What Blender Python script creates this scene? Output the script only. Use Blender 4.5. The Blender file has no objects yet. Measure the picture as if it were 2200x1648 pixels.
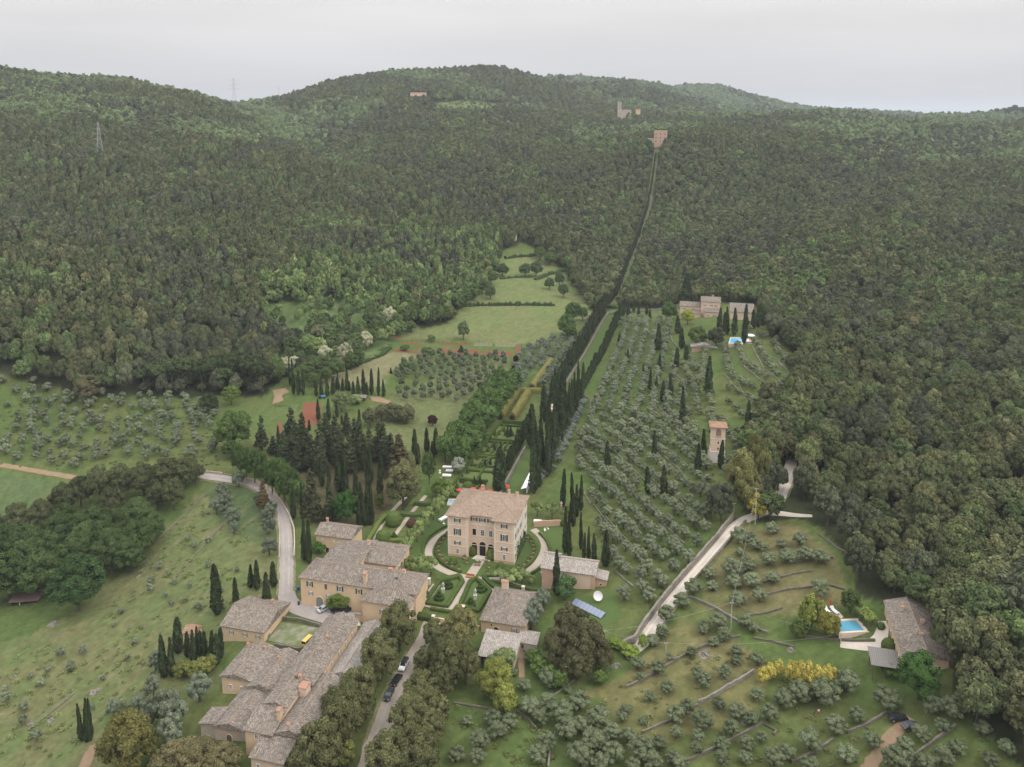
import bpy, bmesh, math, random
import numpy as np
from mathutils import Vector, Matrix
R = math.radians
SC = bpy.context.scene
COL = SC.collection
# ---------------------------------------------------------------- camera, sky, sun, exposure
FPX, CU, CV, HV, CAMZ = 1745.0, 1100.0, 505.0, 240.0, 150.0     # focal length, principal point, horizon (2200 px frame)
PITCH = math.atan2(CV - HV, FPX)
cam_data = bpy.data.cameras.new('camera')
cam_data.sensor_width = 36.0
cam_data.lens = 36.0 * FPX / 2200.0
cam_data.shift_y = -(824.0 - CV) / 2200.0
cam_data.clip_start, cam_data.clip_end = 1.0, 60000.0
cam = bpy.data.objects.new('camera', cam_data)
COL.objects.link(cam)
cam.location = (0, 0, CAMZ)
cam.rotation_euler = (math.pi / 2 - PITCH, 0, 0)
SC.camera = cam

SUN_EL, SUN_AZ = R(48), R(122)         # azimuth clockwise from +Y (away from the camera)
world = bpy.data.worlds.new('World')
SC.world = world
world.use_nodes = True
nt = world.node_tree
nt.nodes.clear()
N = nt.nodes.new
out = N('ShaderNodeOutputWorld'); bg = N('ShaderNodeBackground')
sky = N('ShaderNodeTexSky'); sky.sky_type = 'NISHITA'; sky.sun_disc = False
sky.sun_elevation = SUN_EL; sky.sun_rotation = SUN_AZ; sky.dust_density = 4.0
geo = N('ShaderNodeTexCoord'); sep = N('ShaderNodeSeparateXYZ')
ramp = N('ShaderNodeValToRGB')         # overcast: the cloud sheet is about three times brighter overhead than at the horizon
ramp.color_ramp.elements[0].position = 0.0; ramp.color_ramp.elements[0].color = (0.465, 0.465, 0.485, 1)
ramp.color_ramp.elements[1].position = 1.0; ramp.color_ramp.elements[1].color = (2.0, 2.0, 2.02, 1)
for p_, c_ in ((0.08, (0.55, 0.54, 0.545, 1)), (0.17, (0.715, 0.70, 0.685, 1)), (0.45, (1.12, 1.12, 1.13, 1))):
    e_ = ramp.color_ramp.elements.new(p_); e_.color = c_
mp = N('ShaderNodeMapping'); mp.inputs['Scale'].default_value = (1.2, 1.2, 9.0)
noi = N('ShaderNodeTexNoise'); noi.inputs['Scale'].default_value = 1.5; noi.inputs['Detail'].default_value = 5.0
mr = N('ShaderNodeMapRange'); mr.inputs['From Min'].default_value = 0.3; mr.inputs['From Max'].default_value = 0.7
mr.inputs['To Min'].default_value = 9.1; mr.inputs['To Max'].default_value = 10.9
mul = N('ShaderNodeVectorMath'); mul.operation = 'SCALE'
mix = N('ShaderNodeMix'); mix.data_type = 'RGBA'; mix.inputs[0].default_value = 0.95
L = nt.links.new
L(geo.outputs['Generated'], sep.inputs[0]); L(sep.outputs['Z'], ramp.inputs[0])
L(geo.outputs['Generated'], mp.inputs[0]); L(mp.outputs[0], noi.inputs['Vector']); L(noi.outputs[0], mr.inputs[0])
L(ramp.outputs[0], mul.inputs[0]); L(mr.outputs[0], mul.inputs['Scale'])
L(sky.outputs[0], mix.inputs[6]); L(mul.outputs[0], mix.inputs[7])
L(mix.outputs[2], bg.inputs['Color']); bg.inputs['Strength'].default_value = 0.1
L(bg.outputs[0], out.inputs['Surface'])

sun_d = bpy.data.lights.new('sun', 'SUN'); sun_d.energy = 1.5; sun_d.angle = R(25); sun_d.color = (1.0, 0.95, 0.88)
sun = bpy.data.objects.new('sun', sun_d); COL.objects.link(sun)
sdir = Vector((math.sin(SUN_AZ) * math.cos(SUN_EL), math.cos(SUN_AZ) * math.cos(SUN_EL), math.sin(SUN_EL)))
sun.rotation_euler = sdir.to_track_quat('Z', 'Y').to_euler(); sun.location = (0, 0, 400)
SC.view_settings.view_transform = 'Standard'; SC.view_settings.look = 'None'
SC.view_settings.exposure = 0.42; SC.view_settings.gamma = 1.0; SC.view_settings.use_curve_mapping = False
SC.cycles.max_bounces = 5; SC.cycles.diffuse_bounces = 3; SC.cycles.glossy_bounces = 2
SC.cycles.transparent_max_bounces = 6; SC.cycles.volume_bounces = 0
rng = np.random.default_rng(7)

# ---------------------------------------------------------------- survey: pixel <-> place
CP, SP = math.cos(PITCH), math.sin(PITCH)
def ray(u, v):
    a = (np.asarray(u, float) - CU) / FPX; b = (CV - np.asarray(v, float)) / FPX
    return a, CP + b * SP, -SP + b * CP                   # x, y, z of the direction
def proj(x, y, z):
    x, y, z = np.asarray(x, float), np.asarray(y, float), np.asarray(z, float) - CAMZ
    f = y * CP - z * SP; up = y * SP + z * CP
    f = np.maximum(f, 1e-3)
    return CU + FPX * x / f, CV - FPX * up / f
def atz(u, v, z):                                         # point of pixel (u, v) at height z
    a, b, c = ray(u, v); t = (z - CAMZ) / c
    return float(a * t), float(b * t), float(z)
def aty(u, v, y):
    a, b, c = ray(u, v); t = y / b
    return float(a * t), float(y), float(CAMZ + c * t)
# ---------------------------------------------------------------- terrain
Zp = [  # known heights: u, v, z
 (1035,1190,0),(912,1190,0),(1182,1165,0),(1010,1240,0),(985,1310,0),(1110,1045,.5),(1200,880,.5),(1260,760,.5),(1308,668,1),
 (1090,1380,-1),(850,1480,-1.5),(800,1600,-2.5),(950,1640,-2.5),(1080,1500,-1.5),(480,1640,-5),(430,1600,-6),(480,1380,-4),(620,1400,-1.5),
 (700,1320,-.5),(630,1250,-.5),(615,1150,-1),(600,1080,-1.5),(545,1035,-3),(440,1022,-5),
 (300,1300,-13),(100,1500,-17),(20,1640,-18),(200,1420,-15),(350,1150,-12),(450,1080,-8),(60,1300,-22),(150,1250,-22),(50,1150,-25),
 (0,1010,-18),(130,1022,-16),(300,1000,-11),(200,950,-11),(0,900,-9),(100,840,-3),(450,900,-5),(350,1420,-9),(330,1550,-9),
 (800,1060,0),(750,1000,0),(930,900,0),(700,890,-1),(600,850,-1),(950,810,.5),(1000,700,0),(900,760,0),(1100,690,0),(1050,650,1),(1200,640,1),
 (1130,605,4),(1120,570,8),(820,720,2),(1220,720,0),
 (1300,1100,3),(1400,1000,8),(1500,1080,9),(1350,1250,4),(1380,1380,2),(1330,1400,1),(1590,1110,12),(1700,1010,15),(1550,985,13),(1400,800,9),(1330,740,4),
 (1500,760,13),(1620,735,20),(1540,690,21),(1700,800,23),(1600,850,16),(1430,690,12),
 (1600,1350,7),(1830,1345,11.5),(1960,1440,12),(2100,1500,15),(1500,1500,3),(1200,1600,-1),(1900,1555,8),(1700,1640,3),(2180,1640,11),(1750,1200,15),
 (2000,1300,18),(2190,1350,24),(1450,1420,3),(1300,1530,0),(1180,1240,0),(1240,1330,0),(1290,1200,2),(1600,1250,9),(1800,1120,17)]
Yp = [  # wooded slopes seen over the crowns: u, v, distance, canopy height
 (1413,312,1120,0),(1395,430,992,3),(1370,520,843,3),(1342,600,717,2),(1103,514,800,1),(1090,535,770,1),
 (500,825,436,5),(300,790,440,7),(150,770,445,7),(300,600,560,7),(300,450,750,7),(215,350,880,4),(100,250,1050,8),(50,147,1200,22),(200,163,1230,21),(-200,152,1150,22),
 (330,177,1300,20),(430,199,1400,21),(0,700,455,7),(-200,650,470,7),(0,500,610,7),(-300,350,800,7),(560,216,1550,24),(800,450,850,7),(900,300,1150,7),(700,600,600,7),(850,560,690,6),(900,640,600,6),
 (600,400,900,7),(500,300,1080,7),(700,300,1200,7),(600,700,520,6),(720,770,455,4),(800,690,530,4),
 (620,200,1700,16),(740,172,1850,13),(860,156,1950,12),(1020,146,2050,9),(1120,160,2050,9),(1190,190,2050,14),(1000,230,1560,4),(1000,280,1350,7),(1200,350,1130,7),(1250,450,900,7),(1200,520,790,7),(1250,570,740,7),
 (1260,620,660,6),(1280,177,2500,9),(1350,177,2450,9),(1420,190,2450,9),(1335,246,1650,2),(1200,240,1750,8),(1450,260,1560,8),
 (500,214,1850,22),(560,218,1950,24),(600,211,2000,18),(450,206,1700,22),(400,192,1600,20),(1200,187,2350,9),(1400,186,2500,9),(1500,215,2600,9),(1600,262,2500,9),(1750,262,2500,9),(1950,268,2500,9),(2200,268,2400,9),(1500,300,3400,0),(1700,280,3400,0),(1900,280,3300,0),(2100,280,3300,0),
 (1600,250,1650,9),(1500,280,1350,8),(1700,247,1720,9),(1850,250,1700,9),(2000,262,1650,14),(2190,264,1600,16),(2500,268,1500,14),
 (1600,330,1080,8),(1900,330,1080,8),(2190,330,1040,8),(1500,400,1010,8),(1470,520,800,8),(1420,620,680,6),(1550,610,620,7),(1620,640,560,7),
 (1800,500,700,8),(2100,400,900,8),(2190,480,720,9),(2000,600,560,9),(1750,650,530,9),(1900,720,440,9),(1780,800,390,9),(2190,700,425,10),(2300,800,380,10),
 (2000,850,350,10),(1900,950,300,10),(2150,950,290,11),(1800,1000,287,10),(2000,1080,250,10),(2150,1180,230,10),(2300,1200,215,10),(2450,1450,180,8)]
cp = [atz(u, v, z) for u, v, z in Zp]
for u, v, y, h in Yp:
    x, y, z = aty(u, v, y); cp.append((x, y, z - h))
for th in (-1.1, -.6, -.2, .2, .6, 1.1):
    cp.append((th * 7000, 7000, 70)); cp.append((th * 4600, 4600, 70))
for th, y, z in ((-1.1, 500, 25), (-1.1, 900, 150), (-1.1, 1500, 180), (-1.0, 200, -20), (-1, 100, -18), (0, 95, -4), (1, 100, 14), (1.05, 200, 34), (1.1, 500, 75), (1.1, 1100, 115), (1.1, 1900, 130),
                 (-.6, 2100, 170), (-.3, 2400, 150), (0.2, 3300, 140), (.45, 2600, 110), (.65, 2600, 100), (-.4, 110, -14), (.35, 110, 2), (-.6, 65, -15), (.6, 65, 4)):
    cp.append((th * y, y, z))
cp = np.array(cp)
def warp(x, y): return np.stack([x / y, np.log(y)], -1)
def tps(a, b):
    r2 = ((a[:, None, :] - b[None, :, :]) ** 2).sum(-1)
    return 0.5 * r2 * np.log(r2 + 1e-12)
W_ = warp(cp[:, 0], cp[:, 1]); n_ = len(W_)
A_ = np.zeros((n_ + 3, n_ + 3)); A_[:n_, :n_] = tps(W_, W_) + 2e-5 * np.eye(n_)
A_[:n_, n_] = 1; A_[:n_, n_ + 1:] = W_; A_[n_:, :n_] = A_[:n_, n_:].T
SCL_ = np.maximum(cp[:, 1], 60) ** 0.0
sol = np.linalg.solve(A_, np.concatenate([cp[:, 2] / SCL_, [0, 0, 0]]))
NT, NR, TH0, TH1, Y0, Y1 = 520, 640, -1.05, 1.05, 55.0, 7000.0
ths = np.linspace(TH0, TH1, NT); lys = np.linspace(math.log(Y0), math.log(Y1), NR)
TT, LL = np.meshgrid(ths, lys)                       # rows = distance
Q_ = np.stack([TT.ravel(), LL.ravel()], -1)
HZ = np.empty(len(Q_))
for i in range(0, len(Q_), 20000):
    q = Q_[i:i + 20000]
    HZ[i:i + 20000] = tps(q, W_) @ sol[:n_] + sol[n_] + q @ sol[n_ + 1:]
HZ = HZ.reshape(NR, NT)
GX = TT * np.exp(LL); GY = np.exp(LL)
def vnoise(x, y, s, seed):                           # smooth value noise
    x = np.asarray(x, float) / s; y = np.asarray(y, float) / s
    xi, yi = np.floor(x).astype(np.int64), np.floor(y).astype(np.int64); fx, fy = x - xi, y - yi
    fx = fx * fx * (3 - 2 * fx); fy = fy * fy * (3 - 2 * fy)
    def h(a, b):
        k = (a * 374761393 + b * 668265263 + seed * 982451653) & 0x7fffffff
        k = ((k ^ (k >> 13)) * 1274126177) & 0x7fffffff
        return ((k ^ (k >> 16)) & 0xffff) / 65535.0
    return (h(xi, yi) * (1 - fx) + h(xi + 1, yi) * fx) * (1 - fy) + (h(xi, yi + 1) * (1 - fx) + h(xi + 1, yi + 1) * fx) * fy
hill = np.clip((HZ - 25) / 60, 0, 1)
# the fold between the left hill and the middle hill, and a few gullies
_fold = np.array([(-540, 1750), (-470, 1560), (-300, 1290), (-160, 1080), (-60, 930), (-12, 830)], float)
_d = np.full(GX.shape, 1e9)
for (x0, y0), (x1, y1) in zip(_fold[:-1], _fold[1:]):
    tt = np.clip(((GX - x0) * (x1 - x0) + (GY - y0) * (y1 - y0)) / ((x1 - x0) ** 2 + (y1 - y0) ** 2), 0, 1); _d = np.minimum(_d, np.hypot(GX - x0 - tt * (x1 - x0), GY - y0 - tt * (y1 - y0)))
HZ = HZ - 24 * np.exp(-(_d / 85) ** 2) * hill
HZ = HZ + hill * (1 - .92 * np.exp(-((GX - (-10.4 + .2443 * (GY - 259.5))) / 55) ** 2)) * ((vnoise(GX, GY, 170, 1) - .5) * 20 + (vnoise(GX, GY, 70, 2) - .5) * 9)
# the farthest wooded ridge and the knoll at the right edge of the view, as profiles along the bearing
def ridge(prof, y0, w):
    th = np.array([(u - CU) / FPX / float(ray(u, v)[1]) for u, v in prof]); zz = np.array([aty(u, v, y0)[2] for u, v in prof])
    b = np.exp(-((LL - math.log(y0)) / w) ** 2)
    return np.where(b > .08, np.interp(TT, th, zz, left=60, right=60) * b, -99)
HZ = np.maximum(HZ, ridge([(1330, 300), (1400, 215), (1470, 192), (1540, 192), (1600, 209), (1700, 234), (1760, 243), (1850, 246), (1950, 252), (2050, 262)], 3400, .30))
HZ = np.maximum(HZ, ridge([(1900, 268), (2000, 262), (2080, 259), (2140, 255), (2200, 252), (2300, 254)], 2300, .16))
def ground(x, y):
    x = np.asarray(x, float); y = np.maximum(np.asarray(y, float), Y0 + .01)
    a = np.clip((x / y - TH0) / (TH1 - TH0) * (NT - 1), 0, NT - 1.001); b = np.clip((np.log(y) - lys[0]) / (lys[-1] - lys[0]) * (NR - 1), 0, NR - 1.001)
    i, j = b.astype(int), a.astype(int); fb, fa = b - i, a - j
    return (HZ[i, j] * (1 - fa) + HZ[i, j + 1] * fa) * (1 - fb) + (HZ[i + 1, j] * (1 - fa) + HZ[i + 1, j + 1] * fa) * fb
_ys = np.exp(np.linspace(math.log(60), math.log(6500), 1500))
def place(u, v, lift=0.0):                           # where the sight line of a pixel meets the ground
    a, b, c = (float(k) for k in ray(u, v))
    x = a / b * _ys; z = CAMZ + c / b * _ys
    d = z - (ground(x, _ys) + lift)
    k = np.nonzero(d < 0)[0]
    if len(k) == 0: return None
    k = k[0]
    if k == 0: y = _ys[0]
    else: y = _ys[k - 1] + (_ys[k] - _ys[k - 1]) * d[k - 1] / (d[k - 1] - d[k])
    return np.array((a / b * y, y, float(ground(a / b * y, y))))
# line of sight horizon along each bearing, to leave out what no one can see
_el = (HZ + 12 - CAMZ) / GY; _cm = np.maximum.accumulate((HZ - CAMZ) / GY, axis=0)
VIS = _el > _cm - 0.004
def visible(x, y):
    a = np.clip((x / y - TH0) / (TH1 - TH0) * (NT - 1), 0, NT - 1).astype(int); b = np.clip((np.log(y) - lys[0]) / (lys[-1] - lys[0]) * (NR - 1), 0, NR - 1).astype(int)
    return VIS[b, a]
# ---------------------------------------------------------------- materials
def mat(name, col=(.5, .5, .5), rough=.9, metal=0.0, spec=.3):
    m = bpy.data.materials.new(name); m.use_nodes = True
    b = m.node_tree.nodes['Principled BSDF']
    b.inputs['Base Color'].default_value = (*col, 1); b.inputs['Roughness'].default_value = rough
    b.inputs['Metallic'].default_value = metal; b.inputs['Specular IOR Level'].default_value = spec
    return m
def noisy(name, c1, c2, scale=1.0, rough=.95, c3=None, scale2=.12, detail=6, spec=.2, bump=0.0, f3=.5):
    """two tones mottled by noise in object space, a third in larger patches"""
    m = mat(name, c1, rough, 0, spec); t = m.node_tree; n = t.nodes.new; l = t.links.new; b = t.nodes['Principled BSDF']
    tc = n('ShaderNodeTexCoord'); a = n('ShaderNodeTexNoise'); a.inputs['Scale'].default_value = scale; a.inputs['Detail'].default_value = detail; a.inputs['Roughness'].default_value = .7
    r = n('ShaderNodeMapRange'); r.inputs['From Min'].default_value = .33; r.inputs['From Max'].default_value = .67
    x = n('ShaderNodeMix'); x.data_type = 'RGBA'; x.inputs[6].default_value = (*c1, 1); x.inputs[7].default_value = (*c2, 1)
    l(tc.outputs['Object'], a.inputs['Vector']); l(a.outputs[0], r.inputs[0]); l(r.outputs[0], x.inputs[0]); res = x.outputs[2]
    if c3:
        a2 = n('ShaderNodeTexNoise'); a2.inputs['Scale'].default_value = scale2; a2.inputs['Detail'].default_value = 4
        r2 = n('ShaderNodeMapRange'); r2.inputs['From Min'].default_value = .45; r2.inputs['From Max'].default_value = .65; r2.inputs['To Max'].default_value = f3
        y = n('ShaderNodeMix'); y.data_type = 'RGBA'; y.inputs[7].default_value = (*c3, 1)
        l(tc.outputs['Object'], a2.inputs['Vector']); l(a2.outputs[0], r2.inputs[0]); l(r2.outputs[0], y.inputs[0]); l(res, y.inputs[6]); res = y.outputs[2]
    l(res, b.inputs['Base Color'])
    if bump:
        bm_ = n('ShaderNodeBump'); bm_.inputs['Strength'].default_value = bump; bm_.inputs['Distance'].default_value = .3
        l(a.outputs[0], bm_.inputs['Height']); l(bm_.outputs[0], b.inputs['Normal'])
    return m
def leaf_mat(name, c1, c2, inst=False, trans=.25, rnd=.35):
    """leaves: two leaf colours mixed leaf by leaf (attribute lv) and tree by tree; tint comes with the instance"""
    m = bpy.data.materials.new(name); m.use_nodes = True; t = m.node_tree; t.nodes.clear(); n = t.nodes.new; l = t.links.new
    o = n('ShaderNodeOutputMaterial'); d = n('ShaderNodeBsdfDiffuse'); tr = n('ShaderNodeBsdfTranslucent'); ms = n('ShaderNodeMixShader'); ms.inputs[0].default_value = trans
    lv = n('ShaderNodeAttribute'); lv.attribute_name = 'lv'
    x = n('ShaderNodeMix'); x.data_type = 'RGBA'; x.inputs[6].default_value = (*c1, 1); x.inputs[7].default_value = (*c2, 1)
    l(lv.outputs['Fac'], x.inputs[0]); res = x.outputs[2]
    oi = n('ShaderNodeObjectInfo'); mr_ = n('ShaderNodeMapRange'); mr_.inputs['To Min'].default_value = 1 - rnd; mr_.inputs['To Max'].default_value = 1 + rnd
    sc_ = n('ShaderNodeVectorMath'); sc_.operation = 'SCALE'
    l(oi.outputs['Random'], mr_.inputs[0]); l(res, sc_.inputs[0]); l(mr_.outputs[0], sc_.inputs['Scale']); res = sc_.outputs[0]
    if inst:
        ti = n('ShaderNodeAttribute'); ti.attribute_type = 'INSTANCER'; ti.attribute_name = 'tint'
        mu = n('ShaderNodeVectorMath'); mu.operation = 'MULTIPLY'
        l(res, mu.inputs[0]); l(ti.outputs['Vector'], mu.inputs[1]); res = mu.outputs[0]
    l(res, d.inputs['Color']); l(res, tr.inputs['Color']); l(d.outputs[0], ms.inputs[1]); l(tr.outputs[0], ms.inputs[2]); l(ms.outputs[0], o.inputs['Surface'])
    return m
BARK = noisy('bark', (.11, .09, .07), (.06, .05, .04), 3)

# ---------------------------------------------------------------- mesh helpers
def mesh_np(name, V, F, mats, smooth=False, midx=None, attr=None):
    """V (n,3); F list of faces or (m,4) array"""
    me = bpy.data.meshes.new(name)
    if isinstance(F, np.ndarray):
        k = F.shape[1]
        me.vertices.add(len(V)); me.vertices.foreach_set('co', np.asarray(V, np.float32).ravel())
        me.loops.add(F.size); me.loops.foreach_set('vertex_index', F.astype(np.int32).ravel())
        me.polygons.add(len(F)); me.polygons.foreach_set('loop_start', np.arange(0, F.size, k, dtype=np.int32))
        try: me.polygons.foreach_set('loop_total', np.full(len(F), k, np.int32))
        except Exception: pass
        me.update(calc_edges=True)
    else:
        me.from_pydata([tuple(p) for p in V], [], F); me.update()
    for m in (mats if isinstance(mats, (list, tuple)) else [mats]): me.materials.append(m)
    if midx is not None: me.polygons.foreach_set('material_index', np.asarray(midx, np.int32))
    if smooth: me.polygons.foreach_set('use_smooth', np.ones(len(me.polygons), bool))
    if attr is not None:
        a = me.attributes.new('lv', 'FLOAT', 'POINT'); a.data.foreach_set('value', np.asarray(attr, np.float32))
    return me
def obj(name, me, parent=None, loc=(0, 0, 0), rz=0.0, scale=None):
    o = bpy.data.objects.new(name, me); COL.objects.link(o)
    o.location = loc; o.rotation_euler = (0, 0, rz)
    if scale is not None: o.scale = scale if hasattr(scale, '__len__') else (scale,) * 3
    if parent is not None: o.parent = parent
    return o
def tag(o, label, cat, group=None):
    o['label'] = label; o['category'] = cat
    if group: o['group'] = group
    return o
def thing(name, label, cat, loc=(0, 0, 0), rz=0.0, group=None, scale=None):
    return tag(obj(name, None, None, loc, rz, scale), label, cat, group)
def structure(o, kind='structure'):
    o['kind'] = kind; return o
class MB:
    """collects boxes, prisms and tubes into one mesh"""
    def __init__(s): s.v = []; s.f = []; s.m = []; s.k = 0
    def add(s, V, F):
        b = len(s.v); s.v += [tuple(map(float, p)) for p in V]; s.f += [tuple(b + i for i in f) for f in F]; s.m += [s.k] * len(F); return s
    def box(s, x0, x1, y0, y1, z0, z1):
        return s.add([(x0, y0, z0), (x1, y0, z0), (x1, y1, z0), (x0, y1, z0), (x0, y0, z1), (x1, y0, z1), (x1, y1, z1), (x0, y1, z1)],
                     [(0, 3, 2, 1), (4, 5, 6, 7), (0, 1, 5, 4), (1, 2, 6, 5), (2, 3, 7, 6), (3, 0, 4, 7)])
    def prism(s, pts, z0, z1):
        n = len(pts); z0 = z0 if hasattr(z0, '__len__') else [z0] * n; z1 = z1 if hasattr(z1, '__len__') else [z1] * n
        V = [(p[0], p[1], z) for p, z in zip(pts, z0)] + [(p[0], p[1], z) for p, z in zip(pts, z1)]
        return s.add(V, [tuple(range(n - 1, -1, -1)), tuple(range(n, 2 * n))] + [(i, (i + 1) % n, n + (i + 1) % n, n + i) for i in range(n)])
    def tube(s, pts, rad, n=6):
        pts = [Vector(p) for p in pts]; rad = rad if hasattr(rad, '__len__') else [rad] * len(pts); V = []; F = []
        for i, p in enumerate(pts):
            d = (pts[min(i + 1, len(pts) - 1)] - pts[max(i - 1, 0)]).normalized()
            a = d.orthogonal().normalized(); b = d.cross(a)
            for k in range(n):
                w = 2 * math.pi * k / n; V.append(p + (a * math.cos(w) + b * math.sin(w)) * rad[i])
        for i in range(len(pts) - 1):
            for k in range(n): F.append((i * n + k, i * n + (k + 1) % n, (i + 1) * n + (k + 1) % n, (i + 1) * n + k))
        F.append(tuple(range(n - 1, -1, -1))); F.append(tuple((len(pts) - 1) * n + k for k in range(n)))
        return s.add(V, F)
    def lathe(s, prof, n=14, c=(0, 0, 0)):
        V = []; F = []
        for r, z in prof:
            for k in range(n):
                w = 2 * math.pi * k / n; V.append((c[0] + r * math.cos(w), c[1] + r * math.sin(w), c[2] + z))
        for i in range(len(prof) - 1):
            for k in range(n): F.append((i * n + k, i * n + (k + 1) % n, (i + 1) * n + (k + 1) % n, (i + 1) * n + k))
        F.append(tuple(range(n - 1, -1, -1))); F.append(tuple((len(prof) - 1) * n + k for k in range(n)))
        return s.add(V, F)
    def mesh(s, name, mats, smooth=False):
        me = mesh_np(name, s.v, s.f, mats, smooth, s.m); return me
    def build(s, name, mats, parent=None, loc=(0, 0, 0), rz=0.0, smooth=False):
        return obj(name, s.mesh(name, mats, smooth), parent, loc, rz)

# ---------------------------------------------------------------- foliage
def unit(v): return v / np.maximum(np.linalg.norm(v, axis=-1, keepdims=True), 1e-9)
def quads(P, Nn, S, g, stretch=1.0, up=None):
    """one leaf-cluster face per point, facing Nn, of size S"""
    n = len(P); r = g.normal(size=(n, 3)) if up is None else up + .25 * g.normal(size=(n, 3))
    a = unit(np.cross(Nn, r)); b = np.cross(Nn, a); S = np.asarray(S)[:, None]
    k = S * g.uniform(.75, 1.25, (n, 4, 1)).transpose(1, 0, 2)
    V = np.stack([P - a * k[0], P - b * k[1] * stretch, P + a * k[2], P + b * k[3] * stretch], 1) .reshape(-1, 3)
    return V, np.arange(4 * n).reshape(n, 4)
def ico(level=2):
    bm = bmesh.new(); bmesh.ops.create_icosphere(bm, subdivisions=level, radius=1)
    V = np.array([v.co[:] for v in bm.verts]); F = np.array([[v.index for v in f.verts] for f in bm.faces]); bm.free(); return V, F
ICO = ico(2); ICO1 = ico(1)
def clump_leaves(C, RR, n, size, g, outm=.9, flat=0.0, under=.25, ruf=.55):
    """n leaf faces over the skins of clumps with centres C and radii RR (n,3)"""
    w = RR[:, 0] * RR[:, 1]; i = g.choice(len(C), n, p=w / w.sum())
    d = unit(g.normal(size=(n, 3))); d[:, 2] = np.where((d[:, 2] < 0) & (g.random(n) > under), -d[:, 2], d[:, 2])
    P = C[i] + d * RR[i] * g.uniform(.8, 1.08, (n, 1))
    cc = C.mean(0); o = unit(P - cc)
    Nn = unit(d * outm + o * .35 + g.normal(size=(n, 3)) * ruf + np.array([0, 0, flat]))
    keep = (((P - cc) ** 2).sum(-1) > .0)
    return P, Nn, g.uniform(.7, 1.3, n) * size, i
def crown_mesh(name, C, RR, n, size, m, seed, core=.8, under=.25, trunk=None, ruf=.55):
    g = np.random.default_rng(seed)
    P, Nn, S, i = clump_leaves(C, RR, n, size, g, under=under, ruf=ruf)
    V, F = quads(P, Nn, S, g)
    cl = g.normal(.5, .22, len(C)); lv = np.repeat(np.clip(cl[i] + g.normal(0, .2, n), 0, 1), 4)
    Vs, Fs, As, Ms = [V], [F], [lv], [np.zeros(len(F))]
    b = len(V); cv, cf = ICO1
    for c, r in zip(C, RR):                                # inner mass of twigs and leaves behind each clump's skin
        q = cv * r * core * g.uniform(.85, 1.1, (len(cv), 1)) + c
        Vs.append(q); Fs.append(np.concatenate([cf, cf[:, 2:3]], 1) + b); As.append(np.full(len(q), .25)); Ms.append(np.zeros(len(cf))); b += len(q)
    mats = [m]
    F = [tuple(f) if f[3] != f[2] else tuple(f[:3]) for a in Fs for f in a.tolist()]
    V = np.concatenate(Vs); A = np.concatenate(As); M = list(np.concatenate(Ms))
    if trunk:
        F += [tuple(b + q for q in f) for f in trunk.f]; V = np.concatenate([V, np.array(trunk.v)]); A = np.concatenate([A, np.zeros(len(trunk.v))]); M += [1] * len(trunk.f); mats = [m, BARK]
    return mesh_np(name, V, F, mats, midx=M, attr=A)
def dome_clumps(k, g, rx=.36, rz=.34, cz=.58, r0=.13, r1=.21, low=-.35, sq=1.0):
    d = []
    while len(d) < k:                                      # spread over the dome, evenly but not regularly
        q = unit(g.normal(size=3))
        if q[2] < low: continue
        if all(np.dot(q, p) < 1 - 1.5 / k for p in d) or g.random() < .04: d.append(q)
    d = np.array(d) * g.uniform(.8, 1.1, (k, 1)); C = d * np.array([rx, rx, rz]) + np.array([0, 0, cz])
    r = g.uniform(r0, r1, (k, 1)); RR = np.concatenate([r, r, r * sq], 1)
    C = np.concatenate([C, [[0, 0, cz - .02]]]); RR = np.concatenate([RR, [[rx * .85, rx * .85, rz * .85]]])
    return C, RR
def trunk_mb(h=.4, r=.035, limbs=4, g=None, spread=.25, lean=.03):
    g = g or rng; t = MB(); top = Vector((g.normal() * lean, g.normal() * lean, h))
    t.tube([(0, 0, -.06), (top.x * .4, top.y * .4, h * .5), top], [r * 1.35, r, r * .8])
    for i in range(limbs):
        a = 2 * math.pi * (i + g.random()) / limbs
        t.tube([top * .92, top + Vector((math.cos(a) * spread * .5, math.sin(a) * spread * .5, .12)), top + Vector((math.cos(a) * spread, math.sin(a) * spread, .3))], [r * .55, r * .4, r * .15], 5)
    return t
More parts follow.
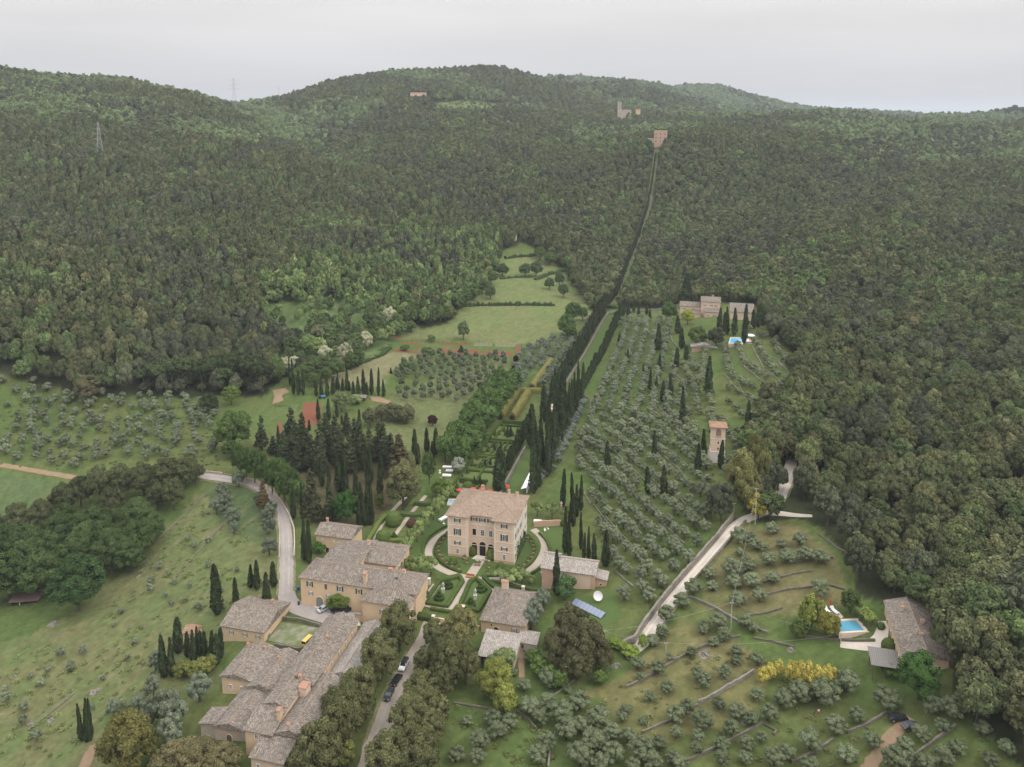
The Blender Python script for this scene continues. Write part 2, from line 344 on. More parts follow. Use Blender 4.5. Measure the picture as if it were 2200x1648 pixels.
def column_mesh(name, m, seed, n=900, size=.03, w=.5, taper=.62, lump=.14, core=True):
    """cypress: a flame of upright sprays, unit height and width w"""
    g = np.random.default_rng(seed); h = g.random(n) ** .85; a = g.random(n) * 2 * np.pi
    def prof(h): return w * .5 * np.clip(np.minimum((h + .02) / .16, 1) ** .6 * np.clip(1 - h, 0, 1) ** taper * 1.12, .012, None)
    ph = g.random(5) * 6.28
    def lumps(a, h): return 1 + lump * (np.sin(3 * a + ph[0] + 4 * h) * .6 + np.sin(5 * a + ph[1] - 9 * h) * .5 + np.sin(2 * a + 17 * h + ph[2]) * .5)
    r = prof(h) * lumps(a, h) * g.uniform(.84, 1.1, n)
    P = np.stack([r * np.cos(a), r * np.sin(a), h * .97 + .03], -1)
    Nn = unit(np.stack([np.cos(a), np.sin(a), np.full(n, .25)], -1) + g.normal(size=(n, 3)) * .38)
    V, F = quads(P, Nn, g.uniform(.7, 1.3, n) * size, g, stretch=2.0, up=np.array([0, 0, 1.0])[None] if False else None)
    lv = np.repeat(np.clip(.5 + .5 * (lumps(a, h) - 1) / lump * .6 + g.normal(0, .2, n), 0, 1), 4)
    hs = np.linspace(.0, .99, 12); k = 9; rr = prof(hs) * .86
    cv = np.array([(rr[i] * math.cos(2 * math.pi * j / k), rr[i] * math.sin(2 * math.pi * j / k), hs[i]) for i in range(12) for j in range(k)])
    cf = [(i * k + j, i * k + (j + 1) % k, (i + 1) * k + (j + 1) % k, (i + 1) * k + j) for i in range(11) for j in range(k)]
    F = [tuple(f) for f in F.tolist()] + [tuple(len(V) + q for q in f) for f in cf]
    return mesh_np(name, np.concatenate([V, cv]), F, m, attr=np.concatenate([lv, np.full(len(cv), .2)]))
def cone_mesh(name, m, seed, n=1500, size=.05, w=.55, tiers=9):
    """cedar or fir: tiers of drooping boughs, unit height"""
    g = np.random.default_rng(seed); C = []; RR = []
    for i in range(tiers):
        h = .14 + .8 * (i + .5) / tiers; R_ = w * .5 * (1 - (i + .2) / tiers) ** .75
        k = max(3, int(9 * (1 - i / tiers)))
        for j in range(k):
            a = 2 * math.pi * (j + g.random() * .7) / k + i; q = R_ * g.uniform(.55, .85)
            C.append((q * math.cos(a), q * math.sin(a), h + g.normal() * .02)); rr = max(.05, R_ * g.uniform(.38, .5)); RR.append((rr, rr, rr * .55))
        C.append((0, 0, h)); RR.append((R_ * .6, R_ * .6, .06))
    C.append((0, 0, .95)); RR.append((.03, .03, .06))
    return crown_mesh(name, np.array(C), np.array(RR), n, size, m, seed, trunk=None)

# ---------------------------------------------------------------- one object of many instances (woods)
def scatter(name, P, S, rot, vi, tint, meshes):
    """stuff: points carrying instances of the given meshes"""
    src = bpy.data.collections.new(name + '_kinds')
    for i, me in enumerate(meshes):
        o = bpy.data.objects.new('%s_kind_%02d' % (name, i), me); src.objects.link(o)
    me = bpy.data.meshes.new(name); me.vertices.add(len(P)); me.vertices.foreach_set('co', np.asarray(P, np.float32).ravel())
    for nm, ty, dat, key in (('scl', 'FLOAT_VECTOR', S, 'vector'), ('tint', 'FLOAT_VECTOR', tint, 'vector'), ('rot', 'FLOAT', rot, 'value'), ('vi', 'INT', vi, 'value')):
        a = me.attributes.new(nm, ty, 'POINT'); a.data.foreach_set(key, np.asarray(dat, np.int32 if ty == 'INT' else np.float32).ravel())
    o = obj(name, me); g = bpy.data.node_groups.new(name, 'GeometryNodeTree')
    g.interface.new_socket('Geometry', in_out='INPUT', socket_type='NodeSocketGeometry'); g.interface.new_socket('Geometry', in_out='OUTPUT', socket_type='NodeSocketGeometry')
    n = g.nodes.new; l = g.links.new
    gi = n('NodeGroupInput'); go = n('NodeGroupOutput'); ip = n('GeometryNodeInstanceOnPoints'); ci = n('GeometryNodeCollectionInfo')
    ci.inputs[0].default_value = src; ci.inputs['Separate Children'].default_value = True; ci.inputs['Reset Children'].default_value = True
    def at(nm, ty):
        q = n('GeometryNodeInputNamedAttribute'); q.data_type = ty; q.inputs[0].default_value = nm; return q.outputs[0]
    cx = n('ShaderNodeCombineXYZ'); l(at('rot', 'FLOAT'), cx.inputs[2])
    e2r = n('FunctionNodeEulerToRotation'); l(cx.outputs[0], e2r.inputs[0])
    l(gi.outputs[0], ip.inputs['Points']); l(ci.outputs[0], ip.inputs['Instance']); ip.inputs['Pick Instance'].default_value = True
    l(at('vi', 'INT'), ip.inputs['Instance Index']); l(e2r.outputs[0], ip.inputs['Rotation']); l(at('scl', 'FLOAT_VECTOR'), ip.inputs['Scale'])
    l(ip.outputs[0], go.inputs[0])
    md = o.modifiers.new('instances', 'NODES'); md.node_group = g
    return structure(o, 'stuff')
# ---------------------------------------------------------------- land cover
def pip(px, py, poly):
    px = np.asarray(px, float); py = np.asarray(py, float); c = np.zeros(px.shape, bool); n = len(poly)
    for i in range(n):
        x0, y0 = poly[i]; x1, y1 = poly[(i + 1) % n]
        if y0 == y1: continue
        c ^= ((y0 > py) != (y1 > py)) & (px < (x1 - x0) * (py - y0) / (y1 - y0) + x0)
    return c
def P_(s): return [tuple(map(float, q.split(','))) for q in s.split()]
CLEAR = P_('-300,1800 -300,800 0,802 100,838 250,852 420,852 560,852 600,822 640,812 700,805 760,778 830,745 862,722 905,707 962,692 978,672 1005,655 1022,640 1044,618 1060,590 1066,562 1078,546 1120,520 1172,545 1182,562 1216,577 1228,612 1262,652 1272,672 1330,662 1400,664 1440,668 1456,654 1500,650 1622,652 1646,690 1652,716 1680,742 1724,772 1692,812 1672,852 1642,872 1612,932 1594,1000 1572,1064 1604,1104 1650,1118 1730,1115 1790,1160 1828,1200 1846,1282 1880,1292 1962,1300 2044,1382 2044,1480 2094,1562 2190,1642 2330,1800')
PU, PV = proj(GX, GY, HZ)
clear_g = pip(PU, PV, CLEAR) & (GY < 900)
def axis_x(y): return -10.4 + .2443 * (y - 259.5)
def is_clear(x, y, pad=0.0):
    z = ground(x, y); u, v = proj(x, y, z)
    c = pip(u, v, CLEAR) & (y < 900)
    c |= (np.abs(x - axis_x(y)) < 6.0) & (y > 600) & (y < 1118)
    return c
# albedo painted per vertex by land use: pasture, grove floor, terraces, woodland floor ...
BASE = np.empty((NR, NT, 3)); BASE[:] = (.034, .040, .020)
USES = [  # colour, second colour of its patches, polygon
 ((.132, .190, .058), (.165, .194, .068), CLEAR),
 ((.205, .255, .095), (.23, .245, .105), P_('830,735 905,707 962,692 1005,655 1060,590 1066,562 1110,545 1175,548 1262,650 1272,672 1240,700 1230,740 1120,742 980,728 830,728')),       # meadows
 ((.29, .27, .15), (.26, .25, .13), P_('690,812 760,785 830,758 870,757 905,762 880,775 830,800 825,830 700,832')),                                        # hay field
 ((.185, .215, .09), (.20, .22, .095), P_('800,900 840,850 1090,760 1090,800 1030,850 960,920 930,980 860,970')),
 ((.26, .235, .105), (.20, .20, .08), P_('1330,1460 1420,1370 1470,1330 1560,1370 1640,1410 1660,1440 1640,1500 1560,1560 1420,1600 1330,1560 1300,1500 1230,1500')),                      # dry terraces
 ((.20, .205, .085), (.24, .215, .10), P_('1560,1130 1720,1130 1800,1190 1830,1290 1760,1330 1500,1310')),
 ((.175, .222, .084), (.22, .225, .10), P_('-300,1800 -300,1420 60,1370 180,1300 330,1170 420,1060 520,1060 590,1130 600,1260 480,1330 470,1480 330,1560 220,1660')),   # dry slope at the left
 ((.13, .19, .075), (.155, .20, .085), P_('-300,1020 0,1012 130,1035 110,1060 40,1110 -300,1150')),
 ((.125, .175, .075), (.15, .19, .085), P_('440,1045 540,1050 590,1100 600,1180 530,1160 470,1110')),
 ((.12, .10, .055), (.13, .12, .06), P_('630,960 860,960 900,1010 860,1060 800,1130 680,1130 640,1060')),                                              # needle litter under the conifers
]
mott = vnoise(GX, GY, 9, 11) * .55 + vnoise(GX, GY, 3.2, 12) * .3 + vnoise(GX, GY, 28, 13) * .35
jx = (vnoise(GX, GY, 6, 21) - .5) * 14; jy = (vnoise(GX, GY, 6, 22) - .5) * 8
for c1, c2, poly in USES:
    k = pip(PU + jx, PV + jy, poly) & (GY < 900)
    w = np.clip((mott[k] - .4) / .4, 0, 1)[:, None]
    BASE[k] = .55 * (np.array(c1) * (1 - w) + np.array(c2) * w)
_k = pip(PU + jx, PV + jy, P_('560,640 640,650 700,640 780,650 860,700 905,707 840,745 700,812 600,830 590,740')) & (GY < 900); BASE[_k & ~clear_g] = np.array((.085, .12, .045)) * (.7 + .6 * vnoise(GX, GY, 5, 41)[_k & ~clear_g])[:, None]
far = (GY > 1700) & ~clear_g
BASE[far] = (.06, .075, .038)
for poly in ('925,222 1000,214 1078,222 1085,240 1050,252 940,250', '1372,249 1412,249 1412,254 1372,256'):
    k = pip(PU, PV, P_(poly)) & (GY > 1200) & (GY < 1800) & VIS; BASE[k] = (.10, .125, .05)
FARCLEAR = [P_('874,203 928,203 928,224 874,224'), P_('925,222 1000,216 1078,224 1080,238 1050,246 940,244'), P_('1368,248 1414,248 1414,257 1368,259')]
def stripes(poly, ang, gap, c, amt):
    k = pip(PU + jx, PV + jy, poly) & (GY < 900); s = GX[k] * math.cos(R(ang)) - GY[k] * math.sin(R(ang)) + (vnoise(GX[k], GY[k], 25, 77) - .5) * 7
    w = (np.clip(np.abs((s / gap) % 1 - .5) * 2 - .62, 0, 1) / .38 * vnoise(GX[k], GY[k], 9, 78) * amt)[:, None]; BASE[k] = BASE[k] * (1 - w) + np.array(c) * w
stripes(USES[6][2], 33, 9.0, (.15, .135, .07), .9); stripes(USES[6][2], 33, 3.1, (.075, .10, .035), .5); stripes(USES[4][2], 62, 4.0, (.07, .095, .032), .45); stripes(USES[1][2], 80, 6, (.085, .12, .04), .35)
BASE *= (.82 + .36 * vnoise(GX, GY, 1.7, 31))[..., None]
V = np.stack([GX, GY, HZ], -1).reshape(-1, 3); idx = np.arange(NR * NT).reshape(NR, NT)
F = np.stack([idx[:-1, :-1], idx[:-1, 1:], idx[1:, 1:], idx[1:, :-1]], -1).reshape(-1, 4)
GM = bpy.data.materials.new('ground_cover'); GM.use_nodes = True; t = GM.node_tree; b = t.nodes['Principled BSDF']; b.inputs['Roughness'].default_value = 1; b.inputs['Specular IOR Level'].default_value = .05
at_ = t.nodes.new('ShaderNodeAttribute'); at_.attribute_name = 'use'
tc = t.nodes.new('ShaderNodeTexCoord'); ns = t.nodes.new('ShaderNodeTexNoise'); ns.inputs['Scale'].default_value = .55; ns.inputs['Detail'].default_value = 8; ns.inputs['Roughness'].default_value = .75
mr = t.nodes.new('ShaderNodeMapRange'); mr.inputs['From Min'].default_value = .3; mr.inputs['From Max'].default_value = .7; mr.inputs['To Min'].default_value = .72; mr.inputs['To Max'].default_value = 1.25
sc = t.nodes.new('ShaderNodeVectorMath'); sc.operation = 'SCALE'; bp = t.nodes.new('ShaderNodeBump'); bp.inputs['Strength'].default_value = .5; bp.inputs['Distance'].default_value = .5
t.links.new(tc.outputs['Object'], ns.inputs['Vector']); t.links.new(ns.outputs[0], mr.inputs[0]); t.links.new(at_.outputs['Color'], sc.inputs[0]); t.links.new(mr.outputs[0], sc.inputs['Scale'])
t.links.new(sc.outputs[0], b.inputs['Base Color']); t.links.new(ns.outputs[0], bp.inputs['Height']); t.links.new(bp.outputs[0], b.inputs['Normal'])
me = mesh_np('hillside_ground', V, F, GM, smooth=True)
a = me.attributes.new('use', 'FLOAT_VECTOR', 'POINT'); a.data.foreach_set('vector', BASE.reshape(-1, 3).astype(np.float32).ravel())
structure(obj('hillside_ground', me))
# the plain beyond the hills, down to the horizon
t_ = MB(); xs = np.linspace(-1.05, 1.05, 22)
t_.add([(k * 6900, 6900, 52) for k in xs] + [(k * 45000, 45000, 40) for k in xs], [(i, i + 1, 23 + i, 22 + i) for i in range(21)])
structure(t_.build('distant_plain', noisy('far_plain', (.07, .09, .05), (.14, .15, .09), .002, 1)))
# ---------------------------------------------------------------- woods
OAK = leaf_mat('oak_leaves', (.62, .62, .62), (1.28, 1.25, 1.15), inst=True, rnd=.15, trans=.12)
far_oaks, near_oaks = [], []
for s in range(6):
    g = np.random.default_rng(100 + s); C, RR = dome_clumps(14, g, rz=.36 if s < 4 else .42, rx=.34 if s < 4 else .27)
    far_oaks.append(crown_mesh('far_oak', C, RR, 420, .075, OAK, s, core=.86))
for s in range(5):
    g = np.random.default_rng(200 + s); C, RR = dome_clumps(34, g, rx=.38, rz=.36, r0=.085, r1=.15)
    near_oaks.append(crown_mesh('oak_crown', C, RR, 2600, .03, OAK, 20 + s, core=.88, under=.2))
# jittered planting grid, tight where the wood is near
def wood_points():
    out = []
    for y0, y1, d in ((140, 520, 7.3), (520, 1300, 6.8), (1300, 2150, 9.0), (2150, 3900, 13.0)):
        y = np.arange(y0, y1, d * .9); w = y1 * .80; x = np.arange(-w, w, d)
        X, Y = np.meshgrid(x, y); X = X + (np.arange(len(y)) % 2)[:, None] * d / 2
        X = X + rng.uniform(-.38, .38, X.shape) * d; Y = Y + rng.uniform(-.38, .38, X.shape) * d
        k = (np.abs(X / Y) < .80) & (Y > y0) & (Y < y1); out.append(np.stack([X[k], Y[k], np.full(k.sum(), d)], -1))
    return np.concatenate(out)
WP = wood_points()
WP = WP[~is_clear(WP[:, 0], WP[:, 1])]
WP = WP[visible(WP[:, 0], WP[:, 1])]
WZ = ground(WP[:, 0], WP[:, 1]); WU, WV = proj(WP[:, 0], WP[:, 1], WZ)
k = np.ones(len(WP), bool)
for p in FARCLEAR: k &= ~(pip(WU, WV, p) & (WP[:, 1] > 1200) & (WP[:, 1] < 1900))
ROADX = P_('1662,1122 1674,1098 1684,1060 1688,996 1714,996 1708,1060 1700,1093 1760,1101 1760,1116')
k &= ~pip(WU, WV, ROADX)
SCRUB = P_('560,640 640,650 700,640 780,650 860,700 905,707 840,745 700,812 600,830 590,740')
k &= ~(pip(WU, WV, SCRUB) & (WP[:, 1] < 900) & (rng.random(len(WP)) < .38)); 
k &= ~(pip(WU, WV, P_('1404,322 1440,322 1445,300 1500,200 1395,200 1395,316')) & (WP[:, 1] > 1108) & (WP[:, 1] < 1135))
WP, WZ, WU, WV = WP[k], WZ[k], WU[k], WV[k]
def wood_tint(n, x, y, u, v, g):
    pal = np.array([(.064, .078, .037), (.073, .082, .041), (.082, .086, .044), (.062, .084, .038), (.080, .096, .042), (.100, .101, .050)])
    pr = np.array([.30, .24, .13, .16, .11, .06])
    # more fresh green in the hollows and on the lower left edge
    ci = g.choice(6, n, p=pr); T = pal[ci]
    lush = pip(u, v, P_('560,620 700,560 900,520 1080,500 1080,560 1040,640 960,700 840,750 700,812 600,830 560,760')) & (g.random(n) < .82)
    T[lush] = np.array([(.088, .126, .046), (.115, .15, .058), (.066, .092, .04)])[g.integers(0, 3, lush.sum())]
    upper = (y > 1050) & (g.random(n) < .75) & (vnoise(x, y, 190, 5) > .45); T[upper] = np.array([.112, .148, .070])
    T[y > 2350] = np.array([.115, .15, .085])
    lime = (vnoise(x, y, 45, 6) > .72) & (g.random(n) < .55); T[lime] = np.array([.088, .122, .048]); grey = (vnoise(x, y, 80, 8) > .62) & (g.random(n) < .6); T[grey] = np.array([.062, .070, .044])
    return 1.6 * np.array((.98, .98, 1.0)) * T * g.uniform(.75, 1.22, (n, 1))
wt = wood_tint(len(WP), WP[:, 0], WP[:, 1], WU, WV, rng)
wd = np.hypot(WP[:, 0], WP[:, 1])
wide = WP[:, 2] * rng.uniform(.88, 1.38, len(WP)); tall = wide * rng.uniform(.8, 1.4, len(WP)) + 1.0
_s = (WP[:, 0] < 60) & (WP[:, 1] < 1000); wide[_s] *= .92; tall[_s] = tall[_s] * 1.2 + .5; _s = pip(WU, WV, SCRUB) & (WP[:, 1] < 900); wide[_s] *= 1.0; tall[_s] *= .75; _s = pip(WU, WV, P_('290,815 580,805 590,848 290,850')) & (WP[:, 1] < 600); tall[_s] *= .55; wide[_s] *= .8
_v = .72 + .62 * vnoise(WP[:, 0], WP[:, 1], 38, 71); wide *= _v; tall *= np.sqrt(_v)
infr = (WU > -40) & (WU < 2240) & (WV < 1700)
order = np.argsort(np.where(infr, wd, 1e9)); NEAR = order[:300]; rest = np.setdiff1d(np.arange(len(WP)), NEAR)
mid = wd < 560
vi = np.where(mid, rng.integers(6, 11, len(WP)), rng.integers(0, 6, len(WP)))
scatter('wooded_hillside', np.stack([WP[:, 0], WP[:, 1], WZ - .4], -1)[rest], np.stack([wide, wide, tall], -1)[rest], rng.uniform(0, 6.28, len(WP))[rest], vi[rest], wt[rest], far_oaks + near_oaks)
print('wood trees', len(WP))
# scrub and bushes in the two clearings on the far hill
g = np.random.default_rng(21); fx, fy, fw = [], [], []
for (u0, u1, v0, v1, n_) in ((925, 1085, 214, 250, 260), (1366, 1416, 246, 257, 22)):
    for q in range(n_):
        p = place(g.uniform(u0, u1), g.uniform(v0, v1))
        if p is not None and p[1] > 1150: fx.append(p[0]); fy.append(p[1]); fw.append(g.uniform(1.5, 4) if q % 6 else g.uniform(5, 8))
fx, fy, fw = np.array(fx), np.array(fy), np.array(fw); k = g.integers(0, 6, len(fx))
scatter('hill_clearing_scrub', np.stack([fx, fy, ground(fx, fy) - .3], -1), np.stack([fw, fw, fw * .8], -1), g.uniform(0, 6.28, len(fx)), k, np.tile((.15, .2, .085), (len(fx), 1)) * g.uniform(.7, 1.2, (len(fx), 1)), far_oaks)
OAKB = leaf_mat('oak_leaves_near', (.62, .62, .62), (1.28, 1.25, 1.15), inst=True, rnd=.15, trans=.12)
g = np.random.default_rng(5); OAK_TRUNK = trunk_mb(.5, .03, 4, g).mesh('oak_trunk', BARK)
OAK_CROWN = [m.copy() for m in near_oaks]
for m in OAK_CROWN: m.materials[0] = OAKB
def tree(name, label, cat, group, p, w, h, crown, trunk, tint=None, rz=None, sink=.3):
    """an Empty at the foot with crown and trunk; crown meshes are of unit size"""
    t = thing(name, label, cat, (p[0], p[1], p[2] - sink), rng.uniform(0, 6.28) if rz is None else rz, group)
    c = obj('crown', crown, t, scale=(w, w, h))
    if tint is not None: c['tint'] = [float(q) for q in tint]
    if trunk is not None: obj('trunk', trunk, t, scale=(w, w, h))
    return t
for i in NEAR:
    u, v = WU[i], WV[i]
    if u > 1500: lab, grp = 'holm oak with a rounded crown in the close wood on the right-hand slope', 'holm oaks of the wood on the right'
    else: lab, grp = 'dark holm oak at the foot of the wooded hill on the left', 'holm oaks at the foot of the left hill'
    tree('holm_oak', lab, 'tree', grp, (WP[i, 0], WP[i, 1], WZ[i]), wide[i] * 1.08, tall[i] * 1.05, OAK_CROWN[int(rng.integers(0, 5))], OAK_TRUNK, wt[i])
# ---------------------------------------------------------------- building kit
EA = R(14.0); EO = np.array((-10.4, 259.5))
def E(p, q): return EO[0] + p * math.cos(EA) + q * math.sin(EA), EO[1] - p * math.sin(EA) + q * math.cos(EA)
def brick(name, c1, c2, c3): return noisy(name, c1, c2, 1.3, .95, c3, .22, 8, .1, .3)
PEACH = brick('peach_render', (.57, .42, .315), (.63, .49, .38), (.50, .375, .285))
OCHRE = brick('ochre_render', (.52, .375, .235), (.57, .43, .29), (.42, .325, .235))
STONEW = brick('rubble_stone', (.37, .305, .245), (.45, .385, .315), (.31, .265, .215))
BRICKR = brick('red_brick', (.45, .29, .205), (.51, .35, .26), (.38, .26, .19))
PALEW = brick('pale_render', (.52, .46, .39), (.58, .52, .45), (.46, .40, .34))
TRIM = mat('pale_stone_trim', (.60, .52, .42)); WHITE = mat('white_paint', (.75, .74, .71), .6); GREEN = mat('green_shutter', (.035, .06, .045), .6)
GREYSH = mat('grey_shutter', (.18, .17, .155), .7); GLASS = mat('window_glass', (.03, .032, .036), .15, 0, .5); DARK = mat('dark_interior', (.02, .017, .014), .9)
WOOD = noisy('weathered_wood', (.16, .11, .075), (.10, .07, .05), 4); METAL = mat('grey_metal', (.35, .35, .35), .5, .6); TERRA = noisy('terracotta', (.36, .20, .135), (.29, .17, .12), 3)
RIDGE = noisy('ridge_tile', (.30, .215, .165), (.24, .18, .145), 3)
def tile_mat(name, pal, stripe=.42, dirt=.35):
    """barrel tiles: courses down the slope in the roof's own uv, tile by tile tones, lichen in patches"""
    m = mat(name, pal[0], .95, 0, .1); t = m.node_tree; n = t.nodes.new; l = t.links.new; b = t.nodes['Principled BSDF']
    uv = n('ShaderNodeUVMap'); uv.uv_map = 'roof'
    mp = n('ShaderNodeMapping'); mp.inputs['Scale'].default_value = (1 / stripe, 1 / .5, 1)
    vo = n('ShaderNodeTexVoronoi'); vo.inputs['Scale'].default_value = 1.0; vo.inputs['Randomness'].default_value = .45
    cr = n('ShaderNodeValToRGB'); el = cr.color_ramp.elements; el[0].color = (*pal[0], 1); el[0].position = .1; el[1].color = (*pal[2], 1); el[1].position = .95
    e = el.new(.5); e.color = (*pal[1], 1)
    sx = n('ShaderNodeSeparateColor'); l(uv.outputs[0], mp.inputs[0]); l(mp.outputs[0], vo.inputs['Vector']); l(vo.outputs['Color'], sx.inputs[0]); l(sx.outputs[0], cr.inputs[0])
    no = n('ShaderNodeTexNoise'); no.inputs['Scale'].default_value = .3; no.inputs['Detail'].default_value = 7; no.inputs['Roughness'].default_value = .7; l(uv.outputs[0], no.inputs['Vector'])
    mr = n('ShaderNodeMapRange'); mr.inputs['From Min'].default_value = .42; mr.inputs['From Max'].default_value = .66; mr.inputs['To Max'].default_value = dirt; l(no.outputs[0], mr.inputs[0])
    mx = n('ShaderNodeMix'); mx.data_type = 'RGBA'; l(mr.outputs[0], mx.inputs[0]); l(cr.outputs[0], mx.inputs[6]); mx.inputs[7].default_value = (*pal[3], 1); l(mx.outputs[2], b.inputs['Base Color'])
    wv = n('ShaderNodeTexWave'); wv.inputs['Scale'].default_value = 1 / stripe * .5; wv.wave_type = 'BANDS'; wv.bands_direction = 'X'; l(uv.outputs[0], wv.inputs['Vector'])
    bp = n('ShaderNodeBump'); bp.inputs['Strength'].default_value = .8; bp.inputs['Distance'].default_value = .12; l(wv.outputs['Fac'], bp.inputs['Height']); l(bp.outputs[0], b.inputs['Normal'])
    return m
T_VILLA = tile_mat('warm_roof_tiles', ((.255, .185, .135), (.32, .24, .18), (.39, .31, .24), (.25, .205, .165)), .42, .5)
T_OLD = tile_mat('weathered_roof_tiles', ((.15, .124, .10), (.22, .185, .156), (.34, .30, .26), (.18, .155, .128)), .42, .45)
T_PALE = tile_mat('lichened_pale_tiles', ((.25, .22, .19), (.34, .305, .275), (.46, .425, .39), (.26, .225, .19)), .42, .35)
T_ORANGE = tile_mat('orange_roof_tiles', ((.30, .175, .11), (.35, .22, .145), (.39, .265, .19), (.28, .19, .14)), .42, .3)
def add_ribs(me, gap=.5, w=.13, h=.11):
    """rows of cover tiles: a low ridge every half metre down each slope"""
    V = [tuple(v.co) for v in me.vertices]; F = [tuple(p.vertices) for p in me.polygons]; M = [p.material_index for p in me.polygons]
    for p in list(me.polygons):
        nn = p.normal
        if nn.z < .5 or nn.z > .999: continue
        e = Vector((0, 0, 1)).cross(nn).normalized(); s = nn.cross(e); P = [me.vertices[i].co for i in p.vertices]; c0 = P[0]
        A = [((q - c0).dot(e), (q - c0).dot(s)) for q in P]; u0, u1 = min(a[0] for a in A), max(a[0] for a in A)
        for k in range(int((u1 - u0) / gap)):
            u = u0 + gap * (k + .5); hit = []
            for i in range(len(A)):
                (a0, b0), (a1, b1) = A[i], A[(i + 1) % len(A)]
                if (a0 - u) * (a1 - u) <= 0 and a0 != a1: hit.append(b0 + (b1 - b0) * (u - a0) / (a1 - a0))
            if len(hit) < 2 or max(hit) - min(hit) < .5: continue
            lo, hi = min(hit) - .06, max(hit) - .05; b = len(V); j = rng.uniform(-.03, .03)
            for vv in (lo, hi):
                for du, dn in ((-w, -.02), (j, h), (w, -.02)): V.append(tuple(c0 + e * (u + du) + s * vv + nn * dn))
            F += [(b, b + 1, b + 4, b + 3), (b + 1, b + 2, b + 5, b + 4), (b, b + 2, b + 1), (b + 3, b + 4, b + 5)]; M += [p.material_index] * 4
    mats = list(me.materials); me.clear_geometry(); me.from_pydata(V, [], F); me.update(); me.polygons.foreach_set('material_index', M)
    bm = bmesh.new(); bm.from_mesh(me); bmesh.ops.recalc_face_normals(bm, faces=bm.faces); bm.to_mesh(me); bm.free(); me.update()
def roof_uv(me, ribs=True):
    if ribs: add_ribs(me)
    uv = me.uv_layers.new(name='roof')
    for p in me.polygons:
        nn = p.normal; e = Vector((0, 0, 1)).cross(nn)
        e = Vector((1, 0, 0)) if e.length < 1e-3 else e.normalized()
        s = nn.cross(e)
        for li in p.loop_indices:
            c = me.vertices[me.loops[li].vertex_index].co; uv.data[li].uv = (c.dot(e), c.dot(s))
    return me
def roof_shape(kind, x0, x1, y0, y1, z, rise, t=.16):
    """closed roof solid; returns verts, faces"""
    b = [(x0, y0, z), (x1, y0, z), (x1, y1, z), (x0, y1, z)]; w, d = x1 - x0, y1 - y0; zb = z - t
    lo = [(p[0], p[1], zb) for p in b]
    if kind == 'hip':
        if w >= d: r = [(x0 + d / 2, (y0 + y1) / 2, z + rise), (x1 - d / 2 + 1e-3, (y0 + y1) / 2, z + rise)]; top = [(4, 5, 9, 8), (5, 6, 9), (6, 7, 8, 9), (7, 4, 8)]
        else: r = [((x0 + x1) / 2, y0 + w / 2, z + rise), ((x0 + x1) / 2, y1 - w / 2, z + rise)]; top = [(4, 5, 8), (5, 6, 9, 8), (6, 7, 9), (7, 4, 8, 9)]
    elif kind == 'gx': r = [(x0, (y0 + y1) / 2, z + rise), (x1, (y0 + y1) / 2, z + rise)]; top = [(4, 5, 9, 8), (5, 6, 9), (6, 7, 8, 9), (7, 4, 8)]
    elif kind == 'gy': r = [((x0 + x1) / 2, y0, z + rise), ((x0 + x1) / 2, y1, z + rise)]; top = [(4, 5, 8), (5, 6, 9, 8), (6, 7, 9), (7, 4, 8, 9)]
    else:
        up = {'sf': (0, 0, 1, 1), 'sb': (1, 1, 0, 0), 'sr': (1, 0, 0, 1), 'sl': (0, 1, 1, 0)}[kind]   # falls to front / back / right / left
        b = [(p[0], p[1], z + u * rise) for p, u in zip(b, up)]; lo = [(p[0], p[1], p[2] - t) for p in b]; r = []; top = [(4, 5, 6, 7)]
    F = [(3, 2, 1, 0)] + [(i, (i + 1) % 4, 4 + (i + 1) % 4, 4 + i) for i in range(4)] + top
    return lo + b + r, F, r
WIN = {}
def wall_pos(face, a, w, d):
    return {'F': ((a, 0), 0), 'B': ((w - a, d), math.pi), 'R': ((w, a), math.pi / 2), 'L': ((0, d - a), -math.pi / 2)}[face]
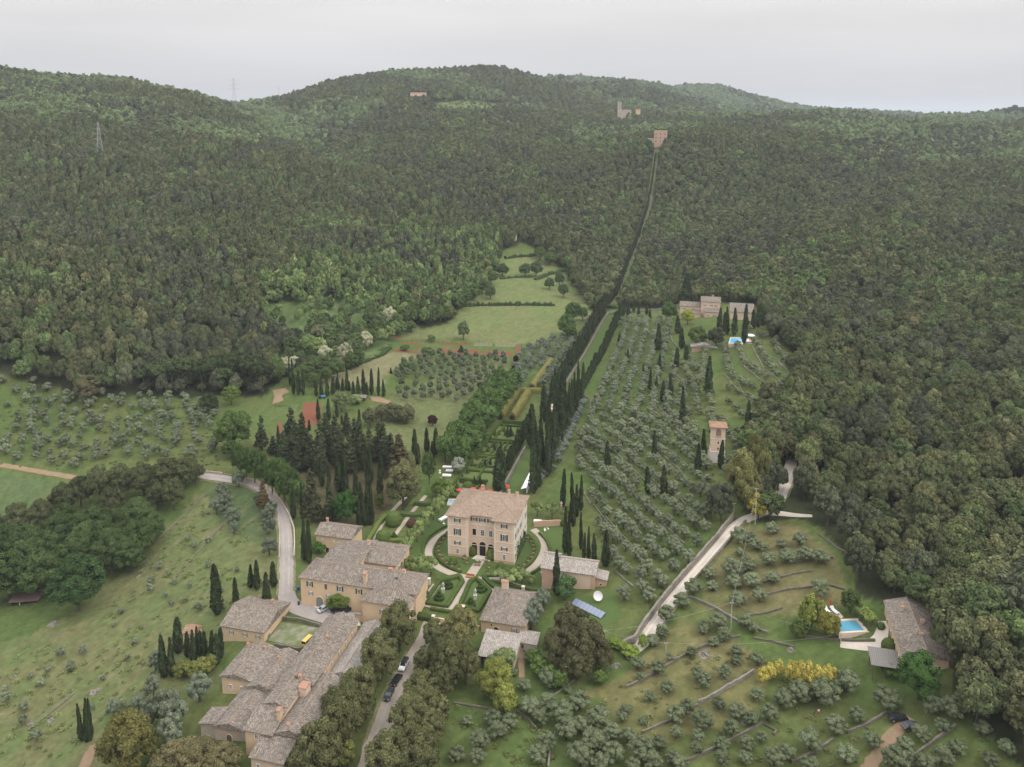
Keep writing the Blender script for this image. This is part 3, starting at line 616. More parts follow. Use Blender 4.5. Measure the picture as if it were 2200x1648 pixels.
def add_window(parent, face, a, z, w, h, W, D, shut=None, arch=False, kind='window', off=0.0):
    """window with a proud white frame, glazing bars, a pane behind and (optionally) open shutters"""
    key = (round(w, 2), round(h, 2), str(shut and shut.name), arch, kind)
    if key not in WIN:
        hw = w / 2; f = MB(); fw = .11
        if kind == 'window':
            f.box(-hw, -hw + fw, -.05, .06, 0, h); f.box(hw - fw, hw, -.05, .06, 0, h); f.box(-hw + fw, hw - fw, -.05, .06, 0, fw); f.box(-hw + fw, hw - fw, -.05, .06, h - fw, h)
            f.box(-.035, .035, -.04, .05, fw, h - fw)
            for k in range(1, 3): f.box(-hw + fw, hw - fw, -.03, .04, h * k / 3 - .025, h * k / 3 + .025)
        else:
            f.box(-hw - .12, -hw, -.06, .06, 0, h); f.box(hw, hw + .12, -.06, .06, 0, h)
            if not arch: f.box(-hw - .12, hw + .12, -.06, .06, h, h + .14)
            else:
                for k in range(8):
                    a0, a1 = math.pi * k / 8, math.pi * (k + 1) / 8
                    f.add([(hw * math.cos(a0), -.06, h + hw * math.sin(a0)), (hw * math.cos(a1), -.06, h + hw * math.sin(a1)), ((hw + .14) * math.cos(a1), -.06, h + (hw + .14) * math.sin(a1)), ((hw + .14) * math.cos(a0), -.06, h + (hw + .14) * math.sin(a0)),
                           (hw * math.cos(a0), .06, h + hw * math.sin(a0)), (hw * math.cos(a1), .06, h + hw * math.sin(a1)), ((hw + .14) * math.cos(a1), .06, h + (hw + .14) * math.sin(a1)), ((hw + .14) * math.cos(a0), .06, h + (hw + .14) * math.sin(a0))],
                          [(0, 1, 2, 3), (7, 6, 5, 4), (3, 2, 6, 7), (0, 4, 5, 1)])
        p = MB(); pts = [(-hw + .02, -.012, .02), (hw - .02, -.012, .02), (hw - .02, -.012, h)] + ([(hw * .98 * math.cos(math.pi * k / 8), -.012, h + hw * .98 * math.sin(math.pi * k / 8)) for k in range(1, 8)] if arch else []) + [(-hw + .02, -.012, h)]
        p.add(pts, [tuple(range(len(pts)))])
        s = MB().box(0, hw * .95, -.06, -.01, .02, h - .02)
        for k in range(3): s.box(.04, hw * .95 - .04, -.075, -.06, h * (k + .15) / 3, h * (k + .85) / 3)
        WIN[key] = (f.mesh('window_frame', WHITE if kind == 'window' else TRIM), p.mesh('window_pane', {'window': GLASS, 'door': WOOD, 'arch': DARK, 'gate': GREYSH}[kind]), s.mesh('window_shutter', shut or GREEN))
    fr, pa, sh = WIN[key]; (x, y), r = wall_pos(face, a, W, D)
    nx, ny = math.sin(r), -math.cos(r)
    o = obj({'window': 'window', 'door': 'door', 'arch': 'arch', 'gate': 'gate'}[kind], fr, parent, (x + nx * (.03 + off), y + ny * (.03 + off), z), r)
    obj({'window': 'pane', 'door': 'door_leaf', 'arch': 'opening', 'gate': 'gate_leaf'}[kind], pa, o)
    if shut:
        obj('shutter', sh, o, (w / 2, 0, 0)); obj('shutter', sh, o, (-w / 2 - w * .475, 0, 0))
    return o
def add_chimney(parent, x, y, z, w=.7, d=.9, h=1.6, m=None):
    c = MB().box(x - w / 2, x + w / 2, y - d / 2, y + d / 2, z - 1.2, z + h - .35).box(x - w / 2 - .1, x + w / 2 + .1, y - d / 2 - .1, y + d / 2 + .1, z + h - .35, z + h - .2)
    o = c.build('chimney', m or PEACH, parent)
    k = MB()
    V_, F_, _r = roof_shape('gx', x - w / 2 - .15, x + w / 2 + .15, y - d / 2 - .15, y + d / 2 + .15, z + h, .3, .1); k.add(V_, F_)
    for sx in (-1, 1):
        for sy in (-1, 1): k.box(x + sx * (w / 2 - .1) - .08, x + sx * (w / 2 - .1) + .08, y + sy * (d / 2 - .1) - .08, y + sy * (d / 2 - .1) + .08, z + h - .2, z + h - .1)
    k.build('chimney_cap', TERRA, o); return o
def add_block(t, x, y, w, d, z0, h, roof='gx', rise=None, wm=None, tm=None, oh=.45, ridge=True):
    """walls with a roof on top, in the thing's own frame"""
    rise = rise if rise is not None else (min(w, d) if roof == 'hip' else d if roof in ('gx', 'sf', 'sb') else w) * (.16 if roof in ('hip', 'gx', 'gy') else .28)
    b = MB().box(x, x + w, y, y + d, z0, h)
    if roof == 'gx':
        for xx in (x + .002, x + w - .302): b.add([(xx, y + .01, h), (xx, y + d - .01, h), (xx, y + d / 2, h + rise * .94), (xx + .3, y + .01, h), (xx + .3, y + d - .01, h), (xx + .3, y + d / 2, h + rise * .94)], [(0, 2, 1), (3, 4, 5), (0, 3, 5, 2), (1, 2, 5, 4)])
    if roof == 'gy':
        for yy in (y + .002, y + d - .302): b.add([(x + .01, yy, h), (x + w - .01, yy, h), (x + w / 2, yy, h + rise * .94), (x + .01, yy + .3, h), (x + w - .01, yy + .3, h), (x + w / 2, yy + .3, h + rise * .94)], [(0, 1, 2), (3, 5, 4), (0, 2, 5, 3), (1, 4, 5, 2)])
    if roof in ('sf', 'sb', 'sr', 'sl'):
        up = {'sf': (0, 0, 1, 1), 'sb': (1, 1, 0, 0), 'sr': (1, 0, 0, 1), 'sl': (0, 1, 1, 0)}[roof]
        b = MB().prism([(x, y), (x + w, y), (x + w, y + d), (x, y + d)], z0, [h - .1 + u * rise for u in up])
    b.build('wall', wm or OCHRE, t)
    V_, F_, r = roof_shape(roof, x - oh, x + w + oh, y - oh, y + d + oh, h + .12, rise + .1)
    o = MB().add(V_, F_).build('roof', tm or T_OLD, t); roof_uv(o.data)
    if ridge and r:
        MB().tube([Vector(r[0]) + Vector((0, 0, .05)), Vector(r[1]) + Vector((0, 0, .05))], .13, 5).build('ridge_tiles', RIDGE, o)
        if roof == 'hip':
            hp = MB(); c = [(x - oh, y - oh), (x + w + oh, y - oh), (x + w + oh, y + d + oh), (x - oh, y + d + oh)]
            for (cx, cy) in c:
                q = min(r, key=lambda k: (k[0] - cx) ** 2 + (k[1] - cy) ** 2); hp.tube([(cx, cy, h + .16), (q[0], q[1], q[2] + .05)], .12, 5)
            hp.build('hip_tiles', RIDGE, o)
    return o
def building(name, label, x, y, z, rz=-14.0, cat='house', group=None):
    return thing(name, label, cat, (x, y, z), R(rz), group)
# ---------------------------------------------------------------- the villa
vx, vy = E(-10.7, -4.2)
vt = building('villa', 'tall peach villa with two front wings and warm tiled roof inside the oval drive', vx, vy, 0, cat='villa')
VW, VD, VH, A0, A1, RC = 23.2, 19.0, 15.0, 7.0, 16.2, 2.2
b = MB().prism([(0, 0), (A0, 0), (A0, RC), (A1, RC), (A1, 0), (VW, 0), (VW, VD), (0, VD)], -1.5, VH); b.build('wall', PEACH, vt)
s = MB()
for z in (3.9, 7.3, 11.4):                              # string courses
    for (x0, x1, y) in ((-.09, A0, 0), (A1, VW + .09, 0), (A0, A1, RC)): s.box(x0, x1, y - .09, y - .002, z, z + .22)
    s.box(VW + .002, VW + .09, 0, VD, z, z + .22)
s.build('string_course', TRIM, vt)
q_ = MB()
for cx, cy, dx in ((0, 0, 1), (A0, 0, -1), (A1, 0, 1), (VW, 0, -1)):
    for k in range(24):
        w = .75 if k % 2 else .5; z = .1 + k * .615
        x0, x1 = (cx, cx + w) if dx > 0 else (cx - w, cx)
        q_.box(x0 - (.05 if cx in (0,) else 0), x1 + (.05 if cx == VW else 0), -.05, -.003, z, z + .52)
for k in range(24):
    w = .75 if k % 2 else .5; q_.box(VW + .003, VW + .05, 0, w, .1 + k * .615, .62 + k * .615)
q_.build('quoins', TRIM, vt)
MB().box(-.06, A0, -.06, -.003, -1.2, .9).box(A1, VW + .06, -.06, -.003, -1.2, .9).build('plinth', BRICKR, vt)
c_ = MB()
for (x0, x1, y) in ((-.35, A0 + .35, 0), (A1 - .35, VW + .35, 0)): c_.box(x0, x1, y - .35, y - .002, VH - .45, VH - .02)
c_.box(A0 + .351, A1 - .351, RC - .35, RC - .002, VH - .45, VH - .02).box(VW + .002, VW + .35, 0, VD, VH - .45, VH - .02).box(-.35, -.002, 0, VD, VH - .45, VH - .02)
c_.build('cornice', PEACH, vt)
V_, F_, r = roof_shape('hip', -.8, VW + .8, RC - .8, VD + .8, VH + .12, 3.7)
rf = MB().add(V_, F_).build('roof', T_VILLA, vt); roof_uv(rf.data)
hp = MB().tube([r[0], r[1]], .15, 5)
for c in ((-.8, RC - .8), (VW + .8, RC - .8), (VW + .8, VD + .8), (-.8, VD + .8)):
    k = min(r, key=lambda k: (k[0] - c[0]) ** 2 + (k[1] - c[1]) ** 2); hp.tube([(c[0], c[1], VH + .16), k], .15, 5)
for x0, x1 in ((-.8, A0 + .8), (A1 - .8, VW + .8)):     # the two wings have hipped ends of their own
    V_ = [(x0, -.8, VH + .1), (x1, -.8, VH + .1), (x1, 9, VH + .1), (x0, 9, VH + .1), ((x0 + x1) / 2, (x1 - x0) / 2 - .8, VH + 1.75), ((x0 + x1) / 2, 6.6, VH + 1.75), (x0, -.8, VH - .04), (x1, -.8, VH - .04), (x1, 9, VH - .04), (x0, 9, VH - .04)]
    o = MB().add(V_, [(0, 1, 4), (1, 2, 5, 4), (3, 0, 4, 5), (2, 3, 5), (9, 8, 7, 6), (6, 7, 1, 0), (7, 8, 2, 1), (8, 9, 3, 2), (9, 6, 0, 3)]).build('roof', T_VILLA, vt); roof_uv(o.data)
    hp.tube([V_[0], V_[4]], .14, 5).tube([V_[1], V_[4]], .14, 5).tube([V_[4], V_[5]], .14, 5)
hp.build('ridge_tiles', RIDGE, rf)
for wx in (3.4, 19.8):
    add_window(vt, 'F', wx, 12.6, 1.15, 1.35, VW, VD, GREEN); add_window(vt, 'F', wx, 8.0, 1.3, 2.3, VW, VD, GREEN)
    add_window(vt, 'F', wx, 4.55, 1.15, 1.2, VW, VD, GREEN); add_window(vt, 'F', wx, 1.2, 1.0, 2.0, VW, VD)
for i, wx in enumerate((8.7, 11.6, 14.5)):
    add_window(vt, 'F', wx, 12.6, 1.2, 1.35, VW, VD, GREEN, off=-RC)
    add_window(vt, 'F', wx, 7.55, 1.25, 2.3, VW, VD, kind='window' if i else 'arch', off=-RC)
    m = MB()                                            # blind arch round the tall window
    for k in range(10):
        a0, a1 = math.pi * k / 10, math.pi * (k + 1) / 10
        P0 = [(wx + rr * math.cos(a), z2, 10.2 + rr * math.sin(a)) for a in (a0, a1) for rr in (1.15, 1.4) for z2 in (RC - .1, RC - .004)]
        m.add(P0, [(0, 2, 6, 4), (2, 3, 7, 6), (0, 4, 5, 1)])
    m.box(wx - 1.4, wx - 1.15, RC - .1, RC - .004, 7.5, 10.2).box(wx + 1.15, wx + 1.4, RC - .1, RC - .004, 7.5, 10.2); m.build('blind_arch', TRIM, vt)
    add_window(vt, 'F', wx, 0.05, 2.2 if i == 1 else 2.0, 4.3 if i == 1 else 3.9, VW, VD, kind='arch', arch=True, off=-RC)
    if i == 1: MB().box(wx - .9, wx - .86, RC - .09, RC - .05, 0, 5.0).box(wx + .86, wx + .9, RC - .09, RC - .05, 0, 5.0).box(wx - .03, wx + .03, RC - .09, RC - .05, 3.2, 5.3).build('iron_gate', DARK, vt)
for k in range(5):
    for z, h in ((12.6, 1.3), (8.1, 2.2), (4.6, 1.1), (1.2, 1.8)):
        if (k + int(z)) % 4 != 3: add_window(vt, 'R', 2.2 + k * 3.7, z, 1.1, h, VW, VD, GREEN)
    add_window(vt, 'B', 2.6 + k * 4.5, 8.0, 1.2, 2.2, VW, VD, GREEN); add_window(vt, 'L', 2.2 + k * 3.7, 8.0, 1.1, 2.2, VW, VD, GREEN)
add_chimney(vt, 7.5, 17.2, VH + 1.3, .9, .7, 2.0, BRICKR); add_chimney(vt, 20.5, 15.5, VH + 1.4, .8, .8, 1.6); add_chimney(vt, 17.0, 17.6, VH + 1.1, .7, .7, 1.5)
for k, (x, y) in enumerate(((10.2, 6.4), (13.0, 5.6), (14.9, 6.6), (5.4, 6.2))): MB().box(x - .25, x + .25, y - .3, y + .3, VH + .9, VH + 2.05).build('roof_vent', TERRA, rf)
b = MB()
for k in range(4): b.box(9.4 - k * .35, 13.8 + k * .35, RC - 1.0 - k * .45, RC - .55 - k * .45 - .001, -.8, .62 - k * .17)
b.build('front_steps', PALEW, vt)
o_ = MB().box(VW + .004, VW + .03, .78, VD, .9, VH - .5).build('side_plaster', PALEW, vt); o_['label'] = 'pale plastered right-hand wall'
# ivy on the right-hand wall
ivy = leaf_mat('ivy_leaves', (.05, .085, .03), (.10, .15, .06), rnd=.1)
g = np.random.default_rng(3); n = 900
P = np.stack([np.full(n, VW + .1) + g.random(n) * .25, 3 + g.random(n) ** .7 * 13, g.random(n) ** 1.6 * 6.5], -1); P = P[P[:, 2] < 6 - 2.5 * np.abs(np.sin(P[:, 1] * .7))]
V, F = quads(P, unit(np.array([1, 0, .3]) + g.normal(size=P.shape) * .5), np.full(len(P), .28), g); obj('ivy', mesh_np('ivy', V, F, ivy, attr=np.repeat(g.random(len(P)), 4)), vt)

# ---------------------------------------------------------------- the farm court, the cottage, the barns
def at_eave(u, v, z):
    x, y, _ = atz(u, v, z); return x, y
x, y = at_eave(641, 1241, 8.7)
ft = building('farmhouse', 'long ochre farmhouse with green shutters and an arched gate, beside the white road', x + .5, y + .45, 0)
add_block(ft, 0, 0, 37.5, 10.6, -1.5, 8.6, 'hip', 2.6, OCHRE, T_OLD)
add_block(ft, 22.6, -4.7, 14.6, 8.5, -1.5, 7.3, 'hip', 2.3, OCHRE, T_OLD)
add_block(ft, 1.0, 10.65, 13.5, 14.0, -1.5, 6.9, 'sl', 2.2, OCHRE, T_OLD); add_block(ft, 10.6, 15.0, 14.5, 12.0, -1.5, 7.3, 'hip', 2.3, OCHRE, T_OLD)
for wx in (3.1, 13.2, 19.4): add_window(ft, 'F', wx, 5.9, 1.1, 1.7, 37, 25, GREEN)
add_window(ft, 'F', 8.5, 5.8, .95, 1.8, 37, 25, kind='door'); add_window(ft, 'F', 3.4, 3.1, .8, 1.2, 37, 25, GREYSH); add_window(ft, 'F', 9.3, 3.0, .8, 1.2, 37, 25, GREYSH)
add_window(ft, 'F', 6.2, -.6, 2.4, 2.4, 37, 25, kind='gate', arch=True); add_window(ft, 'F', 15.5, -.3, 1.1, 2.2, 37, 25, kind='door')
add_window(ft, 'F', 29.0, 3.9, 1.0, 1.5, 37, 25, GREYSH, off=4.7)
add_window(ft, 'F', 14.5, 4.6, 1.0, 1.3, 37, 25, off=-15.0); add_window(ft, 'F', 19.6, 4.6, .9, 1.1, 37, 25, off=-15.0)
for k in (1.5, 6.2): add_window(ft, 'R', k - 4.7 + 1.5, 3.4, 1.0, 1.6, 37.2, 25, GREEN); add_window(ft, 'R', 17.0 + k, 4.0, 1.0, 1.5, 25.1, 25, GREEN)
add_chimney(ft, 21.2, 1.0, 9.2, .9, 1.3, 3.4, OCHRE); add_chimney(ft, 27.5, 5.6, 11.0, 1.0, .8, 1.3, BRICKR); add_chimney(ft, 31.8, 5.6, 10.9, .8, .8, 1.5); add_chimney(ft, 13, 22, 9.3, .8, .8, 1.2)
MB().box(29.7, 30.6, 3.2, 4.1, 10.4, 10.75).build('skylight', GLASS, ft)
x, y = at_eave(675, 1148, 6.4)
ct = building('cottage', 'small ochre cottage with a grey tiled roof and a vine over its door', x + .5, y + .45, 0)
add_block(ct, 0, 0, 13.2, 8.4, -1.5, 6.2, 'gx', 1.9, OCHRE, T_OLD)
for wx, z, w, h in ((2.4, 4.4, .6, .8), (6.7, 4.1, .5, .8), (11, 3.6, 1.1, 1.3)): add_window(ct, 'F', wx, z, w, h, 13.2, 8.4, GREYSH if w > 1 else None)
add_window(ct, 'F', 4.1, .0, 1.2, 1.9, 13.2, 8.4, kind='arch'); add_window(ct, 'F', 8.2, -.2, 1.0, 2.0, 13.2, 8.4, kind='door'); add_chimney(ct, 1.0, 6.8, 7.0, .6, .6, 1.8, BRICKR)
x, y = at_eave(471.5, 1345, 1.2)
bt = building('barn', 'stone barn with a broad tiled roof at the corner of the grassy yard', x + .5, y + .45, 0, cat='barn')
add_block(bt, 0, 0, 13.8, 14.5, -9, 1.1, 'gx', 2.4, OCHRE, T_OLD)
for wx in (3.2, 7.6, 11.8): add_window(bt, 'F', wx, -1.2, .8, 1.1, 13.8, 14.5, GREYSH); add_window(bt, 'F', wx - .4, -5.0, .9, 1.2, 13.8, 14.5, GREYSH)
add_window(bt, 'R', 2.4, -3.3, 1.6, 2.5, 13.8, 14.5, kind='gate'); add_chimney(bt, 10.3, 11.2, 2.8, .6, .6, 1.1, BRICKR)
ln = building('long_barn', 'long low building with a weathered ridge roof running away from the camera beside the drive', -60.0, 191.6, 0, cat='barn')
add_block(ln, 0, 0, 8.8, 27.2, -7, 4.0, 'gy', 1.9, OCHRE, T_OLD)
for k in range(6): add_window(ln, 'R', 3 + k * 4.2, 1.6, .7, 1.0, 8.8, 27.2, GREYSH)
add_chimney(ln, 5.2, 16, 5.3, .6, .6, 1.1, BRICKR); MB().box(4, 4.4, 14, 15, 5.5, 6.1).build('roof_vent', TERRA, ln)
sx_, sy_ = E(-24.0, -71.0)
st = building('lean_barn', 'open-gabled shed with very pale lichened tiles beside the ilex drive', -48.6, 197.2, 0, cat='shed')
add_block(st, 0, 0, 7.4, 22.6, -6, 1.2, 'gy', 1.5, STONEW, T_PALE)
for k in range(3): MB().box(1.6 + k * 1.6, 2.8 + k * 1.6, -.045, -.02, .9 + 0.2 * (k == 1), 1.75 + .3 * (k == 1)).build('gable_opening', DARK, st)
add_block(st, -1.5, -6.5, 6.0, 6.4, -6, -.6, 'sr', 1.3, STONEW, T_PALE)
wt_ = building('court_wall', 'tile-capped brick wall joining the farmhouse to the pale-roofed shed', *E(-26.5, -44.8), 0, cat='wall')
MB().box(0, 9.5, 0, .5, -1.8, 2.2).build('wall', OCHRE, wt_); o = MB().add(*roof_shape('gx', -.2, 9.7, -.3, .8, 2.25, .25, .1)[:2]).build('coping', T_PALE, wt_); roof_uv(o.data)
# the old farm at the bottom edge of the picture
x, y = at_eave(471.5, 1453, 1)
ha = building('farm_cottage', 'ochre farm cottage with two small white windows in its gable, lowest row of roofs', x + .4, y + .4, 0)
add_block(ha, 0, 0, 8.8, 13.2, -9, .9, 'gy', 1.3, OCHRE, T_OLD); add_block(ha, 9.0, -1.5, 7.2, 14.5, -9, .6, 'gy', 1.2, OCHRE, T_OLD)
add_window(ha, 'F', 2.6, -2.6, .9, 1.4, 8.8, 13, None); add_window(ha, 'F', 5.9, -2.6, .9, 1.4, 8.8, 13, None); add_window(ha, 'F', 12.3, -1.1, .8, 1.0, 8.8, 13, GREYSH, off=1.5)
for k, (cx, cy, z) in enumerate(((1, 11.5, 1.5), (6.5, 11, 1.8), (12.5, 8, 1.9))): add_chimney(ha, cx, cy, z, .5, .5, 1.2, BRICKR)
b_ = MB()
for k in range(7): b_.box(-1.4, -.2, 1 + k * .45, 1.45 + k * .45, -9, -6.6 + k * .3)
b_.build('outside_stairs', STONEW, ha)
x, y = at_eave(456, 1560, -1)
hb = building('stone_stable', 'low stone stable with arched brown door and wide old roof, bottom left', x + .4, y + .4, 0, cat='stable')
add_block(hb, 0, 0, 8.6, 14.2, -9, -1.1, 'gy', 1.5, STONEW, T_OLD); add_block(hb, -4.2, .3, 4.1, 5.2, -9.5, -1.6, 'sl', .9, STONEW, T_OLD)
add_window(hb, 'F', 4.0, -5.2, 1.5, 1.6, 8.6, 14, kind='door', arch=True); add_window(hb, 'F', -2.4, -6.6, 1.0, 1.9, 8.6, 14, kind='door', off=-.3)
for k in (1.9, 5.4): MB().box(k, k + 1.3, -.04, -.01, -3.2, -1.7).build('bricked_window', BRICKR, hb)
x, y = at_eave(521.7, 1568, 3)
hc = building('farm_dwelling', 'yellow farm dwelling with stacked white windows and stepped tiled roofs, lower left', x + .4, y + .4, 0)
add_block(hc, 0, 0, 7.2, 7.0, -9, 2.8, 'sf', 1.8, OCHRE, T_OLD); add_block(hc, 7.3, 1.0, 8.6, 20.2, -9, 2.6, 'gy', 1.6, OCHRE, T_OLD); add_block(hc, 1.2, 7.1, 6.0, 9.6, -9, 4.6, 'gy', .9, PEACH, T_OLD)
for z in (.8, -3.0): add_window(hc, 'F', 3.0, z, .95, 1.45, 7, 7)
add_window(hc, 'F', 3.6, 2.9, .7, .9, 7, 7, off=-7.1); add_chimney(hc, 7.0, 4.2, 4.6, .9, 1.3, 1.8, OCHRE); add_chimney(hc, 6.2, 16.0, 5.4, .7, .7, 1.3, BRICKR); add_chimney(hc, 8.4, 14.0, 4.4, 2.0, 2.4, 1.4, PEACH)
MB().tube([(7.0, 7.05, 4.8), (7.0, 6.98, 2.6)], .08).build('drainpipe', WOOD, hc)
x, y = at_eave(534, 1627, 1.2)
hd = building('corner_dwelling', 'farm dwelling with a low hipped roof touching the bottom edge, next to the ilexes', x + .4, y + .4, 0)
add_block(hd, 0, 0, 8.2, 9.0, -9, 1.0, 'sf', 1.7, PEACH, T_OLD); add_window(hd, 'F', 1.8, -2.0, .95, 1.5, 8.2, 9); add_chimney(hd, 5.2, 8.4, 2.4, .7, .7, 1.6, OCHRE)
# houses right of the drive
x, y = at_eave(1030, 1332, 3.5)
fh = building('lodge', 'square ochre lodge with hipped grey roof and thick chimney, before the villa', x + .45, y + .45, 0)
add_block(fh, 0, 0, 13.2, 16.6, -2, 3.3, 'hip', 2.6, OCHRE, T_OLD); add_chimney(fh, 3.2, 15.8, 4.2, 2.0, 1.1, 2.4, PEACH)
add_window(fh, 'F', 3.2, 1.9, .5, .6, 13, 16, kind='arch'); add_window(fh, 'F', 4.6, -.3, 1.5, 1.3, 13, 16, kind='arch', arch=True); add_window(fh, 'F', 10, .8, .9, 1.4, 13, 16, GREYSH); add_window(fh, 'R', 8, .6, .9, 1.3, 13.2, 16, GREYSH)
x, y = at_eave(1027, 1409, 1.6)
os_ = building('cart_shed', 'open cart shed with pale ribbed roof sloping to the front, below the lodge', x + .3, y + .4, 0, cat='shed')
b = MB().box(0, .4, 0, 8.6, -2.5, 1.6).box(9.4, 9.8, 0, 8.6, -2.5, 1.6).box(.4, 9.4, 8.2, 8.6, -2.5, 3.2); b.build('wall', STONEW, os_)
V_, F_, r = roof_shape('sf', -.4, 10.2, -.5, 8.9, 1.7, 1.9); roof_uv(MB().add(V_, F_).build('roof', T_PALE, os_).data)
for k in range(3): MB().box(2.4 + k * 2.6, 2.7 + k * 2.6, .1, .4, -2.5, 1.6).build('post', WOOD, os_)
MB().box(.42, 9.38, 1.2, 4.0, -1.6, -.4).build('stored_logs', WOOD, os_)
sy = building('outhouse', 'tiny flat outhouse with a white ribbed roof beside the cart shed', x + 11.2, y + 6.5, 0, cat='shed')
add_block(sy, 0, 0, 5.0, 4.0, -2, 1.3, 'sf', .6, PALEW, T_PALE); add_window(sy, 'F', 1.2, -.6, .8, 1.2, 5, 4, kind='door')
x, y = at_eave(1172, 1224, 6.5)
ch = building('chapel', 'brick chapel with a grey tiled gable roof, blank side wall and small rear annex', x + .5, y + .5, 0, cat='chapel')
add_block(ch, 0, .3, 15.2, 8.2, -1.5, 6.4, 'gx', 1.9, PEACH, T_PALE); add_block(ch, -1.6, -.4, 4.4, 9.4, -1.5, 6.9, 'gx', 2.2, BRICKR, T_PALE)
add_block(ch, 15.25, 1.4, 3.4, 4.4, -1.5, 4.6, 'sr', .5, BRICKR, T_PALE); MB().box(14.1, 15.22, .18, .297, -1.5, 6.3).box(3, 3.9, .18, .297, -1.5, 6.3).build('pilaster', BRICKR, ch)
MB().tube([(2.85, -.45, 6.8), (2.85, -.45, .1)], .07).build('drainpipe', DARK, ch)
add_window(ch, 'F', 17.0, 2.6, .6, .6, 15, 8, kind='arch', off=-1.4); add_window(ch, 'F', 16.2, -.2, 1.0, 1.4, 15, 8, kind='arch', arch=True, off=-1.4)
# farmhouse by the lower pool
pf = building('pool_farmhouse', 'long stone farmhouse with a mottled ridge roof beside the lower swimming pool', *atz(1937, 1403, 18.0)[:2], 0, -14.0)
add_block(pf, .4, .3, 10.4, 22.0, 5, 17.8, 'gy', 1.8, OCHRE, T_OLD); add_window(pf, 'F', 8.0, 14.2, 1.0, 1.5, 11, 21, GREEN, off=-.3); add_window(pf, 'F', 8.0, 11.2, 1.0, 1.3, 11, 21, GREEN, off=-.3); add_window(pf, 'F', 3.0, 14.2, 1.0, 1.5, 11, 21, GREEN, off=-.3)
for k in range(4): add_window(pf, 'L', 3 + k * 5, 13.5, .9, 1.4, 11, 22, GREEN, off=-.4)
for k in ((3.4, 17), (5.6, 6), (7.2, 12)): add_chimney(pf, k[0], k[1], 18.9, .8, .8, 1.4, PEACH)
pv_ = MB()
for k in range(3):
    for j in range(2): pv_.box(-6.2 + k * 2.9, -6.0 + k * 2.9, .6 + j * 4.6, .8 + j * 4.6, 9, 13.4 + j * .9)
pv_.build('porch_post', WOOD, pf); V_, F_, r = roof_shape('sf', -6.6, .35, .2, 6.2, 13.5, 1.0, .12); roof_uv(MB().add(V_, F_).build('porch_roof', GREYSH, pf).data)
# the hamlet on the upper terrace
ux, uy = atz(1466, 682, 17)[:2]
uh = building('upper_house', 'peach stone house stepping up in three blocks above the upper pool', ux, uy + 8, 0)
zb = float(ground(ux + 12, uy + 8))
add_block(uh, 0, 0, 13.5, 9, zb - 6, zb + 7.0, 'gx', 2.0, PEACH, T_OLD); add_block(uh, 13.6, -3, 12.0, 10, zb - 6, zb + 11.5, 'gx', 2.2, PEACH, T_OLD); add_block(uh, 16, -8.6, 9.5, 5.5, zb - 6, zb + 6.0, 'sf', 1.2, PEACH, T_OLD); add_block(uh, 5, -5, 8.5, 4.9, zb - 6, zb + 3.6, 'sf', 1.2, PEACH, T_OLD)
for a, z in ((3, 4.5), (8.5, 4.5), (11.6, 1)): add_window(uh, 'F', a, zb + z, .9, 1.3, 13, 9, GREYSH)
for a, z in ((16, 8.4), (20, 8.4), (23, 8.4)): add_window(uh, 'F', a, zb + z, .9, 1.3, 13, 9, GREYSH, off=3)
for a in (18, 22): add_window(uh, 'F', a, zb + 3, .9, 1.3, 13, 9, GREYSH, off=8.6)
add_chimney(uh, 21, 3, zb + 13.5, .8, .8, 1.2, PEACH)
u2x, u2y = atz(1572, 694, 20)[:2]
u2 = building('upper_barn', 'low pale-roofed barn behind the row of cypresses on the upper terrace', u2x, u2y + 4, 0, cat='barn'); zb = float(ground(u2x + 6, u2y + 4))
add_block(u2, 0, 0, 14, 11, zb - 5, zb + 5, 'sf', 3.0, PEACH, T_OLD); add_window(u2, 'F', 4, zb + 1, 1.0, 1.8, 14, 11, kind='door'); add_window(u2, 'F', 9, zb + 2, 1, 1.2, 14, 11, GREYSH)
q = place(1486, 757)
sb = building('brick_shed', 'small red brick shed with a pale gable roof at the top of the olive rows', q[0], q[1], 0, -12, cat='shed'); zb = q[2]
add_block(sb, 0, 0, 13.5, 6, zb - 4, zb + 3.4, 'gy', 2.0, BRICKR, T_PALE, oh=.7); add_window(sb, 'F', 8.5, zb + 1.4, .8, .9, 13, 6, kind='arch')
# brick hut in the cypress clump, dark shed on the left, shrine, far buildings
q = place(405, 1378); zb = q[2]
hu = building('brick_hut', 'little domed brick hut between cypresses on the left slope', q[0], q[1], zb, cat='hut')
MB().box(-1.8, 1.8, 0, 4, -1, 2.6).build('wall', PEACH, hu); V_, F_, r = roof_shape('gx', -2.1, 2.1, -.3, 4.3, 2.6, 1.2); roof_uv(MB().add(V_, F_).build('roof', T_ORANGE, hu).data); add_window(hu, 'F', 1.8, 0, .9, 1.8, 0, 4, kind='door')
q = place(22, 1304); zb = q[2]
ls = building('field_shed', 'dark open-fronted tin shed at the edge of the trees, left side', q[0], q[1], zb, 6, cat='shed')
b = MB().box(0, 9.2, 3.6, 3.75, -2, 2.0).box(0, .15, 0, 3.6, -2, 1.9).box(9.05, 9.2, 0, 3.6, -2, 1.9); b.build('wall', WOOD, ls)
MB().add(*roof_shape('sf', -.4, 5.0, -.5, 4.2, 1.9, .7, .08)[:2]).add(*roof_shape('sf', 5.02, 9.7, -.5, 4.2, 2.05, .7, .08)[:2]).build('roof', mat('rusty_tin', (.16, .115, .10), .7, .2), ls)
for k in range(4): MB().box(.1 + k * 3.0, .25 + k * 3.0, 0, .15, -2, 1.9).build('post', WHITE if k == 1 else WOOD, ls)
q = place(1103, 517)
sh = building('shrine', 'tiny stone shrine with a gable among the trees above the meadow', q[0], q[1], q[2], cat='shrine')
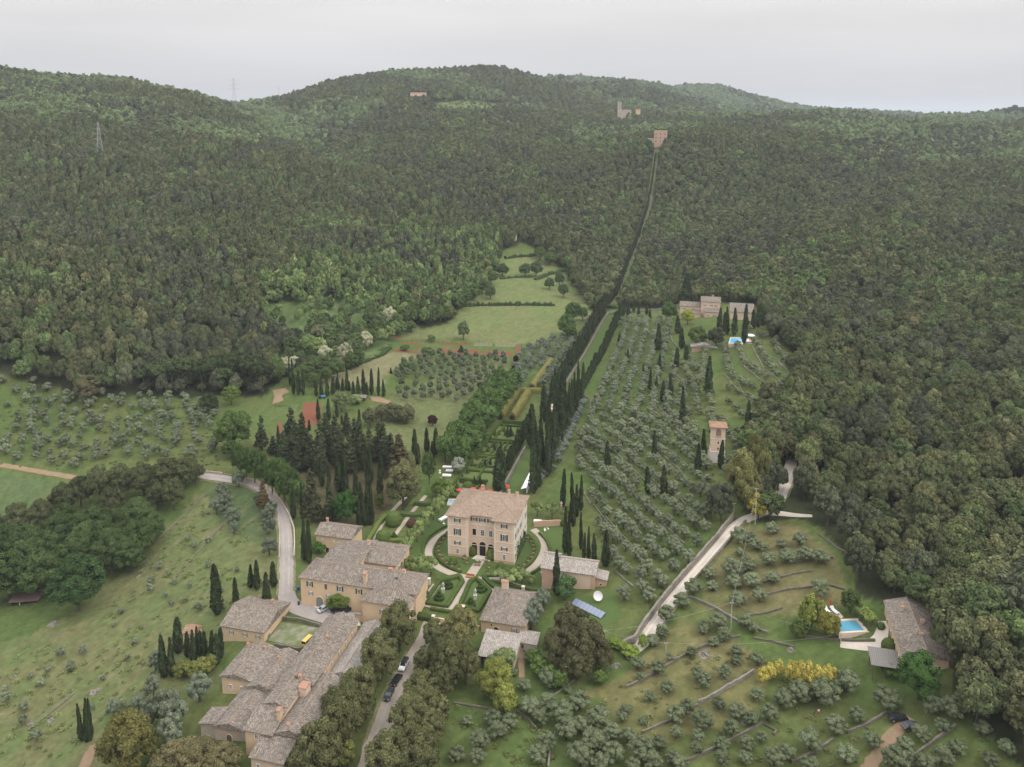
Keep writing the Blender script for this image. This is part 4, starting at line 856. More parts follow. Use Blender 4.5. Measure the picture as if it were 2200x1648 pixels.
add_block(sh, -2.6, 0, 5.2, 4.5, -2, 5.0, 'gy', 1.6, PALEW, T_OLD); add_window(sh, 'F', 0, .2, 2.4, 2.4, 5, 4.5, kind='arch', arch=True)
rx, ry = 203.0, 1113.0; zb = float(ground(rx, ry)); rv = building('hermitage', 'tall pink brick hermitage at the top of the straight cutting through the wood', rx - 9.5, ry, zb, -12, cat='hermitage')
zt = aty(1422, 281, ry)[2] - zb; MB().box(0, 17, 0, 14, -8, zt - .8).build('wall', BRICKR, rv); MB().box(-.3, 17.3, -.3, 14.3, zt - .8, zt).build('parapet', BRICKR, rv)
for a in (2.5, 8.5, 14.5):
    for z in (.30, .52, .74): add_window(rv, 'F', a, zt * z, 1.3, 2.0, 17, 14, kind='arch')
MB().box(-8, -.02, 2, 10, -8, zt * .48).build('annex', STONEW, rv); add_window(rv, 'F', -4, zt * .2, 1.8, 2.2, 17, 14, kind='arch', arch=True, off=-2); MB().box(-8.3, -.02, 1.7, 10.3, zt * .48, zt * .48 + .7).build('parapet', STONEW, rv)
cx_, cy_ = 222.0, 1640.0
def far_house(name, label, u, vb, vt, y, w, d, roof, wm, tm, cat, rz=0):
    x, _, z0 = aty(u, vb, y); z1 = aty(u, vt, y)[2]; t = building(name, label, x, y, z0, rz, cat)
    add_block(t, -w / 2, 0, w, d, -12, (z1 - z0) * .8, roof, (z1 - z0) * .2, wm, tm, .4); return t, z1 - z0
t_, h_ = far_house('church', 'little stone church with a square bell tower on the far hill', 1345, 247, 236, 1600, 20, 9, 'gx', STONEW, T_OLD, 'church')
zt = aty(1333, 218, 1600)[2] - t_.location.z; MB().box(-16, -9.2, 0, 7, -12, zt).build('bell_tower', STONEW, t_); V_, F_, r = roof_shape('hip', -16.4, -8.8, -.4, 7.4, zt, .9); MB().add(V_, F_).build('tower_roof', T_OLD, t_); roof_uv(t_.children[-1].data)
for z in (.45, .65, .85): add_window(t_, 'F', -12.6, zt * z, 1.6, 2.4, 20, 9, kind='arch')
far_house('yellow_house', 'small yellow house beside the far church', 1371, 246, 235, 1600, 8, 8, 'gx', mat('yellow_render', (.55, .42, .22)), T_ORANGE, 'house')
t_, h_ = far_house('hill_farm', 'long low pink farmhouse high on the far hill below the summit', 899, 209, 199, float(place(899, 208)[1]) + 6, 32, 9, 'gx', PEACH, T_ORANGE, 'house', 8)
for k in range(6): add_window(t_, 'F', -13 + k * 5, 1.0, 1.4, 1.8, 32, 9, kind='arch')
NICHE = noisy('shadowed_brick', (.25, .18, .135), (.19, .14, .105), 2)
# dovecote tower
q = place(1555, 983); zb = q[2]
dv = building('dovecote_tower', 'slender brick tower with an orange roof and a flared stone base among the olives', q[0] - 2.8, q[1], zb, -10, cat='tower')
HT = aty(1556, 912, q[1])[2] - zb
b = MB(); H0 = HT * .24; s0, s1 = 3.9, 2.75
b.add([(-s0, -s0, -1.5), (s0, -s0, -1.5), (s0, s0, -1.5), (-s0, s0, -1.5), (-s1, -s1, H0), (s1, -s1, H0), (s1, s1, H0), (-s1, s1, H0)], [(0, 3, 2, 1), (4, 5, 6, 7), (0, 1, 5, 4), (1, 2, 6, 5), (2, 3, 7, 6), (3, 0, 4, 7)]); b.build('battered_base', noisy('grey_stone', (.36, .33, .30), (.44, .41, .38), 2), dv)
MB().box(-s1 + .05, s1 - .05, -s1 + .05, s1 - .05, H0, HT).build('wall', PEACH, dv); MB().box(-s1 - .15, s1 + .15, -s1 - .15, s1 + .15, H0 - .1, H0 + .35).build('string_course', TRIM, dv)
MB().box(-s1 - .06, s1 + .06, -s1 - .06, s1 + .06, HT * .63, HT * .655).build('string_course', TRIM, dv)
V_, F_, r = roof_shape('hip', -s1 - .7, s1 + .7, -s1 - .7, s1 + .71, HT, 1.1); roof_uv(MB().add(V_, F_).build('roof', T_ORANGE, dv).data)
for f in ('F', 'L'):
    e = thing_off = None
    (x_, y_), r_ = (((.1, -s1 + .04), 0) if f == 'F' else ((-s1 + .04, 0), -math.pi / 2))
    MB().box(-1.25, 1.25, -.05, -.012, HT * .66, HT * .735).build('brick_panel', T_ORANGE if False else BRICKR, dv, (x_, y_, 0), r_)
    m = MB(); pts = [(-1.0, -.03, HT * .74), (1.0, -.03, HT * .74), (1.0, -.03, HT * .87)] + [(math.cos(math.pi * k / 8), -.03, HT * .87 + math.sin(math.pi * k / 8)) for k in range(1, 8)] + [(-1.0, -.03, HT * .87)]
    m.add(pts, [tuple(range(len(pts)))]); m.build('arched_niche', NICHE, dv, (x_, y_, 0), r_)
    for z in (.32, .5): MB().box(-.25, .25, -.05, -.01, HT * z, HT * z + .9).build('slit_window', DARK, dv, (x_, y_, 0), r_)
# ---------------------------------------------------------------- roads, paths, lawns, beds
GRAVEL = noisy('pale_gravel', (.45, .395, .335), (.51, .455, .395), .8, 1, (.37, .325, .27), .15, 8, .05)
ASPH = noisy('worn_asphalt', (.265, .235, .215), (.31, .28, .26), .35, 1, (.235, .21, .195), .12, 8, .05)
PATHM = noisy('fine_gravel', (.33, .275, .225), (.38, .325, .275), 1.5, 1, (.30, .25, .21), .3, 6, .05)
DIRT = noisy('red_dirt', (.225, .15, .095), (.26, .185, .125), .9, 1, (.17, .145, .08), .3, 8, .05)
SOIL = noisy('tilled_red_soil', (.145, .058, .034), (.175, .076, .046), 1.2, 1, None, .1, 8, .05)
LAWN = noisy('mown_lawn', (.062, .098, .030), (.076, .112, .036), .6, 1, (.085, .11, .04), .2, 8, .05)
ROUGH = noisy('rough_grass', (.08, .11, .042), (.105, .12, .052), .5, 1, (.125, .12, .065), .2, 8, .05)
def world_poly(px): return [place(u, v)[:2] for u, v in px]
def densify(P, step, closed=False):
    P = [np.array(p, float) for p in P]; out = []
    n = len(P)
    for i in range(n if closed else n - 1):
        a, b = P[i], P[(i + 1) % n]; k = max(1, int(np.hypot(*(b - a)[:2]) / step))
        out += [a + (b - a) * j / k for j in range(k)]
    if not closed: out.append(P[-1])
    return out
def smooth(P, it=2, closed=False):
    P = [np.array(p, float) for p in P]
    for _ in range(it):
        Q = [] if closed else [P[0]]; n = len(P)
        for i in range(n if closed else n - 1): a, b = P[i], P[(i + 1) % n]; Q += [a * .75 + b * .25, a * .25 + b * .75]
        if not closed: Q.append(P[-1])
        P = Q
    return P
def ribbon(name, P, w, m, lift=.10, closed=False, across=4, rough=.0):
    """a strip of width w (or list) draped over the ground along world points P"""
    P = densify(smooth([np.array(p[:2]) for p in P], 2, closed), 1.6, closed); n = len(P); V = []
    W = np.interp(np.linspace(0, 1, n), np.linspace(0, 1, len(w)), w) if hasattr(w, '__len__') else np.full(n, w)
    for i in range(n):
        d = (P[(i + 1) % n] - P[i - 1]) if closed else P[min(i + 1, n - 1)] - P[max(i - 1, 0)]
        d = d / (np.hypot(*d) + 1e-9); q = np.array((-d[1], d[0]))
        for k in range(across + 1):
            e = 1 + (rough * (rng.random() - .5) if k in (0, across) else 0)
            s = P[i] + q * W[i] * (k / across - .5) * e; V.append((s[0], s[1], float(ground(s[0], s[1])) + lift))
    a = across + 1
    F = [(i * a + k + 1, i * a + k, ((i + 1) % n) * a + k, ((i + 1) % n) * a + k + 1) for i in range(n if closed else n - 1) for k in range(across)]
    return obj(name, mesh_np(name, V, F, m, True))
def patch(name, P, m, lift=.06, cells=26, kind='structure'):
    """a sheet over the ground inside the (roughly convex) world polygon P"""
    P = np.array([p[:2] for p in P]); c = P.mean(0); u_, s_, vt_ = np.linalg.svd(P - c); ax, ay = vt_[0], vt_[1]
    L_ = (P - c) @ ax; M_ = (P - c) @ ay; V = []; rows = 0
    for s in np.linspace(L_.min() + 1e-3, L_.max() - 1e-3, cells):
        hit = []
        for i in range(len(P)):
            a0, a1, b0, b1 = L_[i], L_[(i + 1) % len(P)], M_[i], M_[(i + 1) % len(P)]
            if (a0 - s) * (a1 - s) <= 0 and a0 != a1: hit.append(b0 + (b1 - b0) * (s - a0) / (a1 - a0))
        if len(hit) < 2: continue
        for k in np.linspace(min(hit), max(hit), 13):
            p = c + ax * s + ay * k; V.append((p[0], p[1], float(ground(p[0], p[1])) + lift))
        rows += 1
    F = [(i * 13 + k, i * 13 + k + 1, (i + 1) * 13 + k + 1, (i + 1) * 13 + k) for i in range(rows - 1) for k in range(12)]
    me = mesh_np(name, V, F, m, True)
    if len(me.polygons) and me.polygons[0].normal.z < 0: me.flip_normals()
    return structure(obj(name, me), kind)
structure(ribbon('white_road', world_poly(P_('360,1010 440,1023 480,1028 520,1034 548,1042 572,1056 592,1076 606,1100 614,1140 616,1190 615,1240 614,1275 622,1298 650,1312 690,1324 735,1338')), [4.0, 4.0, 4.0, 4.2, 4.6, 5.0, 5.4, 5.2, 5.0], ASPH, .14))
structure(patch('farm_yard', world_poly(P_('640,1302 690,1304 770,1318 775,1345 715,1345 660,1328 625,1318 625,1300')), GRAVEL, .09))
structure(ribbon('hill_road', world_poly(P_('1335,1402 1358,1392 1385,1375 1410,1340 1445,1290 1480,1245 1520,1200 1560,1150 1592,1120 1625,1108 1650,1098 1672,1075 1686,1045 1697,1010 1702,985')), [7.2, 6.0, 4.6, 4.4, 4.4, 4.4, 4.4, 4.6, 5.2, 4.6, 4.2, 4.0], GRAVEL, .14))
structure(ribbon('side_road', world_poly(P_('1650,1101 1680,1104 1715,1108 1745,1109')), [4.6, 4.0, 3.2, 2.4], GRAVEL, .10))
structure(ribbon('dirt_track', world_poly(P_('-80,985 0,998 60,1008 110,1018 160,1026')), 2.8, DIRT, .08, rough=.3))
structure(ribbon('ilex_drive', world_poly(P_('922,1335 912,1370 895,1405 872,1445 850,1490 828,1545 808,1600 790,1660')), [3.2, 3.8, 5.5, 6.5, 6.5, 6.0, 5.5], noisy('drive_gravel', (.28, .24, .195), (.33, .285, .24), 1.0, 1, (.23, .195, .15), .2, 8, .05), .08, rough=.15))
structure(ribbon('oval_drive', [E(p, q) for p, q in ((13.6, 20.1), (18, 15.5), (20.3, 9.7), (20.6, 3), (19.4, -4), (16.6, -8.6), (12, -12.6), (7, -14.8), (1, -15.6), (-5, -15.0), (-10.5, -13.0), (-15, -9.5), (-18, -4.5), (-19, 1), (-18.4, 6), (-16.4, 11), (-13.5, 17))], 2.6, PATHM, .12))
structure(ribbon('front_walk', world_poly(P_('1040,1192 1027,1212 1014,1232 1005,1246 990,1270 976,1293 962,1315')), 3.2, PATHM, .14))
for nm, px, w in (('garden_path', '1018,1243 1034,1250 1048,1262 1062,1276', 1.9), ('garden_path', '938,1256 922,1278 905,1302', 2.6), ('garden_path', '905,1298 940,1305 980,1311 1010,1316', 1.8), ('garden_path', '1080,1248 1130,1264 1180,1276', 1.6),
                  ('garden_path', '790,1175 835,1105 880,1060', 1.6), ('garden_path', '828,1178 856,1140 885,1100 915,1065', 1.5), ('garden_path', '920,1340 950,1345 990,1350', 2.2)):
    structure(ribbon(nm, world_poly(P_(px)), w, PATHM, .10))
structure(ribbon('pool_path', world_poly(P_('1805,1385 1840,1387 1870,1388 1890,1375 1897,1350 1895,1335')), [2.0, 3.0, 4.2, 3.0, 2.4], GRAVEL, .10))
structure(ribbon('parking_track', world_poly(P_('1960,1545 1925,1570 1905,1595 1885,1622 1860,1660')), 3.2, DIRT, .07, rough=.4))
structure(ribbon('foot_track', world_poly(P_('1118,1395 1120,1420 1121,1456')), 1.6, DIRT, .07, rough=.3))
structure(ribbon('slope_track', world_poly(P_('205,1600 190,1625 178,1655')), 3.0, DIRT, .07, rough=.3))
structure(ribbon('field_path', world_poly(P_('640,868 610,915 580,940')), 1.3, ROUGH, .06))
RUT = noisy('worn_track', (.30, .265, .235), (.36, .32, .285), .7, 1, (.25, .22, .19), .2, 8, .05); VERGE = noisy('grassy_verge', (.12, .14, .06), (.20, .19, .11), .9, 1, (.16, .135, .085), .3, 8, .05)
RUTP = noisy('packed_track', (.54, .48, .41), (.58, .52, .46), .7, 1, (.46, .41, .35), .2, 8, .05)
def offset(P, d):
    P = [np.array(p[:2]) for p in smooth([np.array(p[:2]) for p in P], 1)]; out = []
    for i in range(len(P)): t = P[min(i + 1, len(P) - 1)] - P[max(i - 1, 0)]; t = t / (np.hypot(*t) + 1e-9); out.append(P[i] + np.array((-t[1], t[0])) * d)
    return out
for rd, m, offs, vo in (('440,1023 480,1028 520,1034 548,1042 572,1056 592,1076 606,1100 614,1140 616,1190 615,1240 614,1275', RUT, (-.95, .8), (-2.6, 2.65)), ('1385,1375 1410,1340 1445,1290 1480,1245 1520,1200 1560,1150 1592,1120', RUTP, (-.9, .8), (-2.2,)), ('1625,1108 1650,1098 1672,1075 1686,1045 1697,1010', RUTP, (-.8, .8), (-2.3, 2.3)), ('895,1405 872,1445 850,1490 828,1545 808,1600', RUT, (-.8, 1.0), (-3.0, 3.0))):
    W_px = world_poly(P_(rd))
    for o_ in offs: structure(ribbon('wheel_track', offset(W_px, o_), .6, m, .15, rough=.8))
    for o_ in vo: structure(ribbon('road_verge', offset(W_px, o_), .8, VERGE, .16, rough=1.2))
# lawns, beds, yards
structure(patch('villa_lawn', [E(p, q) for p, q in ((-19, -4), (-11, -13.5), (0, -15.5), (8, -15), (17, -9), (20, 0), (20, 10), (14, 19), (-13, 17), (-18, 8))], LAWN, .05, 40))
structure(patch('side_lawn', [E(p, q) for p, q in ((12, 20), (24, 26), (28, 10), (27, -8), (22, -16), (8, -19), (6, -15), (17, -8), (20, 4))], LAWN, .03, 30))
structure(patch('west_lawn', [E(p, q) for p, q in ((-25, -10), (-18, -14), (-11, -13), (-18, -4), (-18, 8), (-14, 18), (-24, 40), (-28, 20))], LAWN, .03, 30))
structure(patch('long_lawn', [E(p, q) for p, q in ((-4.2, 40), (6.0, 40), (6.5, 170), (9.5, 330), (1.5, 330), (-2.2, 170))], LAWN, .05, 90))
structure(patch('parterre_lawn', [E(p, q) for p, q in ((-26, 34), (-9.5, 34), (-12.5, 117), (-23.5, 117))], noisy('parterre_grass', (.085, .115, .036), (.10, .125, .042), .5, 1, (.12, .125, .055), .2), .05, 50))
structure(patch('yard_grass', world_poly(P_('604,1337 690,1350 648,1392 575,1376')), noisy('gravelly_grass', (.27, .25, .20), (.11, .13, .055), .45, 1, (.085, .115, .04), .18, 6, .05, 0, .8), .08, 20))
structure(patch('chapel_lawn', world_poly(P_('1215,1272 1290,1284 1322,1262 1335,1330 1300,1345 1240,1330 1200,1300')), LAWN, .05, 20))
for px in ('655,864 678,866 690,868 690,905 660,922 640,905', '595,905 606,912 606,940 598,948', '951,749 1032,753 1032,764 948,760', '1040,753 1102,755 1100,764 1034,763', '1112,741 1120,743 1112,760 1104,760', '868,735 905,737 905,741 866,738', '846,752 905,754 905,758 846,757', '950,736 1005,739 1000,742 950,740', '846,722 862,722 862,726 845,726'):
    structure(patch('soil_bed', world_poly(P_(px)), SOIL, .10, 14))
for px in ('585,838 612,834 622,842 605,850 610,862 585,868 590,852', '795,852 815,853 840,862 838,868 800,862'): structure(patch('bare_earth', world_poly(P_(px)), DIRT, .07, 18))
for px in ('1018,736 1058,737 1058,744 1015,744', '1064,737 1110,738 1108,746 1062,745'): structure(patch('vegetable_bed', world_poly(P_(px)), noisy('vegetable_rows', (.10, .15, .06), (.16, .13, .08), 1.2), .12, 12))
structure(ribbon('hill_cutting', [(axis_x(y), y) for y in (612, 660, 720, 800, 900, 1000, 1060, 1108)], 6.5, ROUGH, .25))

# ---------------------------------------------------------------- walls
DRY = noisy('dry_stone', (.20, .175, .145), (.10, .09, .07), 1.6, 1, (.08, .09, .045), .35, 8, .05, .6)
DRYP = noisy('pale_dry_stone', (.26, .235, .205), (.15, .135, .115), 1.6, 1, (.11, .11, .07), .35, 8, .05, .6)
def wall_run(name, P, h, w, m, label, cat='wall', group=None, jag=.18, sink=.6, cap=None):
    P = densify([np.array(p[:2]) for p in P], 1.2); V = []; n = len(P); o_ = P[0].copy(); z0 = float(ground(*o_))
    for i in range(n):
        d = P[min(i + 1, n - 1)] - P[max(i - 1, 0)]; d = d / (np.hypot(*d) + 1e-9); q = np.array((-d[1], d[0])) * w / 2
        z = float(ground(*P[i])); t = h * (1 + jag * (rng.random() - .5))
        for s, zz in ((-1, -sink), (-.85, t), (.85, t + jag * .3 * (rng.random() - .5)), (1, -sink)):
            p = P[i] + q * s * (1 + jag * .5 * (rng.random() - .5)) - o_; V.append((p[0], p[1], z + zz - z0))
    F = [(i * 4 + k, (i + 1) * 4 + k, (i + 1) * 4 + k + 1, i * 4 + k + 1) for i in range(n - 1) for k in range(3)] + [(0, 1, 2, 3), (4 * n - 1, 4 * n - 2, 4 * n - 3, 4 * n - 4)]
    o = obj(name, mesh_np(name, V, F, m), None, (o_[0], o_[1], z0)); bm = bmesh.new(); bm.from_mesh(o.data); bmesh.ops.recalc_face_normals(bm, faces=bm.faces); bm.to_mesh(o.data); bm.free()
    return tag(o, label, cat, group)
wall_run('stone_wall', world_poly(P_('1338,1392 1362,1383 1380,1352 1420,1298 1460,1250 1500,1205 1540,1160 1575,1115')), 2.3, .8, DRYP, 'high pale stone wall along the left side of the white hill road')
wall_run('stone_wall', world_poly(P_('1602,1122 1570,1160 1530,1205 1500,1240 1478,1262')), 1.0, .7, DRY, 'crumbling low stone wall along the right side of the white hill road')
wall_run('brick_wall', world_poly(P_('520,1029 548,1036 575,1050 600,1074 622,1110 632,1140 633,1170 632,1200')), 1.2, .45, STONEW, 'low ochre brick wall curving along the right side of the asphalt road')
wall_run('brick_wall', world_poly(P_('598,1100 601,1140 600,1200')),   .5, .35, STONEW, 'low ochre kerb wall along the left side of the asphalt road')
wall_run('brick_wall', world_poly(P_('440,1016 478,1020')), 1.0, .5, STONEW, 'short ochre wall above the bend of the asphalt road')
wall_run('stone_wall', [E(p, q) for p, q in ((-4.6, 42), (-4.9, 86.5))], 1.8, .6, DRYP, 'lichened garden wall along the near half of the long lawn')
wall_run('stone_wall', [E(p, q) for p, q in ((-4.2, 118), (-2.9, 164), (-.2, 300), (.6, 334))], 1.8, .6, DRYP, 'lichened garden wall along the far half of the long lawn')
wall_run('stone_wall', [E(p, q) for p, q in ((1.2, 335), (10.5, 337))], 1.6, .8, DRYP, 'curved pale end wall closing the long lawn')
wall_run('stone_wall', [E(p, q) for p, q in ((12.5, 337), (48, 342), (70, 344))], 1.6, .6, DRYP, 'pale boundary wall at the top of the olive grove, under the wood')
wall_run('brick_wall', [E(p, q) for p, q in ((13.5, 22.0), (25.5, 24.6))], 2.2, .5, BRICKR, 'brick garden wall behind the lime trees, right of the villa')
wall_run('stone_wall', world_poly(P_('590,1393 640,1402 652,1400')), 1.6, .6, DRY, 'stone wall closing the grassy yard beside the barn'); wall_run('stone_wall', world_poly(P_('608,1332 648,1337 696,1351')), 1.2, .6, DRY, 'low stone wall with climbers along the upper edge of the grassy yard')
wall_run('brick_wall', world_poly(P_('880,1325 920,1332 985,1342 1030,1352')), 1.1, .5, OCHRE, 'low brick wall with a gate pier in front of the formal garden')
ti = 'dry stone terrace wall stepping across the large olive slope'; tg = 'terrace walls of the large olive slope'
for px in ('1240,978 1282,1020 1318,1056 1360,1100', '1262,905 1300,950 1350,1000 1400,1050', '1318,950 1360,990 1420,1050', '1360,1062 1420,1120 1470,1170', '1300,1110 1345,1160 1390,1210', '1340,905 1400,960 1460,1010 1500,1060', '1400,860 1440,900 1470,925', '1440,795 1470,822 1500,845', '1395,795 1440,840 1480,880', '1490,1015 1530,1050 1560,1080', '1275,1085 1310,1130 1350,1180', '1318,1225 1340,1245 1360,1262', '1270,860 1260,905', '1400,1010 1450,1060 1500,1110', '1255,1060 1268,1085', '1350,925 1400,945 1450,975'):
    wall_run('terrace_wall', world_poly(P_(px)), .5, .45, DRYP, ti, 'wall', tg, .5)
ti = 'curving dry stone wall between olive rows below the upper pool'; tg = 'terrace walls below the upper pool'
for px in ('1617,746 1632,775 1641,795 1662,808 1683,828', '1585,760 1600,790 1630,815 1670,845', '1556,805 1575,830 1610,852 1640,868', '1678,782 1695,805', '1658,770 1672,775 1680,790', '1560,740 1600,738 1640,735', '1436,712 1445,735 1460,752'):
    wall_run('terrace_wall', world_poly(P_(px)), .6, .5, DRYP, ti, 'wall', tg, .4)
for px, lab, h in (('1345,1478 1370,1468 1420,1440 1460,1415 1485,1402 1530,1382 1590,1368', 'long weedy dry stone wall below the round dry terrace', 1.3), ('1620,1446 1570,1475 1500,1515', 'clean grey retaining wall beside the yellow broom bushes', 1.9), ('1500,1515 1450,1545 1380,1575', 'grassy lower end of the retaining wall among olives', 1.0),
                   ('1640,1555 1570,1592 1510,1622 1465,1642', 'dry stone wall crossing the lowest terrace, centre right', 1.3), ('1640,1556 1668,1572 1662,1580', 'broken stub of wall behind an olive, lower right', .9), ('1905,1532 1860,1560 1820,1576', 'dry stone wall left of the two parked cars', 1.2), ('1790,1590 1750,1618 1700,1640', 'dry stone wall below the lawn with olives, bottom right', 1.2),
                   ('2052,1562 2010,1592 1970,1622 1950,1640', 'dry stone wall right of the red dirt track', 1.4), ('1482,1284 1530,1305 1590,1340 1650,1362', 'pale dry stone wall behind the utility pole', 1.3), ('1600,1325 1645,1318 1680,1308', 'low dry stone wall left of the weeping willow', 1.0), ('1640,1280 1690,1268 1745,1262', 'dry stone wall over the willow, on the middle terrace', 1.0), ('1640,1252 1700,1235 1745,1228', 'dry stone wall on the second terrace above the lower pool', 1.0),
                   ('1700,1210 1745,1202 1790,1200', 'dry stone wall on the upper right terrace near the wood', 1.0), ('1782,1258 1815,1268', 'short dry stone wall beside the wood above the lower pool', 1.0), ('1710,1368 1760,1373 1800,1377 1880,1378', 'curved garden wall below the lower pool', 1.2), ('1620,1372 1660,1380 1705,1392', 'tumbled pink stone wall left of the lower pool', 1.0),
                   ('1172,1490 1190,1495 1235,1460', 'thin pale wall in the grass below the great ilex', .6), ('1110,1530 1132,1545 1152,1568', 'short stone wall among dark olives, bottom centre', 1.2), ('975,1512 1010,1518 1055,1525', 'ruined stone wall behind the bushes, bottom centre', 1.0), ('1182,1610 1178,1650', 'grey wall running to the bottom edge between olives', 1.2),
                   ('60,1570 130,1515 160,1490', 'grassy bank wall low on the left slope', .6), ('330,1170 380,1120 440,1062', 'bare earth bank running up the left slope', .5), ('380,1235 440,1170 480,1128', 'second earth bank on the left slope', .5), ('300,1230 340,1190', 'short bank at the edge of the left wood', .5), ('1835,1195 1800,1180 1760,1150', 'stone bank at the foot of the wood, upper right terraces', .8)):
    wall_run('dry_stone_wall', world_poly(P_(px)), h * .6, .5, DRYP if 'pale' in lab or 'grey' in lab else DRY, lab, 'wall', None, .35)
# ---------------------------------------------------------------- kinds of plants
LEAF = leaf_mat('broad_leaves', (.62, .62, .58), (1.28, 1.25, 1.2), inst=True, rnd=.14, trans=.15)
OLIVEL = leaf_mat('olive_leaves', (.70, .72, .68), (1.25, 1.25, 1.28), inst=True, rnd=.14, trans=.15)
CYPL = leaf_mat('cypress_sprays', (.6, .62, .55), (1.35, 1.35, 1.15), inst=True, rnd=.15, trans=.08)
NEEDLE = leaf_mat('needles', (.6, .6, .6), (1.3, 1.3, 1.2), inst=True, rnd=.15, trans=.08)
GRN, BRI, DRK, OLV, CYP_, YEL, PUR, WHT, OKT, LIM, BOX, TUN = (.078, .122, .042), (.135, .195, .05), (.055, .076, .036), (.178, .203, .118), (.040, .054, .030), (.48, .42, .11), (.05, .022, .026), (.40, .41, .28), (.138, .145, .068), (.225, .285, .11), (.09, .13, .04), (.21, .20, .075)
FIR = (.054, .066, .037)
TR_O = trunk_mb(.4, .045, 4, np.random.default_rng(1), .2).mesh('olive_trunk', BARK); TR_B = OAK_TRUNK
TR_C = MB().tube([(0, 0, -.03), (0, 0, .12)], [.05, .045]).mesh('cypress_trunk', BARK); TR_P = MB().tube([(0, 0, -.02), (.01, 0, .5), (0, .01, .8)], [.035, .028, .02]).mesh('pine_trunk', BARK)
def remat(me, m): me.materials.clear(); me.materials.append(m); return me
BR_BIG = []
OL_N, BR_N, CY_N, CO_N, UM_N, BU_N, CY_F, OL_F, PO_N, WI_N = [], [], [], [], [], [], [], [], [], []
for s in range(5):
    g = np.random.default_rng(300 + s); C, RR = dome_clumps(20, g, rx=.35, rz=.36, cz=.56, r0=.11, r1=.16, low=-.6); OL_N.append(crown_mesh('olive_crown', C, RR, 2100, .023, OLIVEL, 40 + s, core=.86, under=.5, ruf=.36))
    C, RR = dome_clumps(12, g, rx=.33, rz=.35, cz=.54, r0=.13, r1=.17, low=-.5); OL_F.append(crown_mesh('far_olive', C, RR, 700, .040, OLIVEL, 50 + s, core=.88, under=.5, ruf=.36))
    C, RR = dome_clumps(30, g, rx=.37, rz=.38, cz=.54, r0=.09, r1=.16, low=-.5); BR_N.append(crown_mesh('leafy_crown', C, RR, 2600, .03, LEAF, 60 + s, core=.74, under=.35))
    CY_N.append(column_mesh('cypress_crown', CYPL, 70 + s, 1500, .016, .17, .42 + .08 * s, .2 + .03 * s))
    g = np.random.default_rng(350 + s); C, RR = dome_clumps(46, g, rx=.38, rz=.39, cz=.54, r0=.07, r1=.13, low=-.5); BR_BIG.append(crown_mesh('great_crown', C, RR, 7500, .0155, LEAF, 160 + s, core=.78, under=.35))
    C, RR = dome_clumps(20, g, rx=.36, rz=.42, cz=.45, r0=.12, r1=.2, low=-.2); BU_N.append(crown_mesh('bush_leaves', C, RR, 1000, .04, LEAF, 90 + s, core=.85, under=.3))
for s in range(3):
    g = np.random.default_rng(400 + s); CO_N.append(cone_mesh('conifer_crown', NEEDLE, 80 + s, 1500, .026, .42, 10))
    C, RR = dome_clumps(14, g, rx=.40, rz=.16, cz=.74, r0=.13, r1=.19, low=-.1, sq=.7); UM_N.append(crown_mesh('pine_crown', C, RR, 1000, .03, NEEDLE, 84 + s, core=.85, under=.4))
    C = []; RR = []
    for k in range(7):                                  # pollarded lime: knuckles of fresh leaves on bare limbs
        a = 2 * math.pi * k / 7 + g.random(); r = .34 if k else 0; C.append((r * math.cos(a), r * math.sin(a), .72 + g.normal() * .07)); q = g.uniform(.15, .21); RR.append((q, q, q * .95))
    PO_N.append(crown_mesh('pollard_crown', np.array(C), np.array(RR), 1100, .032, LEAF, 88 + s, core=.82, under=.5))
g = np.random.default_rng(9); C, RR = dome_clumps(16, g, rx=.36, rz=.36, cz=.55, r0=.1, r1=.15, low=-.2, sq=2.0); WI_N.append(crown_mesh('willow_crown', C, RR, 1600, .03, LEAF, 97, core=.8, under=.8))
TR_PO = trunk_mb(.55, .035, 6, np.random.default_rng(2), .3).mesh('lime_trunk', BARK)
KIND = {'olive': (OL_N, TR_O), 'leafy': (BR_N, TR_B), 'bush': (BU_N, None), 'conifer': (CO_N, TR_P), 'pine': (UM_N, TR_P), 'pollard': (PO_N, TR_PO), 'willow': (WI_N, TR_B), 'cypress': (CY_N, TR_C)}
def pick(kind): return KIND[kind][0][int(rng.integers(0, len(KIND[kind][0])))], KIND[kind][1]
def fwd(p): return p[1] * CP - (p[2] - CAMZ) * SP
def top_z(p, v): return aty(CU, v, p[1])[2] - p[2] if True else 0
def plant(kind, name, label, cat, u, vb, vt, wpx, tint, group=None, small=False, p=None):
    """a plant standing at pixel (u, vb), reaching up to row vt, wpx wide"""
    p = place(u, vb) if p is None else p
    h = max(.5, top_z(p, vt)); w = max(.4, wpx * fwd(p) / FPX); crown, trunk = pick(kind)
    if kind == 'leafy' and w > 7.5: crown = BR_BIG[int(rng.integers(0, 5))]
    tn = np.array(tint) * rng.uniform(.9, 1.1)
    if kind == 'cypress': w = w / .17
    if kind == 'conifer': w = w / .45
    if small:
        o = tag(obj(name, crown, None, (p[0], p[1], p[2] - .1), rng.uniform(0, 6.28), (w, w, h)), label, cat, group); o['tint'] = [float(q) for q in tn]; return o
    t = tree(name, label, cat, group, p, w, h, crown, trunk, tn, None, .1)
    if kind == 'cypress': t.children[0].rotation_euler = (rng.normal() * .025, rng.normal() * .025, 0)
    if kind == 'cypress' and len(t.children) > 1: t.children[1].scale = (h * .5, h * .5, h)
    return t
def many(rows, f):
    for r in rows.split(): f(*[float(q) for q in r.split(',')])

